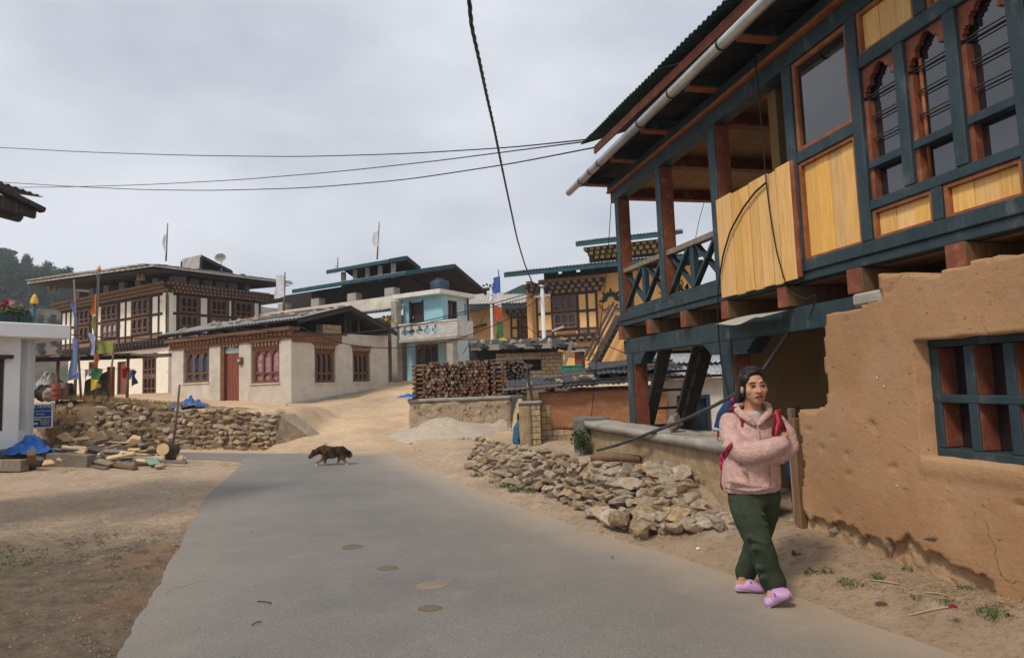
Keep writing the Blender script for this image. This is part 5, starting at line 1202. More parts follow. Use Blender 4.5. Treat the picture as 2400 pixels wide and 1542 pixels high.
p1_ = gable_roof(bh, Fac(Cb+E1*2.6, E2), (953, 636), (1064, 620), (1139, 684), .6, 688, ROOFT, ATTIC, TEALF)
MB().fb(BF, sl+1.2, sw+2.5, bz(680), p1_[0].z+.05, -1.4, -1.2).build('attic_wall', ATTIC, bh)
p2_ = gable_roof(bh, Fac(Cb+E1*4.2+E2*2.2, E2), (912, 608), (952, 601), (984, 627), .3, 768, ROOFT, ATTIC, TEALF)
for k in range(5):
    q = p2_[0]+p2_[3]*(p2_[4]*(k+.3)/5)+E2*.6; MB().bar(q-V(0, 0, 1.1), q-V(0, 0, .1), .22, .22, (0, 1, 0)).build('lantern_post', CONC, bh)
s_, z_ = BF.px(1030, 670, -1); wt = thing('water_tank', BF.pt(s_, z_-.5, -1), 'dark plastic water tank on the blue house roof slab', 'tank'); MB().tube([BF.pt(s_, bz(690)+.2, -1), BF.pt(s_, bz(690)+.25, -1), BF.pt(s_, z_+.2, -1), BF.pt(s_, z_+.28, -1)], [.42, .45, .45, .25], 16).build('shell', BLUED, wt, True)
MB().tube([BF.pt(s_, z_+.28, -1), BF.pt(s_, z_+.36, -1)], .2, 12).build('lid', BLUED, wt, True)
for x_, a_y, b_y, d_ in ((1104, 700, 850, .05), (1066, 745, 835, .3)): s_, z_ = BR_.px(x_-8, a_y, d_); s2, z2 = BR_.px(x_, b_y, d_); MB().tube([BR_.pt(s_, z_, d_), BR_.pt(s2, z2, d_)], .04, 6).build('drain_pipe', ATTIC, bh)
# flower pots on the veranda
s_, z_ = BF.px(912, 750, 1.1); fp = thing('flower_pots', BF.pt(s_, z_-.2, 1.1), 'yellow flowers in pots on the grey veranda edge', 'flowers')
YF = mat('yellow_petal', (.75, .45, .02), (.6, .35, .02), bump=0); LEAF = mat('leaf_green', (.085, .14, .04), (.05, .09, .025), rough=.7, bump=0, rnd=.2)
for k in range(16): MB().ball(BF.pt(s_+rg.uniform(-.45, .45), z_+rg.uniform(-.15, .2), 1.1+rg.uniform(-.1, .1)), rg.uniform(.05, .09), n=4).build('bloom', YF if k % 2 else LEAF, fp)
# ---------------------------------------------------------------- ornate yellow house
EY = V(-.93, .368, 0).normalized(); Cy = on_y(1255, 880, 36.0); YF_ = Fac(Cy, -EY); ES = V(.368, .93, 0).normalized()
yh = thing('yellow_house', V(Cy.x, Cy.y, 1.5), 'tall ochre yellow house with black carved bay and painted flower mural', 'house')
ys_ = lambda x, y=740: YF_.px(x, y)[0]; yz = lambda y, x=1255: YF_.px(x, y)[1]
yR = ys_(1640); b0, b1 = ys_(1256), ys_(1402)
dY = rect(YF_.px(1342, 822)+YF_.px(1366, 890))
wall_holes(YF_, b0+.1, yR, .2, yz(655), -.7, -.35, [dY], YELP, yh)
dd_ = MB().fb(YF_, *dY, -.5, -.45).build('door', REDD, yh); MB().fb(YF_, dY[1]-.12, dY[1]+.05, dY[2], dY[3], -.44, -.28).build('frame', BLKW, dd_); MB().fb(YF_, dY[0]-.7, dY[1]+.5, dY[3]+.12, dY[3]+.2, -.35, .0).build('lintel', BLKW, dd_)
mb = MB()
for i in range(7): q = lerp(dY[0]-.3, dY[1]+.1, i/6); mb.fb(YF_, q-.09, q+.09, dY[3]-.05, dY[3]+.11, -.35, -.1)
mb.build('head_blocks', WHITE, dd_)
yw = (ys_(1297), ys_(1352))
timber_bay(yh, YF_, b0, b1, yz(792), yz(694), [yw], YELP, 0)
dentils(yh, YF_, b0-.1, b1+.1, yz(694), 3, TANB, BLKW, d=0, bw=.2, bh=(yz(667)-yz(694))/3, out=.16)
dentils(yh, YF_, b0+.15, b1-.1, yz(806), 2, TANB, BLKW, d=-.35, bw=.24, bh=(yz(795)-yz(806))/2, out=.17, name='bay_brackets')
YS = Fac(Cy, ES); wall_holes(YS, .4, 10, .2, yz(655), -.5, -.2, [], YELP, yh)
for k in range(8): MB().fb(YF_, lerp(b0+.3, yR-1, k/7), lerp(b0+.3, yR-1, k/7)+.7, yz(655), yz(630), -1.4, -.8).build('attic_pier', ATTIC, yh)
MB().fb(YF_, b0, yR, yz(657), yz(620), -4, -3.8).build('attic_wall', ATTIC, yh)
def slab_roof(par, e0, e1, back, rise, th, fascia):
    """eave from e0 to e1, running back with a rise"""
    e0, e1 = Vector(e0), Vector(e1); bv = Vector(back)+V(0, 0, rise); mb = MB()
    mb.hexa([e0-V(0, 0, th), e1-V(0, 0, th), e1+bv-V(0, 0, th), e0+bv-V(0, 0, th), e0, e1, e1+bv, e0+bv]); mb.build('soffit', ATTIC, par)
    n = int((e1-e0).length/.9)
    for k in range(n):
        a, b = e0.lerp(e1, k/n), e0.lerp(e1, (k+1)/n); mb = MB(); m_ = 24
        for i in range(m_+1):
            w_ = .03*math.sin(i/m_*5*2*math.pi)+.04+.01*(k % 2); q = a.lerp(b, i/m_)+V(0, 0, w_); mb.v += [q-bv.normalized()*.12, q+bv]
        for i in range(m_): mb.f.append((2*i, 2*i+1, 2*i+3, 2*i+2))
        mb.build('roof_sheet', ROOFT, par, True)
    MB().bar(e0-V(0, 0, th*.5)-bv.normalized()*.03, e1-V(0, 0, th*.5)-bv.normalized()*.03, .05, th*1.15).build('fascia_board', fascia, par); MB().bar(e0-V(0, 0, th*.5), e0+bv-V(0, 0, th*.5), .05, th*1.1).build('fascia_board', fascia, par)
e0 = YF_.pt(*YF_.px(1182, 640, 1.6), 1.6); e1 = YF_.pt(*YF_.px(1640, 597, 1.6), 1.6); e1.z = e0.z = (e0.z+YF_.px(1440, 614, 1.6)[1])/2
slab_roof(yh, e0, e1, ES*7, 1.3, .22, TEALF)
f0 = YF_.pt(*YF_.px(1350, 568, -1.5), -1.5); f1 = YF_.pt(*YF_.px(1582, 550, -1.5), -1.5); f1.z = f0.z
slab_roof(yh, f0, f1, ES*4, .9, .24, TEALF)
FY2 = Fac(YF_.pt(0, 0, -2.4), -EY); g0, g1 = FY2.px(1385, 590)[0], FY2.px(1560, 590)[0]
MB().fb(FY2, g0, g1, e0.z+.2, f0.z-.2, -3, -.2).build('lantern_wall', ATTIC, yh); dentils(yh, FY2, g0, g1, f0.z-.95, 3, mat('gold_block', (.50, .34, .08), (.3, .2, .05)), BLKW, d=-.15, bw=.2, bh=.24, out=.18)
for t in (0, .5, 1): MB().fb(FY2, lerp(g0, g1, t)-.1, lerp(g0, g1, t)+.1, e0.z-.2, f0.z-.5, -.15, .1).build('lantern_post', BLKW, yh)
# painted flower mural: lotus with scrolling leaves, flat paint on the plaster
MURB = mat('mural_black', (.05, .05, .055), (.04, .04, .045), bump=0); MURO = mat('mural_orange', (.55, .20, .06), (.45, .16, .05), bump=0)
s_, z_ = YF_.px(1432, 704, -.34)
for k in range(9):
    a = math.pi*(k/8); r_ = .75 if k % 2 == 0 else .58; c_, q_ = math.cos(a), math.sin(a); mb = MB()
    mb.poly([YF_.pt(s_+c_*.15, z_+q_*.15, -.345), YF_.pt(s_+c_*r_*.6-q_*.11, z_+q_*r_*.6+c_*.11, -.345), YF_.pt(s_+c_*r_, z_+q_*r_, -.345), YF_.pt(s_+c_*r_*.6+q_*.11, z_+q_*r_*.6-c_*.11, -.345)]); mb.build('mural_petal', MURB, yh)
for sg in (-1, 1):
    pth = []
    for k in range(16): t = k/15; pth.append((s_+sg*(.1+.85*t), z_-.25-.35*math.sin(t*5)*(1-.4*t)))
    for dz, m_ in ((0, MURB), (-.12, MURO)):
        mb = MB()
        for a, b in zip(pth, pth[1:]): mb.poly([YF_.pt(a[0], a[1]+dz, -.347), YF_.pt(b[0], b[1]+dz, -.347), YF_.pt(b[0], b[1]+dz+.09, -.347), YF_.pt(a[0], a[1]+dz+.09, -.347)])
        mb.build('mural_scroll', m_, yh)
# outside stair
s0_, z0_ = YF_.px(1385, 868, 1.0); s1_, z1_ = YF_.px(1452, 742, 1.0); os_ = thing('outside_stair', YF_.pt(s0_, z0_, 1), 'steep dark wooden outside stair against the yellow house wall', 'stair')
for d_ in (.4, 1.3): MB().bar(YF_.pt(s0_, z0_, d_), YF_.pt(s1_, z1_, d_), .1, .28).build('side_rail', DARKW, os_); MB().bar(YF_.pt(s0_-.3, z0_+.55, d_), YF_.pt(s1_-.2, z1_+.75, d_), .08, .1).build('hand_rail', DARKW, os_)
for k in range(11): t = (k+.5)/11; s_ = lerp(s0_, s1_, t); z_ = lerp(z0_, z1_, t); MB().fb(YF_, s_-.16, s_+.16, z_-.03, z_+.03, .45, 1.25).build('step', DARKW, os_)
# ---------------------------------------------------------------- smaller yellow house behind
FY3 = Fac(on_y(1095, 830, 42), V(1, .1, 0)); y2 = thing('small_yellow_house', FY3.pt(2, 1.5, -1), 'smaller pale yellow house with dark framed bay behind the prayer flag', 'house')
a_, zt2 = FY3.px(1094, 722); b_ = FY3.px(1262, 722)[0]; m_s = FY3.px(1196, 760)[0]; PY = mat('pale_yellow_plaster', (.82, .58, .28), (.72, .48, .22), rough=.9, scale=1, bump=.1)
wall_holes(FY3, a_, b_, .2, zt2, -.4, -.1, [], PY, y2); zb_ = FY3.px(1220, 800)[1]; zt3 = FY3.px(1220, 742)[1]
timber_bay(y2, FY3, m_s, b_, zb_, zt3, [(FY3.px(1217, 770)[0], FY3.px(1242, 770)[0])], PY, 0); dentils(y2, FY3, m_s, b_, zt3, 2, TANB, BLKW, d=0, bw=.22, bh=.22, out=.16)
s_ = FY3.px(1105, 762)[0]; mb = MB(); mb.prism([FY3.pt(s_-.3, FY3.px(1105, 772)[1], -.1), FY3.pt(s_+1.0, FY3.px(1105, 764)[1], -.1), FY3.pt(s_+1.0, FY3.px(1105, 764)[1], .7), FY3.pt(s_-.3, FY3.px(1105, 775)[1], .7)], V(0, 0, .1)); mb.build('door_canopy', ATTIC, y2)
e0 = FY3.pt(*FY3.px(1085, 714, 1.2), 1.2); e1 = FY3.pt(*FY3.px(1275, 705, 1.2), 1.2); e1.z = e0.z; slab_roof(y2, e0, e1, V(0, 5, 0), 1.4, .3, GREENMETAL)
q0 = FY3.pt(FY3.px(1178, 690)[0], e0.z+1.1, -3); mb = MB(); mb.prism([q0, q0+V(3.4, 0, 0), q0+V(1.7, 0, .75)], V(0, 3, 0)); mb.build('lantern_roof', GREENMETAL, y2)
# ================================================================ left side: retaining wall, white house, yard, wood pile
WALLROCK = mat('brown_wall_stone', (.50, .365, .225), (.33, .235, .14), rough=.95, scale=4, bump=.5, bscale=12, rnd=.30, c3=(.40, .33, .25), s3=2, t3=(.5, .7), bdist=.03)
WROCKS = [rock_mesh('stone', 300+i, WALLROCK, n=11+i % 5, rough=.05) for i in range(10)]
EARTH = mat('packed_brown_earth', (.30, .21, .13), (.20, .135, .082), rough=.97, scale=5, bump=.6, bscale=16, bdist=.04)
rt = thing('retaining_wall', RW[2], 'brown dry stone retaining wall below the houses on the left', 'stone wall')
rg = random.Random(21)
def rw_pt(t): return plerp(RW, t)
tops = [on_y(p_[0], p_[1], RW[i].y+.25).z for i, p_ in enumerate(((95, 938), (250, 945), (400, 951), (520, 955), (640, 966)))]
def rw_top(t): t_ = max(0, min(.9999, t))*4; i = int(t_); return lerp(tops[i], tops[i+1], t_-i)
mb = MB(); n = 90
for i in range(n+1):
    t = i/n; p_ = rw_pt(t); zt_w = rw_top(t)
    for k in range(9):
        v = k/8; q = p_+V(.12, .99, 0)*(.10+.16*v+(.5 if k == 8 else 0)); j = noise.noise_vector(V(q.x*3, q.y*3, v*5))*.04; mb.v.append(V(q.x+j.x, q.y+j.y, -.1+(zt_w+.09+j.z)*v))
for i in range(n):
    for k in range(8): a = i*9+k; mb.f.append((a, a+9, a+10, a+1))
mb.build('earth_core', EARTH, rt, True)
nr = 8
for r in range(nr):
    x = 0.0
    while x < 1:
        w_ = rg.uniform(.15, .34); L_w = 7.6
        t = x+w_/L_w/2; x += w_/L_w*.93
        if t > 1 or (t < .2 and r > 4 and rg.random() < .8) or rg.random() < .03: continue
        p_ = rw_pt(t); zt_w = rw_top(t); h_ = zt_w/nr; z_ = h_*(r+.5)*.97+rg.uniform(-.03, .03); q = p_+V(.12, .99, 0)*(.09+.16*z_/zt_w)
        if 1.0 <= len(rt.children)/292: break
        inst('stone', WROCKS[rg.randrange(10)], V(q.x, q.y, z_), (rg.uniform(-.25, .25), rg.uniform(-.25, .25), .2+rg.uniform(-.25, .25)+(3.14 if rg.random() < .5 else 0)), (w_*1.25, .28, h_*rg.uniform(1.15, 1.6)), rt)
# sloping mortared wing at its right end
wg = thing('mortared_wing_wall', on_z(680, 1050, 0), 'sloping pale mortared wing wall at the end of the retaining wall', 'wall')
P0, P1, P2 = on_z(640, 1056, 0), on_z(742, 1046, .0), on_y(655, 974, 16.7)
p_top = V(P0.x+.15, P0.y+.2, P2.z)
mb = MB(); ns = 16
for i in range(ns+1):
    t = i/ns; b = P0.lerp(P1, t); tp = p_top.lerp(P1+V(0, .25, .06), t)
    for k in range(7):
        v = k/6; q = b.lerp(tp, v); j = noise.noise_vector(q*4)*.035; mb.v.append(q+j*(1 if 0 < k < 6 else .4)-V(0, 0, .08*(k == 0)))
    mb.v.append(tp+V(.22, .30, .01)); mb.v.append(tp+V(.3, .5, -.5))
for i in range(ns):
    for k in range(8): a = i*9+k; mb.f.append((a, a+9, a+10, a+1))
mb.build('mortar_face', mat('mortared_rubble', (.5, .39, .265)), wg, True); PALEM = mat('pale_mortar', (.60, .53, .43), (.47, .41, .32), rough=.95, scale=5, bump=.4)
MB().hexa([p_top+V(-.02, -.03, -.03), P1+V(0, .2, .02), P1+V(.22, .5, .02), p_top+V(.25, .3, -.03), p_top+V(-.02, -.03, .04), P1+V(0, .2, .09), P1+V(.22, .5, .09), p_top+V(.25, .3, .04)]).build('coping', PALEM, wg, bevel=.02)
for k, (px_, py_, z_, s3) in enumerate(((645, 945, .98, .34), (672, 957, .97, .22), (640, 1040, .1, .2), (600, 1048, .08, .22), (758, 1048, .05, .3), (1130, 1015, .15, .2), (1150, 1020, .12, .3), (575, 1052, .05, .16))):
    q = on_z(px_, py_, z_); o = inst('loose_stone', ROCKS[k], q, (k, k*1.7, k*.6), (s3*1.4, s3, s3*.6))
    tag(o, ('flat stone on the terrace edge at the cement house corner', 'small pale stone just right of the flat stone at the terrace edge', 'stone resting at the right foot of the retaining wall', 'rounded stone leaning on the foot of the retaining wall', 'pale rock at the lower tip of the wing wall', 'small flat stone left of the gate pillar', 'long grey stone lying on the rubble wall end by the gate', 'smallest stone along the foot of the retaining wall')[k], 'stone')
# ---------------------------------------------------------------- white house at the left edge
Cw = on_y(76, 1090, 15.3); WF = Fac(Cw, -E2)       # s grows towards the viewer
wz = lambda y, x=78: WF.px(x, y)[1]
whs = thing('white_house', V(Cw.x, Cw.y, 0), 'plain white plastered house with overhanging parapet at the left edge', 'house')
WHT = mat('clean_white_plaster', (.80, .80, .79), (.70, .70, .69), rough=.9, scale=1.2, bump=.1, c3=(.58, .57, .55), s3=1.5, t3=(.62, .8))
zp, zw0, zw1 = wz(1046), wz(795), wz(762)
wW = (WF.px(10, 900)[0], WF.px(10, 900)[0]+1.1, wz(1005), wz(842))
wall_holes(WF, 0, 9, zp, zw0, -.3, 0, [wW], WHT, whs)
WE = Fac(Cw, E1); wall_holes(WE, .0, 6, zp, zw0, .0, .3, [], WHT, whs)
MB().prism([WF.pt(-.55, zw0, .45), WF.pt(9, zw0, .45), WF.pt(9, zw0, -6), WF.pt(-.55, zw0, -6)], V(0, 0, zw1-zw0)).build('parapet_slab', WHT, whs, bevel=.02)
MB().prism([WF.pt(-.12, -.1, .16), WF.pt(9, -.1, .16), WF.pt(9, -.1, -3), WF.pt(-.12, -.1, -3)], V(0, 0, zp+.1)).build('plinth', mat('dark_grey_render', (.2, .185, .165)), whs, bevel=.02)
wo = MB().fb(WF, *wW, -.2, -.15).build('window', BLUED, whs); MB().fb(WF, wW[0]-.12, wW[1]+.1, wW[3], wW[3]+.09, -.05, .14).build('lintel', DKD, wo); MB().fb(WF, wW[0], wW[0]+.1, wW[2], wW[3], -.14, -.05).build('frame', DKD, wo)
# planter with geraniums on its roof edge
pl = thing('flower_planter', WF.pt(1, zw1, .1), 'dark green planter of red geraniums on the white house roof', 'planter')
PLM = mat('dark_green_planter', (.025, .06, .055), (.018, .045, .04), rough=.6, bump=.05)
s_a, s_b = WF.px(74, 750, .1)[0], WF.px(-60, 735, .1)[0]; s_m = WF.px(40, 745, .1)[0]
for a, b in ((s_a, s_m-.03), (s_m+.03, s_b)):
    bx_o = MB().fb(WF, a, b, zw1+.003, zw1+.20, -.08, .18).build('box', PLM, pl, bevel=.01)
    for zz in (.07, .13): MB().fb(WF, a-.005, b+.005, zw1+zz, zw1+zz+.015, .181, .19).build('rib', PLM, bx_o)
    n = int((b-a)/.09)
    for k in range(n): q = lerp(a, b, (k+.5)/n); MB().fb(WF, q-.008, q+.008, zw1+.01, zw1+.19, .181, .192).build('slat', PLM, bx_o)
RED = mat('red_petal', (.55, .02, .045), (.36, .012, .03), rough=.6, bump=0); PINK = mat('pink_petal', (.80, .33, .33), (.7, .25, .26), bump=0)
def leaf_cloud(c, r, n, size, seed=0, sq=1.0):
    mb = MB(); rg_ = random.Random(seed)
    for k in range(n):
        d = V(rg_.gauss(0, 1), rg_.gauss(0, 1), rg_.gauss(0, 1)*sq).normalized()*r*rg_.random()**.4; p_ = Vector(c)+V(d.x, d.y, d.z)
        a = V(rg_.gauss(0, 1), rg_.gauss(0, 1), rg_.gauss(0, 1)).normalized(); b = a.cross(V(rg_.gauss(0, 1), rg_.gauss(0, 1), rg_.gauss(0, 1))).normalized(); s3 = size*rg_.uniform(.6, 1.3)
        mb.poly([p_-a*s3, p_+b*s3*.55, p_+a*s3, p_-b*s3*.55])
    return mb
for k, (x_, y_) in enumerate(((12, 735), (28, 733), (45, 727), (56, 733), (5, 720), (38, 742))):
    s_, z_ = WF.px(x_, y_, .05); leaf_cloud(WF.pt(s_, zw1+.28, .05), .17, 60, .05, k, .7).build('leaves', LEAF, pl)
for k, (x_, y_) in enumerate(((14, 708), (5, 718), (30, 728), (44, 725), (63, 730), (-8, 715))):
    s_, z_ = WF.px(x_, y_, .05); c_ = WF.pt(s_, z_, .05); MB().tube([WF.pt(s_, zw1+.2, .05), c_], .008, 5).build('stem', LEAF, pl); leaf_cloud(c_, .065, 60, .03, k+50).build('bloom', RED, pl)
s_, z_ = WF.px(26, 714, .0); leaf_cloud(WF.pt(s_, z_, 0), .06, 40, .03, 90).build('bloom', PINK, pl)
# gilt-topped post on that roof
s_, z_ = WF.px(80, 760, -.3); q = on_y(79, 760, 16.3); gp2 = thing('flag_post', q, 'short teal post with a golden bell top beside the planter', 'post'); GOLD = mat('gilt_paint', (.70, .42, .05), (.55, .32, .04), rough=.35, bump=0)
zt2 = on_y(80, 712, 16.3).z; MB().tube([V(q.x, q.y, zw1-.4), V(q.x, q.y, zt2)], .03, 8).build('shaft', TEALF, gp2, True)
MB().tube([V(q.x, q.y, zt2), V(q.x, q.y, zt2+.03), V(q.x, q.y, zt2+.06), V(q.x, q.y, zt2+.14), V(q.x, q.y, zt2+.19), V(q.x, q.y, zt2+.25)], [.07, .095, .085, .07, .045, .02], 12).build('bell_top', GOLD, gp2, True)
MB().prism([V(q.x-.03, q.y, zt2-.1), V(q.x-.26, q.y, zt2-.2), V(q.x-.22, q.y, zt2-.5), V(q.x-.03, q.y, zt2-.45)], V(0, .01, 0)).build('cloth', mat('faded_blue_cloth', (.09, .16, .36), (.06, .11, .27), bump=0), gp2)
# ---------------------------------------------------------------- building whose roof corner hangs in at the top left
q0 = on_y(108, 468, 8.0); nb = thing('corrugated_roof_house', V(-7.6, 6.6, 0), 'weathered corrugated eave of a neighbouring house at the top left', 'house')
NF = Fac(V(q0.x, q0.y, 0), V(-.35, -1, 0))
OLDTIN = mat('rusty_old_tin', (.20, .19, .17), (.10, .095, .085), rough=.7, scale=4, bump=0, c3=(.30, .29, .26), s3=5)
zq = q0.z
# the verge: sheet edge runs up-left in the picture
for k in range(4): corr(NF, .02+.7*k, .75+.7*k, lambda q: (.0, zq+.02+.10*q), lambda q: (-3.2, zq+.75+.10*q), pitch=.085, amp=.014).build('roof_sheet', OLDTIN, nb, True)
MB().bar(NF.pt(.06, zq-.17, -.10), NF.pt(3.2, zq+.05, -.12), .06, .17).build('eave_beam', DARKW, nb, bevel=.01); MB().bar(NF.pt(.0, zq-.14, -.04), NF.pt(.5, zq+.0, -.06), .1, .07).build('purlin_end', DARKW, nb, bevel=.01)
MB().tube([NF.pt(.12, zq-.20, -.3), NF.pt(3.2, zq+.0, -.35)], .09, 10).build('ridge_pole', DARKW, nb, True)
MB().fb(NF, .6, 4.5, 0, zq, -3.2, -1.3).build('wall', WHT, nb)
# ---------------------------------------------------------------- homestay sign
SF = Fac(on_y(100, 1000, 16.6), V(1, .12, 0)); s0_, _ = SF.px(36, 975); s1_, _ = SF.px(123, 975); z0_, z1_ = SF.px(100, 1003)[1], SF.px(100, 946)[1]
sg = thing('homestay_sign', SF.pt((s0_+s1_)/2, .1, 0), 'blue homestay sign board with white lettering beside the white house', 'sign')
SBL = mat('sign_blue', (.02, .075, .30), (.02, .065, .26), rough=.4, bump=0); SWH = mat('sign_white', (.85, .86, .88), (.8, .81, .83), rough=.4, bump=0)
MB().fb(SF, s0_, s1_, z0_, z1_, -.02, .0).build('board', SWH, sg); MB().fb(SF, s0_+.03, s1_-.03, z0_+.03, z1_-.03, .0005, .003).build('panel', SBL, sg)
for q in (s0_+.05, s1_-.03): MB().fb(SF, q-.02, q+.02, -.1, z1_+.02, -.06, -.021).build('post', RUST, sg)
def text(body, par, F_, s, z, size, m_, d=.006, align='CENTER', ext=.001, name='lettering'):
    cu = bpy.data.curves.new(name, 'FONT'); cu.body = body; cu.size = size; cu.align_x = align; cu.extrude = ext
    ob = bpy.data.objects.new('tmp', cu); COL.objects.link(ob); dg = bpy.context.evaluated_depsgraph_get(); me_ = bpy.data.meshes.new_from_object(ob.evaluated_get(dg)); bpy.data.objects.remove(ob)
    u = F_.u if F_.u.dot(RT) > 0 else -F_.u; off = rootloc(par)
    for v in me_.vertices: x, y, zz = v.co; w_ = F_.pt(s, z, d)+u*x+F_.n*zz+V(0, 0, y); v.co = w_-off
    me_.materials.clear(); me_.materials.append(m_); o = bpy.data.objects.new(name, me_); COL.objects.link(o); o.parent = par; return o
cs = (s0_+s1_)/2; H_ = z1_-z0_
text('NG VILLAGE HOMESTAY', sg, SF, cs+.04, z1_-.17*H_, .115, SWH)
text('We Offer Bhutanese Meal & Homestay', sg, SF, cs, z1_-.32*H_, .052, SWH); text('Lobesa : Punakha', sg, SF, cs+.05, z1_-.45*H_, .06, SWH)
for k in (0, 1): MB().fb(SF, cs-.35, cs+.42-.1*k, z1_-(.57+.09*k)*H_, z1_-(.55+.09*k)*H_+.008, .0031, .005).build('text_line', SWH, sg)
MB().fb(SF, cs-.0, cs+.1, z0_+.1, z0_+.14, .0031, .005).build('text_line', SWH, sg)
MB().fb(SF, cs+.16, cs+.38, z0_+.07, z0_+.24, .0031, .006).build('picture', mat('tiny_photo_print', (.5, .45, .4), (.04, .04, .05), rough=.4, scale=30, bump=0), sg)
# ---------------------------------------------------------------- prayer flags
def wavy_flag(par, F_, s0, s1, z0, z1, m_, d=0, side=1, name='flag', seed=0, taper=0, amp=.06):
    mb = MB(); a, b = 8, 10; ph = seed*1.7
    for j in range(b+1):
        v = j/b
        for i in range(a+1):
            u = i/a; s = lerp(s0, lerp(s1, s0, taper*v), u)+.03*math.sin(v*6+ph)*u; mb.v.append(F_.pt(s, lerp(z1, z0, v)-.10*u*math.sin(ph+v*2), d+amp*math.sin(u*5+v*3+ph)*u))
    for j in range(b):
        for i in range(a): q = j*(a+1)+i; mb.f.append((q, q+1, q+a+2, q+a+1))
    return mb.build(name, m_, par, True)
CL = {n_: mat('cloth_'+n_, c_, tuple(v*.72 for v in c_), rough=.9, scale=8, bump=.1) for n_, c_ in dict(blue=(.06, .13, .42), white=(.72, .70, .72), red=(.52, .085, .035), green=(.05, .17, .06), yellow=(.68, .50, .05), greyblue=(.20, .26, .45), olive=(.36, .38, .09), orange=(.55, .17, .05), pale=(.42, .44, .62)).items()}
POLE = mat('flag_pole_wood', (.25, .19, .13), (.16, .12, .085), rough=.8, bump=.1)
def flag_pole(label, px_b, y_b, px_t, y_t, depth, flags, r=.035, zlow=None, name='prayer_flag', pole=POLE, top=None):
    """flags: list of (x0,y0,x1,y1,colour) in pixels on the frontal plane at that depth"""
    b = on_y(px_b, y_b, depth); t = on_y(px_t, y_t, depth); F_ = Fac(V(b.x, depth, 0), V(1, 0, 0)); o = thing(name, b, label, 'flag')
    MB().tube([b, b.lerp(t, .5), t], [r, r*.85, r*.55], 8).build('pole', pole, o, True)
    if top: MB().tube([t, t+V(0, 0, .05), t+V(0, 0, .1), t+V(0, 0, .18)], [.03, .06, .05, .02], 8).build('finial', top, o, True)
    for k, (xa, ya, xb, yb, c_) in enumerate(flags):
        pa_ = F_.px(xa, ya); pb_ = F_.px(xb, yb); wavy_flag(o, F_, pa_[0], pb_[0], pb_[1], pa_[1], CL[c_], .05+.01*k, seed=k+px_b)
    return o
YD = 19.5
flag_pole('tall prayer flag pole with faded grey-blue cloth, leftmost in the yard', 190, 932, 173, 655, YD, ((180, 705, 172, 745, 'greyblue'), (183, 745, 178, 800, 'greyblue'), (186, 795, 168, 885, 'greyblue'), (190, 870, 176, 890, 'greyblue')))
flag_pole('tall prayer flag pole with orange green and yellow cloth, gilt tipped', 221, 935, 232, 636, YD-.4, ((231, 640, 228, 690, 'greyblue'), (229, 690, 219, 735, 'orange'), (228, 735, 222, 790, 'olive'), (227, 785, 214, 835, 'pale'), (225, 833, 232, 860, 'orange'), (219, 860, 243, 895, 'green'), (219, 888, 238, 915, 'yellow')), top=GOLD)
flag_pole('short prayer flag pole with one olive yellow cloth stretched left', 254, 940, 268, 800, YD-.2, ((267, 802, 228, 828, 'olive'),))
flag_pole('white flag on a tan pole rising behind the cement house roof', 665, 728, 668, 638, 26.0, ((667, 646, 646, 696, 'white'),), r=.05)
flag_pole('small white flag on a thin pole on the traditional house roof', 389, 612, 393, 523, 36.0, ((391, 548, 384, 588, 'white'),), r=.05)
flag_pole('small white flag on a thin pole on the blue house roof', 884, 608, 889, 520, 33.0, ((887, 542, 875, 578, 'white'),), r=.045)
flag_pole('thin pole with a little flag on the far end of the blue house roof', 791, 632, 792, 603, 36.0, ((791, 622, 785, 640, 'white'),), r=.04)
flag_pole('tall vertical prayer flag in blue white red green and yellow bands', 1183, 880, 1168, 632, 26.0, ((1172, 648, 1156, 686, 'blue'), (1174, 686, 1157, 722, 'white'), (1176, 720, 1160, 757, 'red'), (1179, 755, 1165, 790, 'green'), (1182, 790, 1164, 828, 'yellow')), r=.045)
flag_pole('thin flagpole with a wisp of cloth on the yellow house roof', 1475, 552, 1470, 470, 40.0, ((1470, 492, 1466, 520, 'white'),), r=.04)
# ---------------------------------------------------------------- yard lean-to, drum, laundry
YF2 = Fac(V(on_y(200, 935, 20.5).x, 20.5, 0), V(1, .0, 0)); lt = thing('lean_to', YF2.pt(0, 1.2, -.5), 'ramshackle pole lean-to with flat board roof in the left yard', 'lean-to')
a_, za = YF2.px(92, 842); b_, zb_ = YF2.px(325, 836)
MB().hexa([YF2.pt(a_, za-.12, .6), YF2.pt(b_, zb_-.1, .6), YF2.pt(b_, zb_+.08, -2), YF2.pt(a_, za+.1, -2), YF2.pt(a_, za, .6), YF2.pt(b_, zb_, .6), YF2.pt(b_, zb_+.2, -2), YF2.pt(a_, za+.22, -2)]).build('roof', DARKW, lt)
for k in range(9): q = lerp(a_-.05, b_+.1, k/8); MB().fb(YF2, q, q+.5, lerp(za, zb_, k/8)+.01, lerp(za, zb_, k/8)+.05+.03*(k % 2), -.8, .75).build('roof_board', (OLDW, DARKW)[k % 2], lt)
for x_ in (98, 155, 196, 316): s_ = YF2.px(x_, 880)[0]; MB().tube([YF2.pt(s_, 1.0, .4), YF2.pt(s_+.02, lerp(za, zb_, .5), .4)], .045, 8).build('post', BROWN, lt, True)
PLY = mat('dark_plywood', (.10, .075, .06), (.055, .042, .036), rough=.85, scale=3, bump=.1)
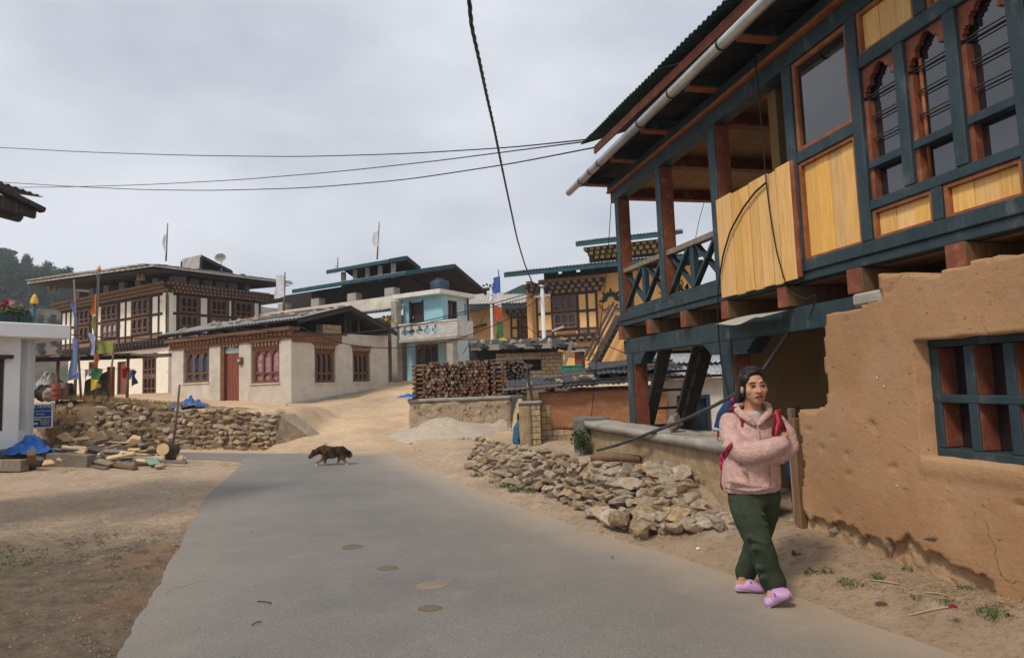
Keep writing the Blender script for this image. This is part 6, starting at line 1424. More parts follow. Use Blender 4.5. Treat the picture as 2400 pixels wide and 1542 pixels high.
s_a, s_b = YF2.px(194, 900, .2)[0], YF2.px(250, 900, .2)[0]; mb = MB(); mb.hexa([YF2.pt(s_a, 1.15, .15), YF2.pt(s_b, 1.1, .15), YF2.pt(s_b, 1.1, .2), YF2.pt(s_a, 1.15, .2), YF2.pt(s_a, YF2.px(194, 892, .2)[1], .05), YF2.pt(s_b, YF2.px(250, 868, .2)[1], .05), YF2.pt(s_b, YF2.px(250, 868, .2)[1], .1), YF2.pt(s_a, YF2.px(194, 892, .2)[1], .1)]); o = mb.build('plywood_sheet', PLY); tag(o, 'dark plywood sheet leaning under the lean-to behind the flags', 'board')
s_a, s_b = YF2.px(252, 900, .1)[0], YF2.px(268, 900, .1)[0]; o = MB().fb(YF2, s_a, s_b, 1.1, YF2.px(255, 860)[1], .08, .14).build('red_board', REDD); tag(o, 'narrow reddish board standing right of the dark plywood', 'board')
def drum(px_, y0, y1, w_px, depth, m_, label, name='oil_drum', ribs=True):
    b = on_y(px_, y0, depth); t = on_y(px_, y1, depth); r = w_px/2*depth/F; o = thing(name, b, label, 'drum'); h_ = t.z-b.z
    rings = [];
    for k, (f, rr) in enumerate(((0, .97), (.02, 1), (.31, 1), (.33, 1.05), (.36, 1.05), (.38, 1), (.64, 1), (.66, 1.05), (.69, 1.05), (.71, 1), (.97, 1), (1, .97))): rings.append((b+V(0, 0, h_*f), rr*r if ribs else r*(1+.03*math.sin(k))))
    MB().tube([q[0] for q in rings], [q[1] for q in rings], 18).build('shell', m_, o, True); MB().tube([t+V(0, 0, .0), t+V(0, 0, .02)], r*.8, 16).build('lid', m_, o, True); return o
drum(131, 936, 900, 18, 19.6, mat('faded_red_drum', (.42, .10, .065), (.30, .07, .05), rough=.6, scale=4, bump=.1, c3=(.60, .42, .36), s3=6), 'faded red oil drum standing in the left yard')
drum(150, 936, 898, 17, 19.9, mat('rusty_tan_drum', (.33, .22, .13), (.22, .15, .09), rough=.8, scale=4, bump=.1), 'tan rusty drum right beside the red oil drum')
drum(163, 936, 899, 14, 20.2, PLY, 'dark drum behind the tan rusty drum')
def lump(name, label, cat, c, rx, ry, rz, m_, amp=.25, seed=0, n=18):
    mb = MB().ball(c, rx, ry, rz, n=n)
    for i, v in enumerate(mb.v): d = (v-Vector(c)); k = 1+amp*noise.noise(V(d.x/rx*1.6, d.y/ry*1.6, d.z/rz*1.6+seed))+amp*.6*noise.noise(V(d.x/rx*4, d.y/ry*4, d.z/rz*4+seed)); mb.v[i] = Vector(c)+d*k
    o = mb.build(name, m_, None, True); tag(o, label, cat); return o
TARPW = mat('grey_white_tarp', (.52, .51, .48), (.36, .35, .33), rough=.6, scale=5, bump=.4, bscale=9, bdist=.05)
c = on_y(103, 922, 20.4); lump('junk_sack', 'dark sack of junk below the tarpaulins', 'sack', c, .26, .25, .26, PLY, seed=8); c = on_y(118, 925, 20.2); lump('junk_sack', 'grey sack between the tarpaulins and the red drum', 'sack', c, .2, .2, .22, CONC, seed=9)
for k, (x0, y0, x1, y1, c_, lab) in enumerate(((199, 866, 203, 884, 'pink', 'pink patterned cloth drying under the lean-to, leftmost of three'), (204, 866, 210, 880, 'white', 'white patterned cloth drying under the lean-to, middle of three'), (210, 864, 218, 877, 'pink', 'pink and white cloth drying under the lean-to, rightmost of three'), (286, 866, 302, 884, 'red', 'bright red garment hanging on the line by the door'), (303, 866, 311, 888, 'greyblue', 'grey blue garment hanging beside the red one'), (309, 865, 320, 905, 'dark', 'long dark navy garment hanging on the post'))):
    m_ = CL.get(c_) or (mat('pink_print', (.62, .22, .30), (.75, .6, .62), bump=0, scale=20) if c_ == 'pink' else BLUED); pa_, pb_ = YF2.px(x0, y0, .45), YF2.px(x1, y1, .45)
    if c_ == 'red': m_ = mat('bright_red_cloth', (.42, .012, .02), (.25, .008, .012), bump=0)
    o = wavy_flag(None, YF2, pa_[0], pb_[0], pb_[1], pa_[1], m_, .45, seed=k, name='laundry', amp=.05); tag(o, lab, 'laundry')
o = cable('clothes_line', 'thin clothes line strung across the lean-to', [YF2.pt(*YF2.px(x_, y_, .45), .45) for x_, y_ in ((155, 868), (200, 866), (250, 865), (316, 865))], .006)
# ---------------------------------------------------------------- blue tarpaulins
BT = mat('blue_tarpaulin', (.02, .15, .50), (.012, .09, .36), rough=.45, scale=5, bump=.5, bscale=9, bdist=.05, c3=(.05, .25, .62), s3=5)
def crumple(name, label, c, rx, ry, h_, seed, m_=BT, rot=0):
    mb = MB(); n = 34
    for j in range(n+1):
        for i in range(n+1):
            u, v = i/n*2-1, j/n*2-1; r = math.hypot(u, v); nv = V(u*2.3+seed, v*2.3, 0); rid = abs(noise.noise(nv*1.1))+.5*abs(noise.noise(nv*2.6+V(3, 0, 0))); ed = 1+.25*noise.noise(V(math.atan2(v, u)*1.2, seed, 0))
            z_ = h_*max(0, 1-(r/ed)**1.6)*(.35+1.3*rid)+.012; x = c[0]+rx*u*ed; y = c[1]+ry*v*ed; mb.v.append(V(x, y, c[2]+max(z_, .01)))
    for j in range(n):
        for i in range(n):
            u, v = (i+.5)/n*2-1, (j+.5)/n*2-1
            if math.hypot(u, v) < 1.0+.25*noise.noise(V(u*3, v*3, seed)): q = j*(n+1)+i; mb.f.append((q, q+1, q+n+2, q+n+1))
    o = mb.build(name, m_, None, True); tag(o, label, 'tarpaulin'); return o
c = on_y(118, 898, 20.8); crumple('tarpaulin_heap', 'grey white tarpaulin heap under the lean-to', (c.x, c.y, c.z-.1), .50, .4, .42, 2, TARPW); c = on_y(96, 915, 20.6); crumple('tarpaulin_heap', 'second pale tarpaulin bundle at the left post of the lean-to', (c.x, c.y, c.z-.1), .3, .3, .4, 5, TARPW)
q = on_y(446, 940, 18.25); crumple('blue_tarpaulin', 'crumpled blue tarpaulin on the terrace in front of the cement house', (q.x, q.y, max(ground_h(q.x, q.y), 1.14)), .52, .3, .24, 3)
q = on_z(70, 1050, .40); crumple('blue_tarpaulin', 'blue tarpaulin draped over the log pile beside the white house', (q.x+.15, q.y-.2, .30), .55, .45, .34, 8)
q = on_z(958, 922, 1.32); crumple('blue_tarpaulin', 'small blue tarpaulin scrap at the left end of the firewood stack', (q.x, q.y, 1.2), .35, .3, .1, 12)
# ---------------------------------------------------------------- log and plank pile on the left verge
CUT = mat('fresh_cut_wood', (.70, .50, .29), (.54, .37, .20), rough=.8, scale=4, stretch=(1, 6, 6), bump=.15, rnd=.16)
GREYW = mat('grey_old_board', (.27, .22, .17), (.16, .13, .10), rough=.9, scale=4, stretch=(.8, 7, 7), bump=.25, rnd=.28)
BARKD = mat('dark_bark', (.13, .10, .075), (.07, .052, .04), rough=.95, scale=8, bump=.5, rnd=.2, bdist=.03)
def stick(name, label, cat, p0, p1, wd, ht, m_, grp='timber in the pile beside the white house', roll=0):
    p0, p1 = Vector(p0), Vector(p1); c_ = (p0+p1)/2; a = p1-p0; L_ = a.length; mb = MB(); rg_ = random.Random(hash(label) % 997)
    mb.hexa([(-L_/2, -wd/2, -ht/2), (L_/2, -wd/2*.95, -ht/2), (L_/2, wd/2*.95, -ht/2), (-L_/2, wd/2, -ht/2), (-L_/2, -wd/2, ht/2), (L_/2, -wd/2*.9, ht/2*.95), (L_/2, wd/2*.9, ht/2), (-L_/2, wd/2, ht/2*.97)])
    o = mb.build(name, m_, None, bevel=.008); o.location = c_; o.rotation_mode = 'QUATERNION'; o.rotation_quaternion = a.to_track_quat('X', 'Z') @ Euler((roll, 0, 0)).to_quaternion(); tag(o, label, cat, grp); return o
def lz(px_, py_, z_): return on_z(px_, py_, z_)
def rlog(label, p0, p1, r, m_bark, cut=True, name='log'):
    p0, p1 = Vector(p0), Vector(p1); o = thing(name, p0, label, 'log', 'timber in the pile beside the white house'); a = (p1-p0).normalized()
    MB().tube([p0, p0.lerp(p1, .5)+V(0, 0, .005), p1], [r, r*1.03, r*.97], 14).build('bark', m_bark, o, True); MB().tube([p0-a*.004, p0+a*.01], r*.93, 14).build('cut_end', CUT, o); MB().tube([p1-a*.01, p1+a*.004], r*.9, 14).build('cut_end', CUT, o); return o
stick('timber_beam', 'thick squared beam end lying in front of the white house plinth', 'beam', lz(-60, 1090, .14), lz(58, 1090, .14), .2, .24, OLDW)
stick('timber_beam', 'long heavy grey beam at the base of the log pile', 'beam', lz(95, 1075, .16), lz(215, 1082, .14), .22, .30, GREYW)
stick('timber_block', 'reddish upright block between the two heavy beams', 'block', lz(75, 1098, .02), lz(74, 1060, .42)+V(0, -.0, 0), .16, .14, BROWN)
stick('timber_block', 'pale post stump under the blue tarpaulin corner', 'block', lz(92, 1085, .1), lz(100, 1050, .40), .18, .16, GREYW)
pieces = [((150, 1045, .35), (215, 1088, .06), .16, .045), ((165, 1040, .38), (210, 1092, .04), .12, .05), ((235, 1055, .30), (320, 1030, .42), .2, .05), ((245, 1062, .28), (335, 1040, .36), .18, .04), ((250, 1075, .2), (315, 1062, .28), .16, .06), ((225, 1080, .12), (300, 1085, .1), .18, .06), ((262, 1088, .08), (318, 1098, .05), .12, .06), ((200, 1072, .2), (262, 1088, .1), .15, .05), ((280, 1070, .2), (318, 1075, .16), .14, .07), ((178, 1030, .42), (300, 1038, .40), .14, .035), ((140, 1060, .25), (185, 1050, .35), .2, .06), ((205, 1090, .05), (250, 1099, .04), .12, .05), ((290, 1092, .05), (320, 1088, .08), .13, .09), ((300, 1080, .12), (345, 1078, .1), .14, .04), ((310, 1062, .2), (345, 1055, .25), .12, .05), ((170, 1055, .3), (240, 1048, .36), .22, .05), ((120, 1040, .38), (170, 1035, .42), .2, .05), ((185, 1085, .1), (230, 1070, .2), .16, .05)]
adj = ('longest leaning plank at the left of the log pile', 'dark leaning plank beside the longest one', 'wide plank tilting up to the right on the pile', 'pale plank just under the tilting wide one', 'short brown plank in the middle of the pile', 'thick dark plank low in the pile centre', 'plank end poking out at the front right of the pile', 'grey plank sloping down at the front', 'chunky offcut at the right of the pile', 'long thin board lying across the pile top', 'broad slab against the blue tarpaulin', 'thin lath on the ground before the pile', 'square offcut on the ground at the right front', 'green tinged lath at the right side', 'small pale lath near the round logs', 'wide bark slab in the upper left of the pile', 'pale slab next to the blue tarpaulin top', 'crossing plank in the lower left of the pile')
for k, (a, b, wd, ht) in enumerate(pieces): stick('plank', adj[k], 'plank', lz(*a), lz(*b), wd, ht, (GREYW, BROWN, GREYW, OLDW, CUT)[k % 5], roll=rg.uniform(-.5, .5))
for k, (x_, y_, z_, w_, lab) in enumerate(((205, 1018, .5, .34, 'largest pale wedge of split wood on top of the pile'), (230, 1022, .48, .3, 'pale split wedge right of the largest'), (252, 1018, .5, .32, 'pale split wedge third along the pile top'), (278, 1025, .45, .26, 'darker split round at the right of the pile top'), (145, 1022, .46, .3, 'thin pale wedge standing up at the left of the pile'), (158, 1030, .42, .26, 'pale chip leaning on the left wedge'), (168, 1035, .4, .2, 'orange chip below the left wedges'), (310, 1040, .36, .4, 'bright split slab at the right end of the pile'), (295, 1065, .2, .28, 'pale split wedge low at the right of the pile'), (190, 1055, .3, .24, 'yellowish wedge in the middle of the pile'))):
    mb = MB(); mb.prism([(-w_/2, 0, -w_*.28), (w_/2, 0, -w_*.3), (w_*.35, 0, w_*.3), (-w_*.1, 0, w_*.36)], V(0, w_*.55, .04)); o = mb.build('split_log', CUT, None, bevel=.01); o.location = lz(x_, y_, z_); o.rotation_euler = (rg.uniform(-.3, .3), rg.uniform(-.5, .5), rg.uniform(-.7, .7)); tag(o, lab, 'split log', 'timber in the pile beside the white house')
for k in range(84):
    x_ = rg.uniform(115, 345); top = 1-abs((x_-215)/130)**1.5; z_ = rg.uniform(.05, .14+.42*max(0, top)); y_ = 1094-z_*118+rg.uniform(-3, 3); a = rg.uniform(-.5, .5); L_ = rg.uniform(.25, .75); q = lz(x_, y_, z_)+V(0, rg.uniform(0, .4), 0); d = V(math.cos(a)*L_/2, math.sin(a)*L_/2, rg.uniform(-.12, .12)*L_)
    stick('offcut', 'rough sawn offcut buried among the planks of the log pile', 'offcut', q-d, q+d, rg.uniform(.06, .18), rg.uniform(.04, .11), (GREYW, CUT, BROWN, CUT, OLDW, BARKD)[k % 6], 'offcuts in the log pile', rg.uniform(-.8, .8))
p_ = lz(387, 1060, .22); rlog('thick round log with bright sawn end right of the pile', p_+V(0, -.1, .08), p_+V(-.12, .6, .0), .145, BARKD)
p_ = lz(290, 1032, .4); rlog('dark round log lying near the top right of the pile', p_, p_+V(.1, .5, 0), .12, BARKD); p_ = lz(322, 1048, .25); rlog('short tan log with pale end at the right of the pile', p_, p_+V(.2, .45, 0), .09, BROWN); p_ = lz(332, 1066, .14); rlog('small dark log under the pale slab', p_, p_+V(.15, .5, 0), .1, BARKD); p_ = lz(355, 1058, .16); rlog('mossy stump between pile and thick round log', p_, p_+V(.1, .4, 0), .15, BARKD); p_ = lz(372, 1072, .1); rlog('low dark log in front of the thick round log', p_, p_+V(.2, .3, 0), .1, BARKD)
for k, (x_, y_, s3, lab) in enumerate(((378, 1092, .24, 'rounded grey boulder in front of the log pile'), (395, 1072, .22, 'flat grey rock beside the thick round log'), (425, 1078, .28, 'dark lump of rock at the far right of the log pile'), (350, 1082, .16, 'small grey rock at the foot of the pile'), (410, 1066, .2, 'pale rock under the leaning pole'))):
    o = inst('boulder', ROCKS[k+3], lz(x_, y_, s3*.25), (k, k*2, k), (s3*1.2, s3, s3*.8)); tag(o, lab, 'boulder')
stick('green_board', 'broken pale green board at the right of the log pile', 'board', lz(352, 1075, .15), lz(364, 1088, .08), .22, .03, mat('mint_paint', (.22, .36, .28), (.16, .27, .21)), None)
stick('metal_bar', 'grey pipe lying on the ground right of the log pile', 'pipe', lz(365, 1080, .1), lz(437, 1084, .09), .06, .06, GREYW, None)
a, b = lz(402, 1068, .02), on_y(421, 902, 14.6); o = MB().tube([a, a.lerp(b, .5)+V(.02, 0, 0), b], [.03, .027, .022], 8).build('leaning_pole', OLDW, None, True); tag(o, 'slim wooden pole leaning upright beside the thick round log', 'pole')
# ---------------------------------------------------------------- poles and overhead lines
def metal_pole(label, xb, yb, xt, yt, depth, r, z0=None):
    t = on_y(xt, yt, depth); b = on_y(xb, yb, depth); dv = (b-t).normalized(); g = ground_h(b.x, depth); b2 = t+dv*((t.z-g+.1)/-dv.z); o = thing('utility_pole', b2, label, 'pole')
    MB().tube([b2, b2.lerp(t, .5), b2.lerp(t, .505), t], [r*1.15, r*1.1, r*.9, r*.85], 14).build('shaft', mat('silver_pole_paint', (.66, .67, .68), (.56, .57, .58), rough=.45, scale=2, bump=0), o, True); return o, t
po, pt_ = metal_pole('silver painted steel utility pole behind the lean-to roof', 1279, 886, 1270, 672, 24.0, .085)
MB().tube([pt_-V(0, 0, .02), pt_+V(0, 0, .05)], .11, 12).build('cap', STEEL, po, True); MB().bar(pt_+V(-.3, .05, -.35), pt_+V(.3, -.05, -.35), .08, .1).build('cross_arm', STEEL, po)
for dx in (-.28, -.1, .12, .3): MB().tube([pt_+V(dx, -.02, -.12), pt_+V(dx*1.05, -.06, .02)], [.05, .03], 8).build('insulator', BLACK, po, True)
MB().bar(pt_+V(.3, -.1, -1.7), pt_+V(.75, -.2, -1.55), .09, .07).build('lamp_arm', STEEL, po)
po2, pt2 = metal_pole('farther thin grey utility pole behind the prayer flag', 1155, 850, 1150, 660, 31.0, .07)
for dx in (-.35, 0, .25): MB().bar(pt2+V(-.4, 0, -.35-.3*abs(dx)), pt2+V(.3, 0, -.25-.3*abs(dx)), .06, .06).build('cross_arm', BLACK, po2)
for k in range(5): MB().ball(pt2+V(-.35+.16*k, -.05, -.2+.05*(k % 2)), .06, n=5).build('insulator', BLACK, po2)
def sag(a, b, s, n=24): a, b = Vector(a), Vector(b); return [a.lerp(b, i/n)-V(0, 0, s*4*(i/n)*(1-i/n)) for i in range(n+1)]
# thick twisted service cable from over the viewer to the silver pole: follows its pixels
pts = [V(.9, -9, 8.2), V(.3, -1, 6.9), on_y(1098, -20, 6.5), on_y(1105, 60, 7.2), on_y(1123, 140, 8.2), on_y(1141, 225, 9.6), on_y(1158, 300, 11), on_y(1175, 385, 13), on_y(1194, 475, 15.5), on_y(1212, 560, 18.5), on_y(1230, 620, 21.5), on_y(1250, 668, 23.4), pt_+V(-.2, 0, -.1)]
pth = smoothp(pts, 14, 10)
tc_ = thing('twisted_service_cable', pth[0], 'thick twisted black service cable sweeping down to the silver pole', 'cable')
for ph in (0, 2.1, 4.2):
    q = []; d_acc = 0
    for i, p_ in enumerate(pth):
        if i: d_acc += (p_-pth[i-1]).length
        a = d_acc*9+ph; q.append(p_+V(math.cos(a), 0, math.sin(a))*.014)
    MB().tube(q, .0135, 6).build('strand', BLACK, tc_, True)
rA = H.pt(tA[0]-.05, fz(tA[0])+.05, .4)
def wire(label, pts, r): o = MB().tube(pts, r, 5).build('overhead_wire', BLACK, None, True); tag(o, label, 'wire'); return o
def pxw(lst, y0, y1): n = len(lst); return smoothp([on_y(x, y, lerp(y0, y1, i/(n-1))) for i, (x, y) in enumerate(lst)], 8, 6)
rAl = H.px(1372, 328, .42)
end = rA.y
wire('topmost thin overhead wire crossing the sky to the timber house roof', pxw([(-60, 343), (200, 357), (450, 365), (700, 368), (950, 361), (1200, 346), (1390, 326)], 22, end), .012)
wire('middle thin overhead wire rising to the timber house roof', pxw([(-60, 440), (140, 439), (330, 434), (560, 422), (800, 402), (1020, 378), (1220, 352), (1390, 330)], 26, end), .012)
wire('lowest thin overhead wire sagging across the sky to the timber house roof', pxw([(-60, 423), (140, 436), (330, 445), (500, 447), (720, 441), (950, 422), (1200, 384), (1400, 345)], 24, end), .012)
for k, (lst, y0, y1, lab) in enumerate((([(100, 778), (250, 792), (400, 795), (560, 785), (700, 790), (900, 775), (1000, 758), (1130, 725), (1265, 690)], 19, 24, 'sagging dark wire passing in front of the cement house to the silver pole'), ([(560, 770), (690, 780), (800, 785), (930, 768), (1100, 728), (1265, 680)], 21, 24, 'second wire just above the sagging one over the cement house'), ([(700, 765), (780, 800), (860, 815), (960, 815), (1060, 800), (1180, 755), (1265, 700)], 22, 24, 'wire drooping low across the blue house front'), ([(1150, 690), (1190, 720), (1210, 728), (1240, 700), (1268, 680)], 31, 24, 'short slack wire between the two utility poles'), ([(1280, 690), (1330, 745), (1400, 800), (1470, 830)], 24, 20, 'wire falling from the silver pole towards the timber house'), ([(1180, 715), (1240, 770), (1320, 830), (1400, 850), (1470, 845)], 30, 22, 'long slack wire crossing the yellow house front'), ([(1155, 700), (1120, 770), (1085, 830)], 31, 29, 'stay wire from the far pole to the blue house'))):
    wire(lab, pxw(lst, y0, y1), .016)
wire('thin wire hanging from the gallery corner to the courtyard wall', smoothp([H.pt(*H.px(x_, y_, .1), .1) for x_, y_ in ((1433, 462), (1425, 600), (1412, 720), (1395, 880), (1384, 1000))], 8, 4), .006)
wire('thin wire seen through the gallery between its posts', smoothp([H.pt(*H.px(x_, y_, -2.6), -2.6) for x_, y_ in ((1652, 470), (1640, 510), (1630, 560))], 8, 4), .006)
# satellite dish on the traditional house
q = on_y(519, 605, 37.0); sd_ = thing('satellite_dish', q-V(0, 0, .6), 'round satellite dish on the roof of the traditional house', 'satellite dish'); mb = MB()
for r in range(6):
    for k in range(18): a = 2*math.pi*k/18; rr = .33*r/5; mb.v.append(q+V(math.cos(a)*rr, -.35*(rr/.33)**2*.4, math.sin(a)*rr*.75+.0))
for r in range(5):
    for k in range(18): a = r*18+k; b = r*18+(k+1) % 18; mb.f.append((a, b, b+18, a+18))
mb.build('dish', CONC, sd_, True); MB().tube([q-V(0, 0, .8), q], .03, 6).build('mast', STEEL, sd_); MB().tube([q, q+V(.05, -.35, .1)], .015, 6).build('feed_arm', STEEL, sd_)
# ================================================================ people and the dog
SKIN = mat('skin', (.54, .29, .18), (.45, .225, .13), rough=.55, scale=14, bump=.04, spec=.35)
HAIR = mat('black_hair', (.018, .015, .014), (.008, .007, .007), rough=.45, scale=40, stretch=(1, 1, .2), bump=.35, bscale=90, bdist=.004)
HAIRL = mat('hair_sheen', (.05, .043, .04), (.03, .026, .024), rough=.4, bump=0)
FLEECE = mat('pink_fleece', (.74, .49, .43), (.58, .36, .315), rough=1, scale=26, bump=.5, bscale=62, bdist=.02, spec=.05, c3=(.50, .30, .265), s3=9, t3=(.56, .76))
TROU = mat('dark_green_trousers', (.050, .066, .040), (.031, .044, .027), rough=.85, scale=9, bump=.25, bscale=26, bdist=.015, spec=.15)
CROC = mat('lavender_clog', (.56, .34, .58), (.50, .29, .52), rough=.5, bump=.03); CROCD = mat('clog_slit', (.22, .13, .22), bump=0)
NAVY = mat('navy_cloth', (.014, .045, .12), (.009, .028, .075), rough=.9, scale=14, bump=.2)
CRIM = mat('crimson_sling', (.34, .018, .04), (.16, .008, .022), rough=.85, scale=30, stretch=(1, 1, .3), bump=.2, c3=(.55, .12, .10), s3=24, t3=(.55, .65))
EYEW = mat('eye_white', (.38, .33, .29), (.34, .3, .26), rough=.3, bump=0); EYED = mat('eye_dark', (.02, .013, .01), (.015, .01, .008), rough=.2, bump=0)
LIP = mat('lip', (.36, .12, .10), (.32, .10, .085), rough=.45, bump=0); MOUTH = mat('mouth_dark', (.05, .015, .013), bump=0); TEE = mat('grey_tee', (.45, .45, .47), (.4, .4, .42), bump=0)
def limb(mb, pts, rad, n=14):
    """tapered limb through joints with rounded ends"""
    pts = [Vector(p) for p in pts]; q = []; r = []
    for i in range(len(pts)-1):
        for k in range(6): t = k/6; q.append(pts[i].lerp(pts[i+1], t)); r.append(lerp(rad[i], rad[i+1], t))
    q.append(pts[-1]); r.append(rad[-1])
    for _ in range(2): q = [q[0]]+[(q[i-1]+q[i]*2+q[i+1])/4 for i in range(1, len(q)-1)]+[q[-1]]
    mb.tube(q, r, n); mb.ball(q[0], r[0]*.98, n=7); mb.ball(q[-1], r[-1]*.98, n=7)
class Head:
    def __init__(s, c, yaw, pitch=0, roll=0, sc=1):
        """yaw 0 faces the viewer (-Y), positive turns to picture right"""
        s.c = Vector(c); s.sc = sc; R = Euler((pitch, roll, yaw)).to_matrix(); s.R = R
    def p(s, x, y, z): return s.c+s.R @ (V(x, -y, z)*s.sc)     # x picture-right, y forward out of the face, z up
    def build(s, mb):
        k = s.sc; R = s.R
        mb.ball(s.p(0, -.015, .025), .076*k, .092*k, .092*k, rot=R, n=14); mb.ball(s.p(0, .022, -.035), .064*k, .068*k, .078*k, rot=R, n=14); mb.ball(s.p(0, .045, -.088), .034*k, .036*k, .028*k, rot=R)
        mb.ball(s.p(.042, .05, -.022), .028*k, .028*k, .03*k, rot=R); mb.ball(s.p(-.042, .05, -.022), .028*k, .028*k, .03*k, rot=R)
        mb.tube([s.p(0, .084, .012), s.p(0, .099, -.014), s.p(0, .108, -.03), s.p(0, .088, -.038)], [.008*k, .011*k, .0155*k, .01*k], 10)
        for sx in (-1, 1): mb.ball(s.p(.014*sx, .092, -.032), .011*k, n=6); mb.ball(s.p(.077*sx, -.008, -.012), .011*k, .02*k, .03*k, rot=R); mb.ball(s.p(.032*sx, .074, .028), .024*k, .012*k, .009*k, rot=R)
        mb.ball(s.p(0, .082, -.062), .024*k, .014*k, .014*k, rot=R)
    def face(s, par, off=None):
        k = s.sc; R = s.R
        for sx in (-1, 1):
            e = MB().ball(s.p(.032*sx, .078, .006), .0150*k, .009*k, .0044*k, rot=R, n=8).build('eye', EYEW, par, True); MB().ball(s.p(.032*sx, .0838, .006), .0072*k, .005*k, .0046*k, rot=R, n=7).build('iris', EYED, e, True)
            MB().tube([s.p(.013*sx, .083, .008), s.p(.031*sx, .0895, .0155), s.p(.05*sx, .079, .0085)], .0032*k, 6).build('eyelid', SKIN, e, True); MB().tube([s.p(.014*sx, .0855, .0065), s.p(.032*sx, .0905, .0125), s.p(.051*sx, .078, .006)], .0018*k, 6).build('lashes', EYED, e, True)
            MB().tube([s.p(.013*sx, .091, .027), s.p(.034*sx, .091, .033), s.p(.056*sx, .071, .026)], [.003*k, .0038*k, .002*k], 6).build('eyebrow', HAIR, par, True)
        m_ = MB().ball(s.p(0, .090, -.064), .021*k, .008*k, .0065*k, rot=R, n=8).build('mouth', MOUTH, par, True)
        MB().tube([s.p(-.024, .082, -.062), s.p(-.01, .0965, -.0565), s.p(0, .097, -.0585), s.p(.01, .0965, -.0565), s.p(.024, .082, -.062)], [.002*k, .0045*k, .004*k, .0045*k, .002*k], 7).build('lip', LIP, m_, True); MB().tube([s.p(-.022, .082, -.065), s.p(0, .096, -.0735), s.p(.022, .082, -.065)], [.002*k, .0055*k, .002*k], 7).build('lip', LIP, m_, True)
def hand(mb, wrist, direc, normal, sc=1, curl=.9, thumb=1):
    d = Vector(direc).normalized(); nrm = Vector(normal).normalized(); sd_ = d.cross(nrm).normalized(); nrm = sd_.cross(d); w_ = Vector(wrist)
    R = Matrix((d, sd_, nrm)).transposed(); mb.ball(w_+d*.045*sc, .05*sc, .038*sc, .016*sc, rot=R)
    for i, (o, L_) in enumerate(((-.028, .062), (-.0095, .072), (.0095, .067), (.027, .052))):
        p0 = w_+d*.08*sc+sd_*o*sc; a = curl*.5; p1 = p0+(d*math.cos(a)+nrm*math.sin(a))*L_*.45*sc; a = curl*1.3; p2 = p1+(d*math.cos(a)+nrm*math.sin(a))*L_*.32*sc; a = curl*2; p3 = p2+(d*math.cos(a)+nrm*math.sin(a))*L_*.25*sc
        mb.tube([p0-d*.02*sc, p0, p1, p2, p3], [.009*sc, .0092*sc, .0085*sc, .008*sc, .0065*sc], 8); mb.ball(p3, .0066*sc, n=5)
    t0 = w_+d*.025*sc-sd_*.03*thumb*sc; t1 = t0+(d*.6-sd_*.8*thumb+nrm*.3)*.032*sc; t2 = t1+(d*.9-sd_*.2*thumb+nrm*.4)*.03*sc; mb.tube([t0, t1, t2], [.012*sc, .0105*sc, .008*sc], 8); mb.ball(t2, .008*sc, n=5)
def clog(mb, heel, toe, up=V(0, 0, 1), sc=1):
    heel, toe = Vector(heel), Vector(toe); a = (toe-heel); L_ = a.length; a.normalize(); sd_ = a.cross(Vector(up)).normalized(); u = sd_.cross(a); rings = []
    for t, w_, h0, h1 in ((0, .026, .004, .03), (.04, .036, 0, .045), (.15, .04, 0, .05), (.3, .040, 0, .052), (.42, .042, 0, .074), (.55, .046, 0, .078), (.72, .05, .0, .066), (.86, .046, .004, .05), (.95, .034, .01, .038), (1, .016, .016, .028)):
        c_ = heel+a*L_*t+u*(h0+h1)/2; rings.append([c_+sd_*w_*sc*math.cos(k*2*math.pi/18)*(1 if abs(math.cos(k*2*math.pi/18)) < .8 else .97)+u*(h1-h0)/2*math.copysign(abs(math.sin(k*2*math.pi/18))**.7, math.sin(k*2*math.pi/18)) for k in range(18)])
    mb.loft(rings)
# ---------------------------------------------------------------- woman walking along the verge
YW = 4.43
def W(px_, py_, dy=0): return on_y(px_, py_, YW+dy)
feet = on_z(1790, 1398, .012); woman = thing('person', V(feet.x, feet.y, .012), 'woman in pink fleece, dark green trousers and lavender clogs walking with folded arms', 'person')
hd = Head(W(1767, 907, -.03), -.06, -.02, -.05, 1.03)
bd = MB(); hd.build(bd)
sL, sR = W(1712, 992, .02), W(1822, 990, .0); eL, wL = W(1738, 1066, -.13), W(1822, 1040, -.20); eR, wR_ = W(1852, 1052, -.05), W(1775, 1072, -.12)
limb(bd, [W(1764, 935, .0), W(1764, 968, .03)], [.052, .058]); limb(bd, [W(1764, 985, .03), W(1764, 1060, .03), W(1764, 1130, .03)], [.10, .11, .12])
limb(bd, [sL, eL, wL], [.048, .04, .026]); limb(bd, [sR, eR, wR_], [.048, .04, .026])
hand(bd, W(1824, 1036, -.20), W(1836, 1012, -.16)-W(1824, 1036, -.2), V(.5, .6, .3), .95, .8, -1); hand(bd, W(1822, 1066, -.09), V(1, .1, -.15), V(.1, .9, .2), .95, .9, 1)
hipL, kneeL, ankL = W(1748, 1140, -.02), W(1780, 1266, -.14), on_z(1812, 1402, .09); ankL = W(1812, 1380, -.13)
hipR, kneeR, ankR = W(1795, 1140, .05), W(1778, 1258, .10), W(1742, 1352, .26)
limb(bd, [hipL, kneeL, ankL], [.075, .052, .036]); limb(bd, [hipR, kneeR, ankR], [.075, .052, .036])
limb(bd, [W(1764, 1100, .03), (hipL+hipR)/2], [.12, .12])
fR0 = on_z(1722, 1381, .03); fR1 = on_z(1792, 1388, .012); fL0 = on_z(1797, 1420, .012); fL1 = on_y(1856, 1392, fL0.y-.05)
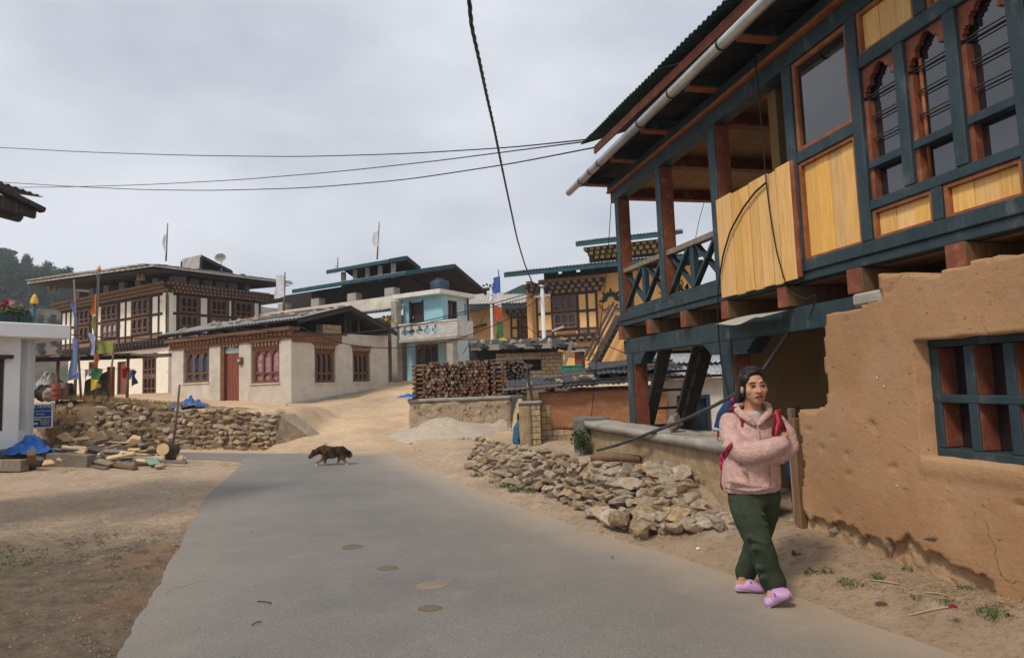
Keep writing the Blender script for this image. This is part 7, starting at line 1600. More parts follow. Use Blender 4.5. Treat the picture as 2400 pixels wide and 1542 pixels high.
limb(bd, [ankR, fR0.lerp(fR1, .25)+V(0, 0, .035)], [.034, .03]); limb(bd, [fR0+V(.03, 0, .035), fR0.lerp(fR1, .7)+V(0, 0, .03)], [.03, .026]); limb(bd, [ankL, fL0.lerp(fL1, .2)+V(0, 0, .04)], [.034, .03]); limb(bd, [fL0+V(.03, 0, .035), fL0.lerp(fL1, .7)+V(0, 0, .035)], [.03, .026])
body = remesh(bd, 'body', SKIN, woman, .0055, 5); hd.face(woman)
# hair
hm = MB(); hm.ball(hd.p(-.004, -.028, .046), .090, .096, .092, rot=hd.R, n=16); hm.ball(hd.p(-.045, -.01, .055), .05, .07, .055, rot=hd.R); hm.ball(hd.p(.045, -.01, .055), .046, .07, .05, rot=hd.R); hm.ball(hd.p(0, .010, .096), .064, .062, .034, rot=hd.R); hm.ball(hd.p(-.063, -.035, -.01), .030, .05, .06, rot=hd.R); hm.ball(hd.p(.066, -.04, .0), .024, .05, .055, rot=hd.R)
hm.tube([hd.p(0, -.08, .03), hd.p(-.05, -.11, -.02), hd.p(-.085, -.11, -.08), hd.p(-.115, -.10, -.13)], [.04, .042, .036, .016], 12); hm.tube([hd.p(-.058, .03, .02), hd.p(-.066, .015, -.04), hd.p(-.07, -.01, -.09)], [.012, .012, .006], 8)
remesh(hm, 'hair', HAIR, woman, .007, 3, .003)
for k in range(26):
    a = random.uniform(-1, 1); MB().tube([hd.p(.07*a, -.02, .115), hd.p(.08*a, -.03+random.uniform(-.03, .03), .135), hd.p(.09*a+random.uniform(-.02, .02), -.05, .142)], [.0015, .0012, .0006], 4).build('stray_hair', HAIR, woman)
MB().ball(W(1722, 938, .10), .032, .03, .026, n=8).build('hair_tie', mat('magenta_tie', (.50, .012, .13), (.34, .008, .08), bump=.2), woman, True)
# jacket
jk = MB()
jk.ell([(W(1764, 962, .02), (.075, .0, 0), (0, .07, 0)), (W(1763, 975, .02), (.125, .01, 0), (0, .085, 0)), (W(1763, 990, .02), (.165, .02, 0), (0, .105, 0)), (W(1762, 1020, .01), (.185, .02, 0), (0, .135, 0)), (W(1761, 1060, .01), (.188, .02, 0), (0, .145, 0)), (W(1760, 1100, .01), (.198, .02, 0), (0, .155, 0)), (W(1761, 1130, .01), (.205, .02, 0), (0, .155, 0)), (W(1762, 1150, .01), (.192, .02, 0), (0, .145, 0))], 28)
limb(jk, [W(1712, 990, .02), W(1714, 1025, -.03), W(1740, 1062, -.13), W(1790, 1056, -.19), W(1830, 1040, -.20)], [.075, .080, .075, .070, .055]); limb(jk, [W(1818, 990, .01), W(1840, 1020, -.02), W(1850, 1050, -.05), W(1825, 1068, -.10), W(1775, 1070, -.12)], [.070, .072, .066, .06, .05])
# fold ridges
for (a, b, r_) in (((1715, 1030, -.10), (1760, 1048, -.17), .022), ((1722, 1012, -.085), (1745, 1030, -.12), .02), ((1700, 1045, -.1), (1735, 1085, -.1), .022), ((1708, 1125, -.13), (1800, 1142, -.14), .02), ((1745, 1100, -.145), (1752, 1130, -.145), .016), ((1780, 1100, -.145), (1810, 1125, -.12), .018)): limb(jk, [W(*a), W(*b)], [r_, r_*.7], 8)
jacket = remesh(jk, 'jacket', FLEECE, woman, .008, 6, .005)
# collar flaps, zip and tee
def patch(name, m_, pts, th, par): 
    mb = MB(); mb.prism(pts, th); o = mb.build(name, m_, par, False, .006); return o
c1 = MB(); c1.tube([W(1724, 952, .06), W(1728, 962, -.02), W(1742, 974, -.075), W(1758, 985, -.10), W(1770, 996, -.115)], [.020, .026, .027, .024, .012], 10); c1.tube([W(1800, 948, .04), W(1803, 962, -.03), W(1798, 972, -.075), W(1788, 982, -.10), W(1776, 996, -.115)], [.020, .025, .026, .022, .012], 10); c1.tube([W(1724, 952, .06), W(1745, 945, .09), W(1775, 943, .09), W(1800, 948, .04)], [.02, .022, .022, .02], 10)
remesh(c1, 'collar', FLEECE, jacket, .006, 4, .003)
MB().ball(W(1774, 978, -.052), .032, .012, .045, n=8).build('tee_shirt', TEE, woman, True)
zp_ = [W(1775, 996, -.128), W(1778, 1012, -.138), W(1781, 1030, -.146)]; MB().tube(zp_, .0035, 6).build('zip', STEEL, jacket); 
# trousers
tr_ = MB()
tr_.ell([(W(1760, 1120, .01), (.165, .02, 0), (0, .125, 0)), (W(1762, 1150, .01), (.17, .02, 0), (0, .125, 0)), (W(1764, 1180, .01), (.16, .02, 0), (0, .12, 0))], 24)
limb(tr_, [W(1742, 1165, -.02), W(1757, 1215, -.08), W(1779, 1272, -.14), W(1795, 1320, -.13), W(1814, 1366, -.115)], [.108, .103, .087, .079, .080], 16); limb(tr_, [W(1796, 1160, .05), W(1789, 1210, .08), W(1778, 1260, .11), W(1758, 1310, .18), W(1746, 1345, .24)], [.10, .094, .082, .072, .070], 16)
for (a, b, r_) in (((1735, 1180, -.11), (1795, 1205, -.16), .02), ((1745, 1205, -.15), (1800, 1228, -.18), .016), ((1752, 1258, -.2), (1800, 1275, -.22), .018), ((1765, 1285, -.21), (1808, 1300, -.2), .016), ((1775, 1330, -.19), (1820, 1340, -.19), .016), ((1785, 1352, -.18), (1832, 1360, -.17), .02)): limb(tr_, [W(*a), W(*b)], [r_, r_*.5], 8)
remesh(tr_, 'trousers', TROU, woman, .008, 5, .006)
for nm, (a, b, u) in (('clog', (fR0, fR1, V(0, 0, 1))), ('clog', (fL0, fL1, V(-.35, -.2, .9)))):
    mb = MB(); clog(mb, a, b, u); sh_ = remesh(mb, nm, CROC, woman, .005, 2); ax = (b-a).normalized(); sd_ = ax.cross(u).normalized(); uu = sd_.cross(ax)
    for q in (.5,): c_ = a.lerp(b, q)+uu*.062-sd_*-.02; MB().tube([c_-sd_*.03, c_+uu*.008, c_+sd_*.02], .006, 6).build('vent_slit', CROCD, sh_)
    MB().hexa([a-sd_*.036, a+sd_*.036, b+sd_*.02, b-sd_*.02]+[q+uu*.012 for q in (a-sd_*.038, a+sd_*.038, b+sd_*.022, b-sd_*.022)]).build('sole', mat('clog_sole', (.50, .38, .50), bump=.05), sh_, bevel=.004)
# sling cloth tied over her shoulders
slg = thing('baby_sling', W(1764, 1000, .12), 'crimson woven baby sling tied over the shoulders of the woman in pink', 'sling')
from mathutils.bvhtree import BVHTree
_bm = bmesh.new(); _bm.from_mesh(jacket.data); BV = BVHTree.FromBMesh(_bm); _bm.free(); _off = rootloc(jacket)
def on_j(px_, py_, lift=.006):
    r = ray(px_, py_).normalized(); h_ = BV.ray_cast(V(0, 0, CAMH)-_off, r)
    return (h_[0]+_off-r*lift) if h_[0] is not None else W(px_, py_, -.02)
def ribbon(name, m_, ea, eb, par, th=.006, n=14):
    """cloth band lying on the jacket between two edge lines given in pixels"""
    ia = [plerp([V(*q, 0) for q in ea], i/n) for i in range(n+1)]; ib = [plerp([V(*q, 0) for q in eb], i/n) for i in range(n+1)]; mb = MB()
    for i in range(n+1):
        for k in range(4): q = ia[i].lerp(ib[i], k/3); p_ = on_j(q.x, q.y, .005+.004*(k in (1, 2))+.002*math.sin(k*3+i)); mb.v.append(p_)
    for i in range(n):
        for k in range(3): a_ = i*4+k; mb.f.append((a_, a_+1, a_+5, a_+4))
    o = mb.build(name, m_, par, True); md = o.modifiers.new('t', 'SOLIDIFY'); md.thickness = th; return o
ribbon('strap', CRIM, [(1706, 962), (1716, 964), (1728, 972), (1735, 986), (1737, 1000)], [(1716, 951), (1728, 953), (1739, 964), (1745, 980), (1742, 1000)], slg)
ribbon('strap', CRIM, [(1694, 1062), (1704, 1046), (1715, 1036)], [(1697, 1080), (1708, 1062), (1718, 1046)], slg)
SEAM = mat('fleece_seam', (.40, .245, .215), bump=0)
ribbon('pocket_slit', SEAM, [(1733, 1084), (1738, 1096), (1748, 1112)], [(1735, 1083), (1741, 1095), (1751, 1111)], jacket, .003)
ribbon('seam', SEAM, [(1803, 1090), (1804, 1115), (1804, 1143)], [(1804.5, 1090), (1805.5, 1115), (1805.5, 1143)], jacket, .002)
ribbon('hem_band', FLEECE, [(1698, 1136), (1730, 1143), (1762, 1146), (1800, 1143), (1824, 1136)], [(1698, 1144), (1730, 1151), (1762, 1154), (1800, 1151), (1824, 1144)], jacket, .008)
for k in range(120):
    a0 = rg.uniform(-1.15, 1.15); d0 = rg.uniform(-.4, .4); pth_ = []
    for i in range(9):
        t = i/8; ph = lerp(.55, 2.5, t); x_ = .091*math.sin(a0*(1-.35*t))*math.sin(min(ph, 1.57)); y_ = .10*math.cos(ph)-.026; z_ = .046+.094*math.sin(ph)*math.cos(a0*.75); pth_.append(hd.p(x_+rg.uniform(-.001, .001), y_, z_+.001))
    MB().tube(pth_, .0013, 4).build('hair_strand', HAIRL if k % 3 == 0 else HAIR, woman)
kn = MB(); kn.ball(W(1822, 985, -.135), .028, .022, .035, n=9); kn.ball(W(1828, 1000, -.15), .030, .022, .03, n=9)
for a, b in (((1820, 965, -.10), (1823, 990, -.14)), ((1818, 975, -.13), (1812, 1018, -.17)), ((1824, 990, -.15), (1820, 1022, -.19)), ((1830, 985, -.14), (1840, 1008, -.16)), ((1826, 962, -.02), (1820, 975, -.10))): limb(kn, [W(*a), W(*b)], [.016, .013], 8)
remesh(kn, 'knot', CRIM, slg, .006, 2, .003)
MAR = mat('maroon_weave', (.13, .01, .022), (.07, .006, .012), rough=.9, bump=0); ORR = mat('scarlet_weave', (.50, .05, .05), (.36, .03, .035), rough=.9, bump=0)
for k, (pts_, m_) in enumerate((([(1816, 972, -.13), (1815, 992, -.165), (1811, 1016, -.195)], MAR), ([(1821, 968, -.13), (1824, 985, -.168), (1830, 1003, -.182)], ORR), ([(1826, 972, -.13), (1834, 990, -.165), (1841, 1006, -.175)], MAR), ([(1823, 990, -.172), (1820, 1006, -.19), (1817, 1022, -.205)], ORR), ([(1828, 996, -.178), (1827, 1010, -.19), (1824, 1020, -.2)], MAR))): MB().tube([W(*q_) for q_ in pts_], [.008, .010, .006], 7).build('fold', m_, slg, True)
pb = MB(); pb.ball(W(1752, 1085, .20), .165, .11, .20, n=12); limb(pb, [W(1700, 1075, .12), W(1698, 1140, .14)], [.035, .03]); remesh(pb, 'pouch', CRIM, slg, .01, 3, .006)
for k, (px_, py_, m_) in enumerate(((1693, 1072, 'magenta_tie'), (1692, 1090, 'magenta_tie'), (1696, 1125, 'bright_red_cloth'))): MB().ball(W(px_, py_, .08), .018, .02, .03, n=7).build('tassel', MATS[m_], slg, True)
# child carried on her back
bb = thing('person', W(1740, 1010, .18), 'small child in a navy top carried on the back of the woman in pink', 'person'); bm_ = MB()
h2 = Head(W(1738, 962, .26), -2.6, .2, 0, .62); h2.build(bm_); limb(bm_, [W(1738, 985, .25), W(1740, 1060, .22)], [.07, .085]); limb(bm_, [W(1705, 965, .16), W(1688, 985, .12), W(1680, 1012, .08)], [.035, .030, .018]); hand(bm_, W(1680, 1010, .08), V(-.15, -.3, -1), V(.6, -.5, 0), .55, .6, 1); limb(bm_, [W(1770, 985, .25), W(1785, 1010, .22)], [.035, .03]); limb(bm_, [W(1720, 1070, .2), W(1700, 1110, .14)], [.05, .035]); limb(bm_, [W(1765, 1070, .2), W(1790, 1110, .16)], [.05, .035])
remesh(bm_, 'body', SKIN, bb, .005, 4); cl = MB(); limb(cl, [W(1738, 980, .24), W(1740, 1070, .20)], [.085, .10]); limb(cl, [W(1712, 955, .17), W(1696, 975, .13), W(1683, 1006, .09)], [.055, .050, .034], 14); limb(cl, [W(1772, 980, .24), W(1790, 1012, .22)], [.05, .04]); top_ = remesh(cl, 'navy_top', NAVY, bb, .007, 4, .004)
MB().tube([W(1683.5, 1005, .09), W(1682, 1011, .088)], .0365, 14).build('cuff', mat('pale_blue_trim', (.35, .55, .65), bump=0), top_, True); hh_ = MB(); hh_.ball(h2.p(0, -.02, .03), .088*.62, .1*.62, .095*.62, rot=h2.R); remesh(hh_, 'hair', HAIR, bb, .006, 2, .002)
# ---------------------------------------------------------------- child in the doorway
def HP(s_, z_, d_): return H.pt(s_, z_, d_)
dc = thing('person', HP(.30, .155, -.22), 'dark haired child in navy jacket and striped track trousers standing in the doorway', 'person'); mb = MB()
h3 = Head(HP(.155, 1.10, -.12), 2.0, 0, 0, .86); h3.build(mb)
limb(mb, [HP(.17, 1.0, -.13), HP(.19, .95, -.15)], [.045, .05]); limb(mb, [HP(.19, .9, -.15), HP(.22, .62, -.17)], [.09, .1]); limb(mb, [HP(.09, .9, -.12), HP(.10, .75, -.10), HP(.16, .66, -.05)], [.04, .035, .025]); limb(mb, [HP(.29, .9, -.18), HP(.33, .75, -.2), HP(.31, .62, -.2)], [.04, .035, .025]); limb(mb, [HP(.16, .62, -.15), HP(.15, .38, -.14), HP(.16, .2, -.14)], [.065, .048, .036]); limb(mb, [HP(.28, .62, -.18), HP(.31, .38, -.2), HP(.33, .2, -.22)], [.065, .048, .036]); limb(mb, [HP(.16, .19, -.14), HP(.16, .18, -.04)], [.035, .03]); limb(mb, [HP(.33, .19, -.22), HP(.33, .18, -.12)], [.035, .03])
hand(mb, HP(.16, .66, -.05), V(0, -.3, -.9), V(1, 0, 0), .75); hand(mb, HP(.31, .62, -.2), V(0, -.1, -1), V(1, 0, 0), .75); remesh(mb, 'body', SKIN, dc, .006, 4); h3.face(dc)
mb = MB(); mb.ball(h3.p(0, -.02, .032), .076, .09, .085, rot=h3.R); mb.ball(h3.p(0, -.05, -.02), .066, .06, .06, rot=h3.R); remesh(mb, 'hair', HAIR, dc, .007, 2, .003)
mb = MB(); limb(mb, [HP(.18, .95, -.15), HP(.20, .85, -.15), HP(.22, .60, -.17)], [.09, .12, .125]); limb(mb, [HP(.09, .92, -.12), HP(.09, .75, -.10), HP(.15, .67, -.06)], [.055, .05, .04]); limb(mb, [HP(.29, .92, -.18), HP(.34, .75, -.2), HP(.32, .65, -.2)], [.055, .05, .04]); remesh(mb, 'jacket', NAVY, dc, .009, 4, .005)
BLKC = mat('black_track_cloth', (.012, .012, .014), (.008, .008, .009), rough=.9, bump=.1); mb = MB(); limb(mb, [HP(.16, .62, -.15), HP(.15, .38, -.14), HP(.16, .2, -.14)], [.085, .07, .06]); limb(mb, [HP(.28, .62, -.18), HP(.31, .38, -.2), HP(.33, .2, -.22)], [.085, .07, .06]); tt = remesh(mb, 'trousers', BLKC, dc, .009, 4, .004)
for o_ in (0, .022, .044): MB().tube([HP(.10+o_*.5, .60, -.075+.001), HP(.10+o_*.5, .4, -.082), HP(.115+o_*.5, .2, -.085)], .0045, 5).build('stripe', SWH, tt)
# ---------------------------------------------------------------- person sitting behind the gate pillar
q = on_y(1222, 1030, 14.75); sp = thing('person', V(q.x, q.y, .1), 'person in blue jacket sitting behind the adobe gate pillar', 'person'); zq_ = ground_h(q.x, q.y)
def S(x, y, z): return V(q.x+x, q.y+y, zq_+z)
mb = MB(); h4 = Head(S(.02, 0, .60), 1.3, .2, 0, .9); h4.build(mb); limb(mb, [S(0, 0, .52), S(-.01, 0, .46)], [.05, .055]); limb(mb, [S(-.02, 0, .40), S(-.04, 0, .10)], [.12, .13]); limb(mb, [S(.0, -.12, .4), S(.12, -.16, .25), S(.28, -.1, .3)], [.05, .042, .028]); limb(mb, [S(0, .12, .4), S(.12, .16, .25), S(.28, .1, .3)], [.05, .042, .028]); limb(mb, [S(0, -.08, .1), S(.34, -.1, .32), S(.44, -.1, .04)], [.08, .058, .04]); limb(mb, [S(0, .08, .1), S(.34, .1, .32), S(.44, .1, .04)], [.08, .058, .04]); limb(mb, [S(.43, -.1, .04), S(.58, -.1, .03)], [.038, .032]); limb(mb, [S(.43, .1, .04), S(.58, .1, .03)], [.038, .032]); hand(mb, S(.28, -.1, .3), V(1, .3, 0), V(0, 0, -1)); hand(mb, S(.28, .1, .3), V(1, -.3, 0), V(0, 0, -1)); remesh(mb, 'body', SKIN, sp, .008, 4)
mb = MB(); mb.ball(h4.p(0, -.025, .035), .082, .092, .09, rot=h4.R); mb.ball(h4.p(0, -.06, -.04), .06, .05, .06, rot=h4.R); remesh(mb, 'hair', HAIR, sp, .008, 2, .003); mb = MB(); limb(mb, [S(-.01, 0, .46), S(-.03, 0, .36), S(-.05, 0, .06)], [.10, .145, .16]); limb(mb, [S(.0, -.12, .42), S(.12, -.17, .25), S(.26, -.1, .3)], [.065, .058, .045]); limb(mb, [S(0, .12, .42), S(.12, .17, .25), S(.26, .1, .3)], [.065, .058, .045]); remesh(mb, 'jacket', mat('mid_blue_jacket', (.03, .13, .26), (.02, .09, .19), rough=.8, bump=.1), sp, .01, 4, .005); mb = MB(); limb(mb, [S(-.02, -.08, .1), S(.34, -.1, .32), S(.44, -.1, .08)], [.1, .078, .06]); limb(mb, [S(-.02, .08, .1), S(.34, .1, .32), S(.44, .1, .08)], [.1, .078, .06]); remesh(mb, 'trousers', BLKC, sp, .01, 3, .004)
# ---------------------------------------------------------------- dog crossing the road
YD_ = 12.9
def G(px_, py_, dy=0): return on_y(px_, py_, YD_+dy)
dog = thing('dog', V(on_z(780, 1092, .012).x, YD_, .012), 'shaggy dark brindle dog with tan legs walking left across the road', 'dog')
def dog_mat():
    mt = bpy.data.materials.new('brindle_fur'); mt.use_nodes = True; t = mt.node_tree; nn = t.nodes; lk = t.links.new; p = nn['Principled BSDF']; p.inputs['Roughness'].default_value = .9; p.inputs['Specular IOR Level'].default_value = .15
    co = nn.new('ShaderNodeTexCoord').outputs['Object']; n = nn.new('ShaderNodeTexNoise'); n.inputs['Scale'].default_value = 9; n.inputs['Detail'].default_value = 7; lk(co, n.inputs['Vector'])
    r = nn.new('ShaderNodeValToRGB'); r.color_ramp.elements[0].position = .42; r.color_ramp.elements[0].color = (.018, .014, .011, 1); r.color_ramp.elements[1].position = .68; r.color_ramp.elements[1].color = (.12, .062, .028, 1); lk(n.outputs['Fac'], r.inputs[0])
    sx_ = nn.new('ShaderNodeSeparateXYZ'); lk(co, sx_.inputs[0]); ad = nn.new('ShaderNodeMath'); ad.operation = 'MULTIPLY_ADD'; ad.inputs[1].default_value = .12; lk(n.outputs['Fac'], ad.inputs[0]); lk(sx_.outputs['Z'], ad.inputs[2])
    m1 = nn.new('ShaderNodeMapRange'); m1.inputs[1].default_value = .27; m1.inputs[2].default_value = .16; lk(ad.outputs[0], m1.inputs[0]); mx = nn.new('ShaderNodeMix'); mx.data_type = 'RGBA'; lk(m1.outputs[0], mx.inputs['Factor']); lk(r.outputs[0], mx.inputs['A']); mx.inputs['B'].default_value = (.24, .155, .09, 1)
    m2 = nn.new('ShaderNodeMapRange'); m2.inputs[1].default_value = .115; m2.inputs[2].default_value = .08; lk(ad.outputs[0], m2.inputs[0]); mx2 = nn.new('ShaderNodeMix'); mx2.data_type = 'RGBA'; lk(m2.outputs[0], mx2.inputs['Factor']); lk(mx.outputs['Result'], mx2.inputs['A']); mx2.inputs['B'].default_value = (.6, .52, .44, 1); lk(mx2.outputs['Result'], p.inputs['Base Color'])
    nb = nn.new('ShaderNodeTexNoise'); nb.inputs['Scale'].default_value = 60; nb.inputs['Detail'].default_value = 5; lk(co, nb.inputs['Vector']); b = nn.new('ShaderNodeBump'); b.inputs['Strength'].default_value = .8; b.inputs['Distance'].default_value = .012; lk(nb.outputs['Fac'], b.inputs['Height']); lk(b.outputs[0], p.inputs['Normal']); return mt
FUR = dog_mat(); mb = MB(); Vz = V(0, 0, 1)
mb.ell([(G(752, 1056), (0, .05, 0), Vz*.07), (G(760, 1058), (0, .085, 0), Vz*.115), (G(768, 1060), (0, .10, 0), Vz*.13), (G(780, 1060), (0, .10, 0), Vz*.115), (G(792, 1057), (0, .09, 0), Vz*.10), (G(802, 1057), (0, .095, 0), Vz*.105), (G(810, 1059), (0, .075, 0), Vz*.085), (G(814, 1060), (0, .03, 0), Vz*.04)], 16)
limb(mb, [G(760, 1053), G(749, 1055), G(741, 1059)], [.095, .075, .06]); mb.ball(G(738, 1059), .072, .062, .062, n=9); limb(mb, [G(734, 1062), G(728, 1068.5), G(725, 1071)], [.046, .034, .027])
for dy in (-.04, .04): mb.tube([G(742, 1054, dy), G(744, 1058, dy*1.7), G(744, 1063, dy*1.8)], [.022, .02, .008], 8)
for pts, rad in (([(763, 1064, -.06), (757, 1074, -.06), (750, 1080, -.06), (743, 1083, -.06), (743, 1090, -.06), (740, 1092, -.06)], [.06, .042, .027, .021, .019, .022]), ([(764, 1064, .06), (762, 1077, .06), (761, 1086, .06), (760, 1091, .06), (757, 1092.5, .06)], [.06, .036, .022, .02, .022]), ([(802, 1062, .06), (796, 1073, .06), (794, 1079, .06), (791, 1086, .06), (786, 1090, .06), (783, 1091, .06)], [.075, .045, .03, .02, .019, .02]), ([(805, 1062, -.06), (803, 1074, -.06), (809, 1081, -.06), (813, 1088, -.06), (812, 1091, -.06)], [.08, .046, .026, .02, .023])): limb(mb, [G(*q_) for q_ in pts], rad, 10)
mb.tube([G(812, 1056), G(817, 1059), G(819, 1066), G(818, 1073)], [.03, .045, .05, .018], 10)
dogo = remesh(mb, 'body', FUR, dog, .010, 2, .006)
fm = MB(); rg = random.Random(3); vs_ = dogo.data.vertices
for k in range(5200):
    v = vs_[rg.randrange(len(vs_))]; p_ = v.co+dog.location; 
    if v.co.z < .13: continue
    d_ = (v.normal*.5+V(.7, rg.uniform(-.3, .3), -.55)).normalized(); w_ = d_.cross(v.normal).normalized()*.004; L_ = rg.uniform(.018, .042); fm.v += [p_-w_, p_+w_, p_+d_*L_]; i = len(fm.v); fm.f.append((i-3, i-2, i-1))
fo = fm.build('shaggy_coat', FUR, dog); tag(fo, kind='stuff'); MB().ball(G(727, 1070.5), .012, n=6).build('nose', BLACK, dog, True)
for dy in (-.035, .035): MB().ball(G(734.5, 1059.5, dy*1.2), .009, n=5).build('eye', EYED, dog, True)
# ================================================================ hill, vegetation, litter, air
rg = random.Random(77)
def hill_h(x, y):
    # slope climbing to the left behind the village, about 120 to 330 m away
    u = (-x-20)/140; v = (y-110)/140
    return max(-1.5, 50*sst(-.35, 1.35, u*.9+v*.33-.12)*sst(-.1, .55, v+.25)*(1+.12*noise.noise(V(x*.012, y*.012, 2)))+3*noise.noise(V(x*.04, y*.04, 1))*sst(0, .4, u+v))-1.5
hx = [-420+i*7 for i in range(61)]; hy = [95+j*7 for j in range(50)]; mb = MB()
for y in hy:
    for x in hx: mb.v.append(V(x, y, hill_h(x, y)))
for j in range(len(hy)-1):
    for i in range(len(hx)-1): a = j*len(hx)+i; mb.f.append((a, a+1, a+len(hx)+1, a+len(hx)))
hill = mb.build('hill', mat('scrub_hillside', (.21, .125, .085), (.10, .085, .05), rough=1, scale=.09, bump=.4, bscale=.5, c3=(.055, .07, .04), s3=.06, t3=(.45, .6), bdist=1), None, True); tag(hill, kind='structure')
FOL = mat('conifer_green', (.06, .10, .045), (.03, .055, .028), rough=.9, scale=.6, bump=0, rnd=.25); TRK = mat('tree_bark', (.10, .075, .055), (.06, .045, .033), bump=0)
def tree_mesh(seed, h_, r, n, leaf, shape):
    rg_ = random.Random(seed); mb = MB()
    cl = [(rg_.uniform(-.6, .6)*r, rg_.uniform(-.6, .6)*r, lerp(.35, .98, rg_.random())*h_) for _ in range(11)]
    for k in range(n):
        cx_, cy_, cz_ = cl[rg_.randrange(len(cl))]; t = cz_/h_; rr = r*(.62 if shape == 'round' else .75*(1.12-t)); d = V(rg_.gauss(0, 1), rg_.gauss(0, 1), rg_.gauss(0, .8)).normalized()*rr*rg_.random()**.5
        p_ = V(cx_*(1.15-t*.7), cy_*(1.15-t*.7), cz_)+d; a = V(rg_.gauss(0, 1), rg_.gauss(0, 1), rg_.gauss(0, .6)).normalized(); b = a.cross(V(rg_.gauss(0, 1), rg_.gauss(0, 1), rg_.gauss(0, 1))).normalized(); s3 = leaf*rg_.uniform(.6, 1.4); mb.poly([p_-a*s3, p_+b*s3*.7, p_+a*s3, p_-b*s3*.7])
    me_ = bpy.data.meshes.new('crown'); me_.from_pydata([tuple(v) for v in mb.v], [], mb.f); me_.materials.append(FOL)
    tm = MB().tube([V(0, 0, -.5), V(.1, 0, h_*.4), V(0, .1, h_*.85)], [r*.09, r*.07, r*.02], 7)
    for k in range(5): a = k*1.3; z_ = h_*(.35+.1*k); tm.tube([V(0, 0, z_), V(math.cos(a)*r*.6, math.sin(a)*r*.6, z_+h_*.12)], [r*.035, r*.01], 5)
    mt_ = bpy.data.meshes.new('trunk'); mt_.from_pydata([tuple(v) for v in tm.v], [], tm.f); mt_.materials.append(TRK); return me_, mt_
TREES = [tree_mesh(i, 9+i % 3*2, 3.4+.4*(i % 2), 850, .42, 'round' if i % 3 else 'cone') for i in range(6)]
def plant_tree(x, y, z, sc, label, k, grp=None):
    o = thing('hillside_tree', V(x, y, z), label, 'tree', grp); cm, tm = TREES[k % 6]; a = rg.random()*6
    for nm, me_ in (('crown', cm), ('trunk', tm)): c = bpy.data.objects.new(nm, me_); COL.objects.link(c); c.parent = o; c.rotation_euler = (0, 0, a); c.scale = (sc, sc, sc*rg.uniform(.9, 1.15))
    return o
def hill_ray(px_, py_):
    r = ray(px_, py_); t = 100.0
    while t < 420:
        p_ = V(0, 0, CAMH)+r*t
        if p_.z < hill_h(p_.x, p_.y): return p_
        t += 1.0
    return None
cnt = 0
for k in range(1400):
    px_, py_ = rg.uniform(-160, 175), rg.uniform(600, 725)
    yl = lerp(612, 664, max(0, min(1, px_/140)))
    if py_ < yl-4 or (py_ > yl+85 and rg.random() < .88): continue
    p_ = hill_ray(px_, py_)
    if not p_: continue
    plant_tree(p_.x, p_.y, p_.z-.3, rg.uniform(.28, .5), 'dark green tree of the wood covering the hill at the left', k, 'trees on the hillside'); cnt += 1
    if cnt >= 260: break
for k in range(40):
    px_, py_ = rg.uniform(-40, 170), rg.uniform(700, 850); p_ = hill_ray(px_, py_)
    if p_: plant_tree(p_.x, p_.y, p_.z-.3, rg.uniform(.16, .34), 'low shrub on the reddish lower slope of the hill', k, 'shrubs on the lower hillside')
# crest tree standing free on the skyline
p_ = hill_ray(8, 612) or hill_ray(8, 630)
if p_:
    p_ = p_; o = thing('umbrella_tree', p_, 'lone flat crowned tree on the hill skyline at the far left', 'tree'); h_ = 7.0; mb = MB()
    for k in range(7): a = k*.9; mb.tube([V(0, 0, h_*.35)+p_, V(math.cos(a)*1.4, math.sin(a)*1.4, h_*.6)+p_, V(math.cos(a)*2.6, math.sin(a)*2.6, h_*.8)+p_], [.16, .1, .04], 6)
    mb.tube([p_-V(0, 0, .5), p_+V(.2, 0, h_*.4), p_+V(0, 0, h_*.85)], [.28, .22, .06], 8); mb.build('trunk', TRK, o); lm = MB()
    for k in range(900):
        a = rg.random()*6.28; r_ = 3.4*rg.random()**.5; q = p_+V(math.cos(a)*r_, math.sin(a)*r_, h_*(.72+.25*rg.random()*(1-r_/5))); u = V(rg.gauss(0, 1), rg.gauss(0, 1), rg.gauss(0, .4)).normalized(); w_ = u.cross(V(rg.gauss(0, 1), rg.gauss(0, 1), rg.gauss(0, 1))).normalized(); lm.poly([q-u*.3, q+w_*.2, q+u*.3, q-w_*.2])
    lm.build('crown', FOL, o)
# ---------------------------------------------------------------- grass, weeds
DRY = mat('dry_grass', (.50, .37, .19), (.38, .26, .12), rough=.9, bump=0, scale=20); WEED = mat('weed_green', (.085, .15, .035), (.05, .095, .022), rough=.8, bump=0, scale=12)
def tuft(mb, c, r, n, h_, w_, lean=.5):
    for k in range(n):
        a = rg.random()*6.28; q = Vector(c)+V(math.cos(a), math.sin(a), 0)*r*rg.random()**.5; b = rg.random()*6.28; d = V(math.cos(b)*lean, math.sin(b)*lean, 1).normalized(); hh = h_*rg.uniform(.5, 1.2); sd_ = V(-math.sin(b), math.cos(b), 0)*w_; mb.v += [q-sd_, q+sd_, q+d*hh*.6+sd_*.6, q+d*hh*.6-sd_*.6, q+d*hh+V(math.cos(b), math.sin(b), -.6)*hh*.3]; i = len(mb.v); mb.f.append((i-5, i-4, i-3, i-2)); mb.f.append((i-2, i-3, i-1))
mb = MB()
for k in range(150):
    t = rg.random()**1.8*.62; p_ = rw_pt(t); zt_w = rw_top(t); q = p_+V(.12, .99, 0)*rg.uniform(.18, .7); tuft(mb, V(q.x, q.y, zt_w+.02), .16, 22, lerp(.34, .1, t/.62), .006, .8)
for k in range(40): q = on_z(rg.uniform(100, 145), rg.uniform(960, 1010), .6); p_ = rw_pt(rg.uniform(.0, .12)); tuft(mb, V(p_.x, p_.y-.05, rg.uniform(.4, 1.1)), .12, 18, .28, .006, 1.1)
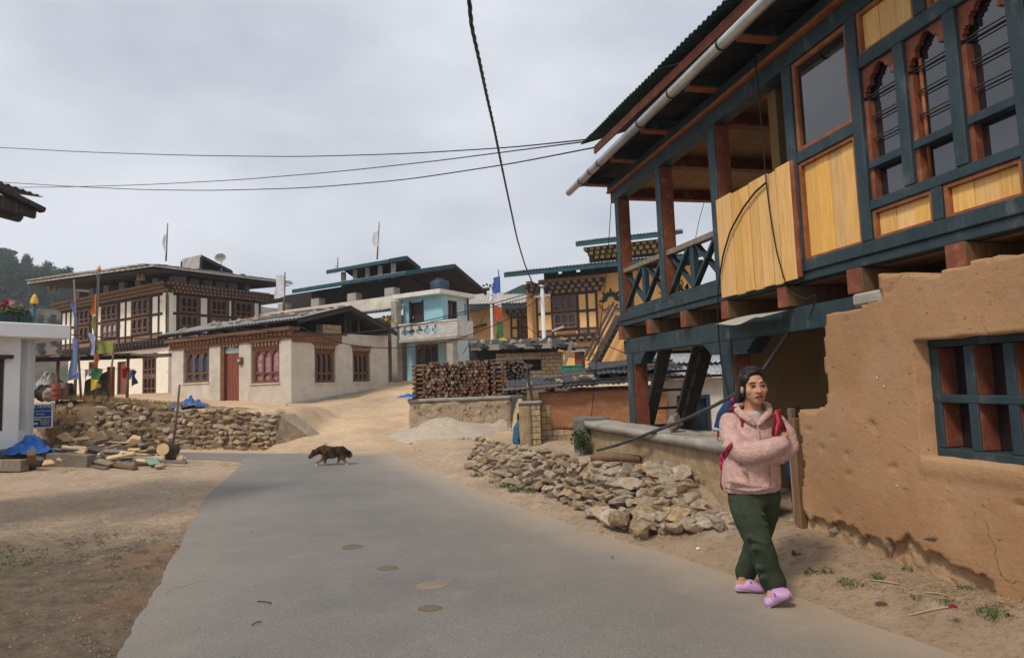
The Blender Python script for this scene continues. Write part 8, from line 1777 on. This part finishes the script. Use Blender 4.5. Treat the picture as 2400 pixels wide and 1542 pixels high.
for k in range(60): q = on_z(rg.uniform(430, 560), rg.uniform(1080, 1094), 0); tuft(mb, V(q.x, q.y, ground_h(q.x, q.y)), .12, 8, .06, .005, 2.5)
for k in range(70): u = rg.random(); f = plerp(ST_FOOT, u); tuft(mb, V(f.x-.12+rg.uniform(-.2, .1), f.y-.1+rg.uniform(-.15, .1), gz_(f)+.005), .1, 7, .05, .0035, 3)
for k in range(90): px_ = rg.uniform(1980, 2400); q = on_z(px_, lerp(1340, 1470, (px_-1950)/450)+rg.uniform(-14, 18), .08); tuft(mb, V(q.x, q.y, ground_h(q.x, q.y)), .07, 7, .05, .002, 3)
o = mb.build('dry_grass', DRY); tag(o, kind='stuff')
mb = MB()
for px_, py_, z_, r, n, h_ in ((1150, 1012, .15, .32, 160, .14), (1130, 1010, .15, .25, 110, .12), (1185, 1008, .15, .3, 140, .13), (1120, 1118, .03, .12, 50, .1), (1160, 1130, .03, .1, 30, .07), (1185, 1140, .03, .14, 60, .09), (1215, 1150, .03, .14, 80, .1), (1250, 1155, .03, .14, 80, .1), (1275, 1150, .04, .13, 80, .14), (1215, 1010, .2, .2, 50, .1), (1440, 1050, .5, .06, 30, .12), (1870, 1310, .1, .05, 36, .045), (1900, 1345, .08, .06, 46, .04), (1940, 1350, .08, .05, 30, .04), (2000, 1372, .08, .09, 80, .04), (2060, 1368, .09, .06, 40, .04), (2130, 1360, .1, .04, 24, .03), (2225, 1435, .08, .06, 44, .035), (2340, 1462, .1, .09, 90, .05), (2270, 1415, .09, .05, 26, .03), (2150, 1415, .08, .04, 24, .03), (1465, 1140, .3, .05, 14, .08), (165, 1105, 0, .1, 20, .04), (150, 1110, 0, .06, 16, .05), (1090, 1030, .3, .15, 20, .08), (20, 1310, 0, .35, 160, .05), (60, 1325, 0, .25, 80, .04)):
    q = on_z(px_, py_, z_); tuft(mb, V(q.x, q.y, ground_h(q.x, q.y) if z_ < .25 else z_), r, n, h_, .006 if h_ > .06 else .004, .7)
o = mb.build('green_weeds', WEED); tag(o, kind='stuff')
q = H.pt(4.35, .40, .52); bsh = thing('green_shrub', q, 'small leafy green shrub at the end pillar of the courtyard wall', 'shrub'); leaf_cloud(q+V(0, 0, .22), .15, 260, .035, 4, 1.6).build('leaves', mat('leaf_green', (.085, .14, .04)), bsh); MB().tube([q-V(0, 0, .05), q+V(0, 0, .4)], .01, 5).build('stem', BROWN, bsh)
q = H.pt(3.3, 2.5, -.6); pp = thing('potted_plant', q, 'trailing green plant inside the gallery railing', 'plant'); leaf_cloud(q+V(0, 0, .15), .22, 160, .05, 6, 1.1).build('leaves', mat('leaf_green', (.085, .14, .04)), pp); MB().tube([q-V(0, 0, .17), q-V(0, 0, .0)], [.08, .11], 10).build('pot', RUST, pp, True)
# ---------------------------------------------------------------- pebbles, chips, mud patches
PEB = mat('pebble', (.36, .29, .21), (.24, .19, .14), rough=.95, bump=0, scale=30, c3=(.10, .08, .06), s3=6)
mb = MB()
def peb(c, s3):
    a = rg.random()*6; pts = [V(math.cos(a+k*1.57)*s3*rg.uniform(.6, 1), math.sin(a+k*1.57)*s3*rg.uniform(.6, 1), 0)+Vector(c) for k in range(4)]; t = Vector(c)+V(rg.uniform(-.3, .3)*s3, rg.uniform(-.3, .3)*s3, s3*.75); i = len(mb.v); mb.v += pts+[t]; mb.f += [(i, i+1, i+4), (i+1, i+2, i+4), (i+2, i+3, i+4), (i+3, i, i+4)]
for k in range(4200):
    y = 3+rg.random()**1.5*14; x = rg.uniform(-.9, .75)*y+rg.uniform(-1, 1)
    rd = road_d(x, y); 
    if rd < -.03 and rg.random() < .965: continue
    g = ground_h(x, y, rd) if rd > 0 else .012
    peb((x, y, g), rg.uniform(.004, .011)*(1+.5*(rg.random() < .08))+.0006*y)
o = mb.build('pebbles', PEB); tag(o, kind='stuff')
mb = MB(); BRK = mat('bark_chip', (.10, .07, .048), (.05, .036, .026), rough=.95, bump=0, scale=30)
for k in range(2600):
    px_, py_ = rg.uniform(-30, 440), rg.gauss(1285, 30) if rg.random() < .85 else rg.uniform(1240, 1540)
    if noise.noise(V(px_*.02, py_*.05, 3)) < .0: continue
    q = on_z(px_, py_, 0); rd = road_d(q.x, q.y)
    if rd < .02: continue
    a = rg.random()*6; L_ = rg.uniform(.006, .03)*(1+1.5*(rg.random() < .06)); w_ = rg.uniform(.0015, .004); d = V(math.cos(a), math.sin(a), rg.uniform(-.1, .25)); sd_ = V(-math.sin(a), math.cos(a), 0)*w_; q.z = ground_h(q.x, q.y, rd)+.006; mb.poly([q-d*L_-sd_, q+d*L_-sd_, q+d*L_+sd_, q-d*L_+sd_])
o = mb.build('bark_chips', BRK); tag(o, kind='stuff')
MUDS = mat('dried_mud_ring', (.27, .22, .15), (.22, .18, .125), rough=.95, bump=.2); MUDC = mat('dried_mud_centre', (.17, .14, .105), (.13, .11, .085), rough=.95, bump=.2)
for k, (px_, py_, wx, hy_) in enumerate(((825, 1281, 30, 7), (908, 1331, 31, 7), (1012, 1371, 38, 8), (1006, 1425, 36, 9))):
    c = on_z(px_, py_, .014); w_ = wx*c.y/F*1.0; d_ = abs(on_z(px_, py_-hy_, .014).y-c.y)
    o = thing('mud_patch', c, ('faintest dried mud patch on the asphalt, farthest of four', 'dried mud patch on the asphalt, second farthest of four', 'pale dried mud patch on the asphalt, third of four', 'dried mud ring on the asphalt nearest the viewer')[k], 'mud patch')
    for nm, f, m_, z_ in (('rim', 1, MUDS, .0), ('centre', .78, MUDC, .0035)):
        mb = MB(); ring = [c+V(math.cos(a*.2094)*w_*f*(1+.3*noise.noise(V(math.cos(a*.2094)*2, math.sin(a*.2094)*2, k))), math.sin(a*.2094)*d_*f*(1+.3*noise.noise(V(a*.4, k, 1))), z_) for a in range(30)]; mb.poly(ring)
        if nm == 'rim': mb.prism(ring, V(0, 0, -.002)); mb.f.pop(0)
        if nm == 'centre' and k == 2: continue
        mb.build(nm, m_, o)
for k, (px_, py_, m_, lab, w_) in enumerate(((1637, 1287, SWH, 'scrap of white paper on the right verge', .03), (2060, 1408, None, 'curled tan leaf on the right verge', .04), (2235, 1425, CRIM, 'red and white sweet wrapper in the verge grass', .03), (1435, 1307, BT, 'tiny blue plastic scrap on the road', .012))):
    q = on_z(px_, py_, .05); rd = road_d(q.x, q.y); g = (ground_h(q.x, q.y, rd) if rd > 0 else .012)+.004; mb = MB(); n = 7
    q = on_z(px_, py_, g)
    top_ = [q+V(math.cos(a*.9)*w_*rg.uniform(.6, 1.1), math.sin(a*.9)*w_*rg.uniform(.6, 1.1), (.012 if a % 2 else .002)*(w_ < .05)) for a in range(n)]; mb.prism(top_, V(0, 0, .003)); o = mb.build('litter', m_ or OLDW); tag(o, lab, 'litter')
for k, (xa, ya, xb, yb) in enumerate(((2130, 1445, 2240, 1455), (2040, 1385, 2110, 1402), (590, 1452, 612, 1444), (603, 1398, 636, 1402), (2170, 1424, 2230, 1440))):
    a, b = on_z(xa, ya, .05), on_z(xb, yb, .05)
    for q in (a, b): rd = road_d(q.x, q.y); q.z = (ground_h(q.x, q.y, rd) if rd > 0 else .012)+.008
    o = MB().tube([a, a.lerp(b, .5)+V(0, 0, .006), b], .004, 5).build('straw_stalk', DRY if k not in (2, 3) else BRK); tag(o, ('long straw stalk on the right verge', 'bent straw in the weeds of the right verge', 'dark twig on the road at the lower left', 'dark twig on the road left of the mud patches', 'straw beside the sweet wrapper')[k], 'stalk')
# ---------------------------------------------------------------- haze between village and hill
hz = MB().box(-470, 120, -25, 460, -12, 75).build('haze', None); tag(hz, kind='stuff')
hm_ = bpy.data.materials.new('haze'); hm_.use_nodes = True; t = hm_.node_tree; t.nodes.clear(); oo = t.nodes.new('ShaderNodeOutputMaterial'); pv = t.nodes.new('ShaderNodeVolumePrincipled'); pv.inputs['Color'].default_value = (.86, .91, 1, 1); pv.inputs['Density'].default_value = .0008; t.links.new(pv.outputs[0], oo.inputs['Volume']); hz.data.materials.append(hm_)
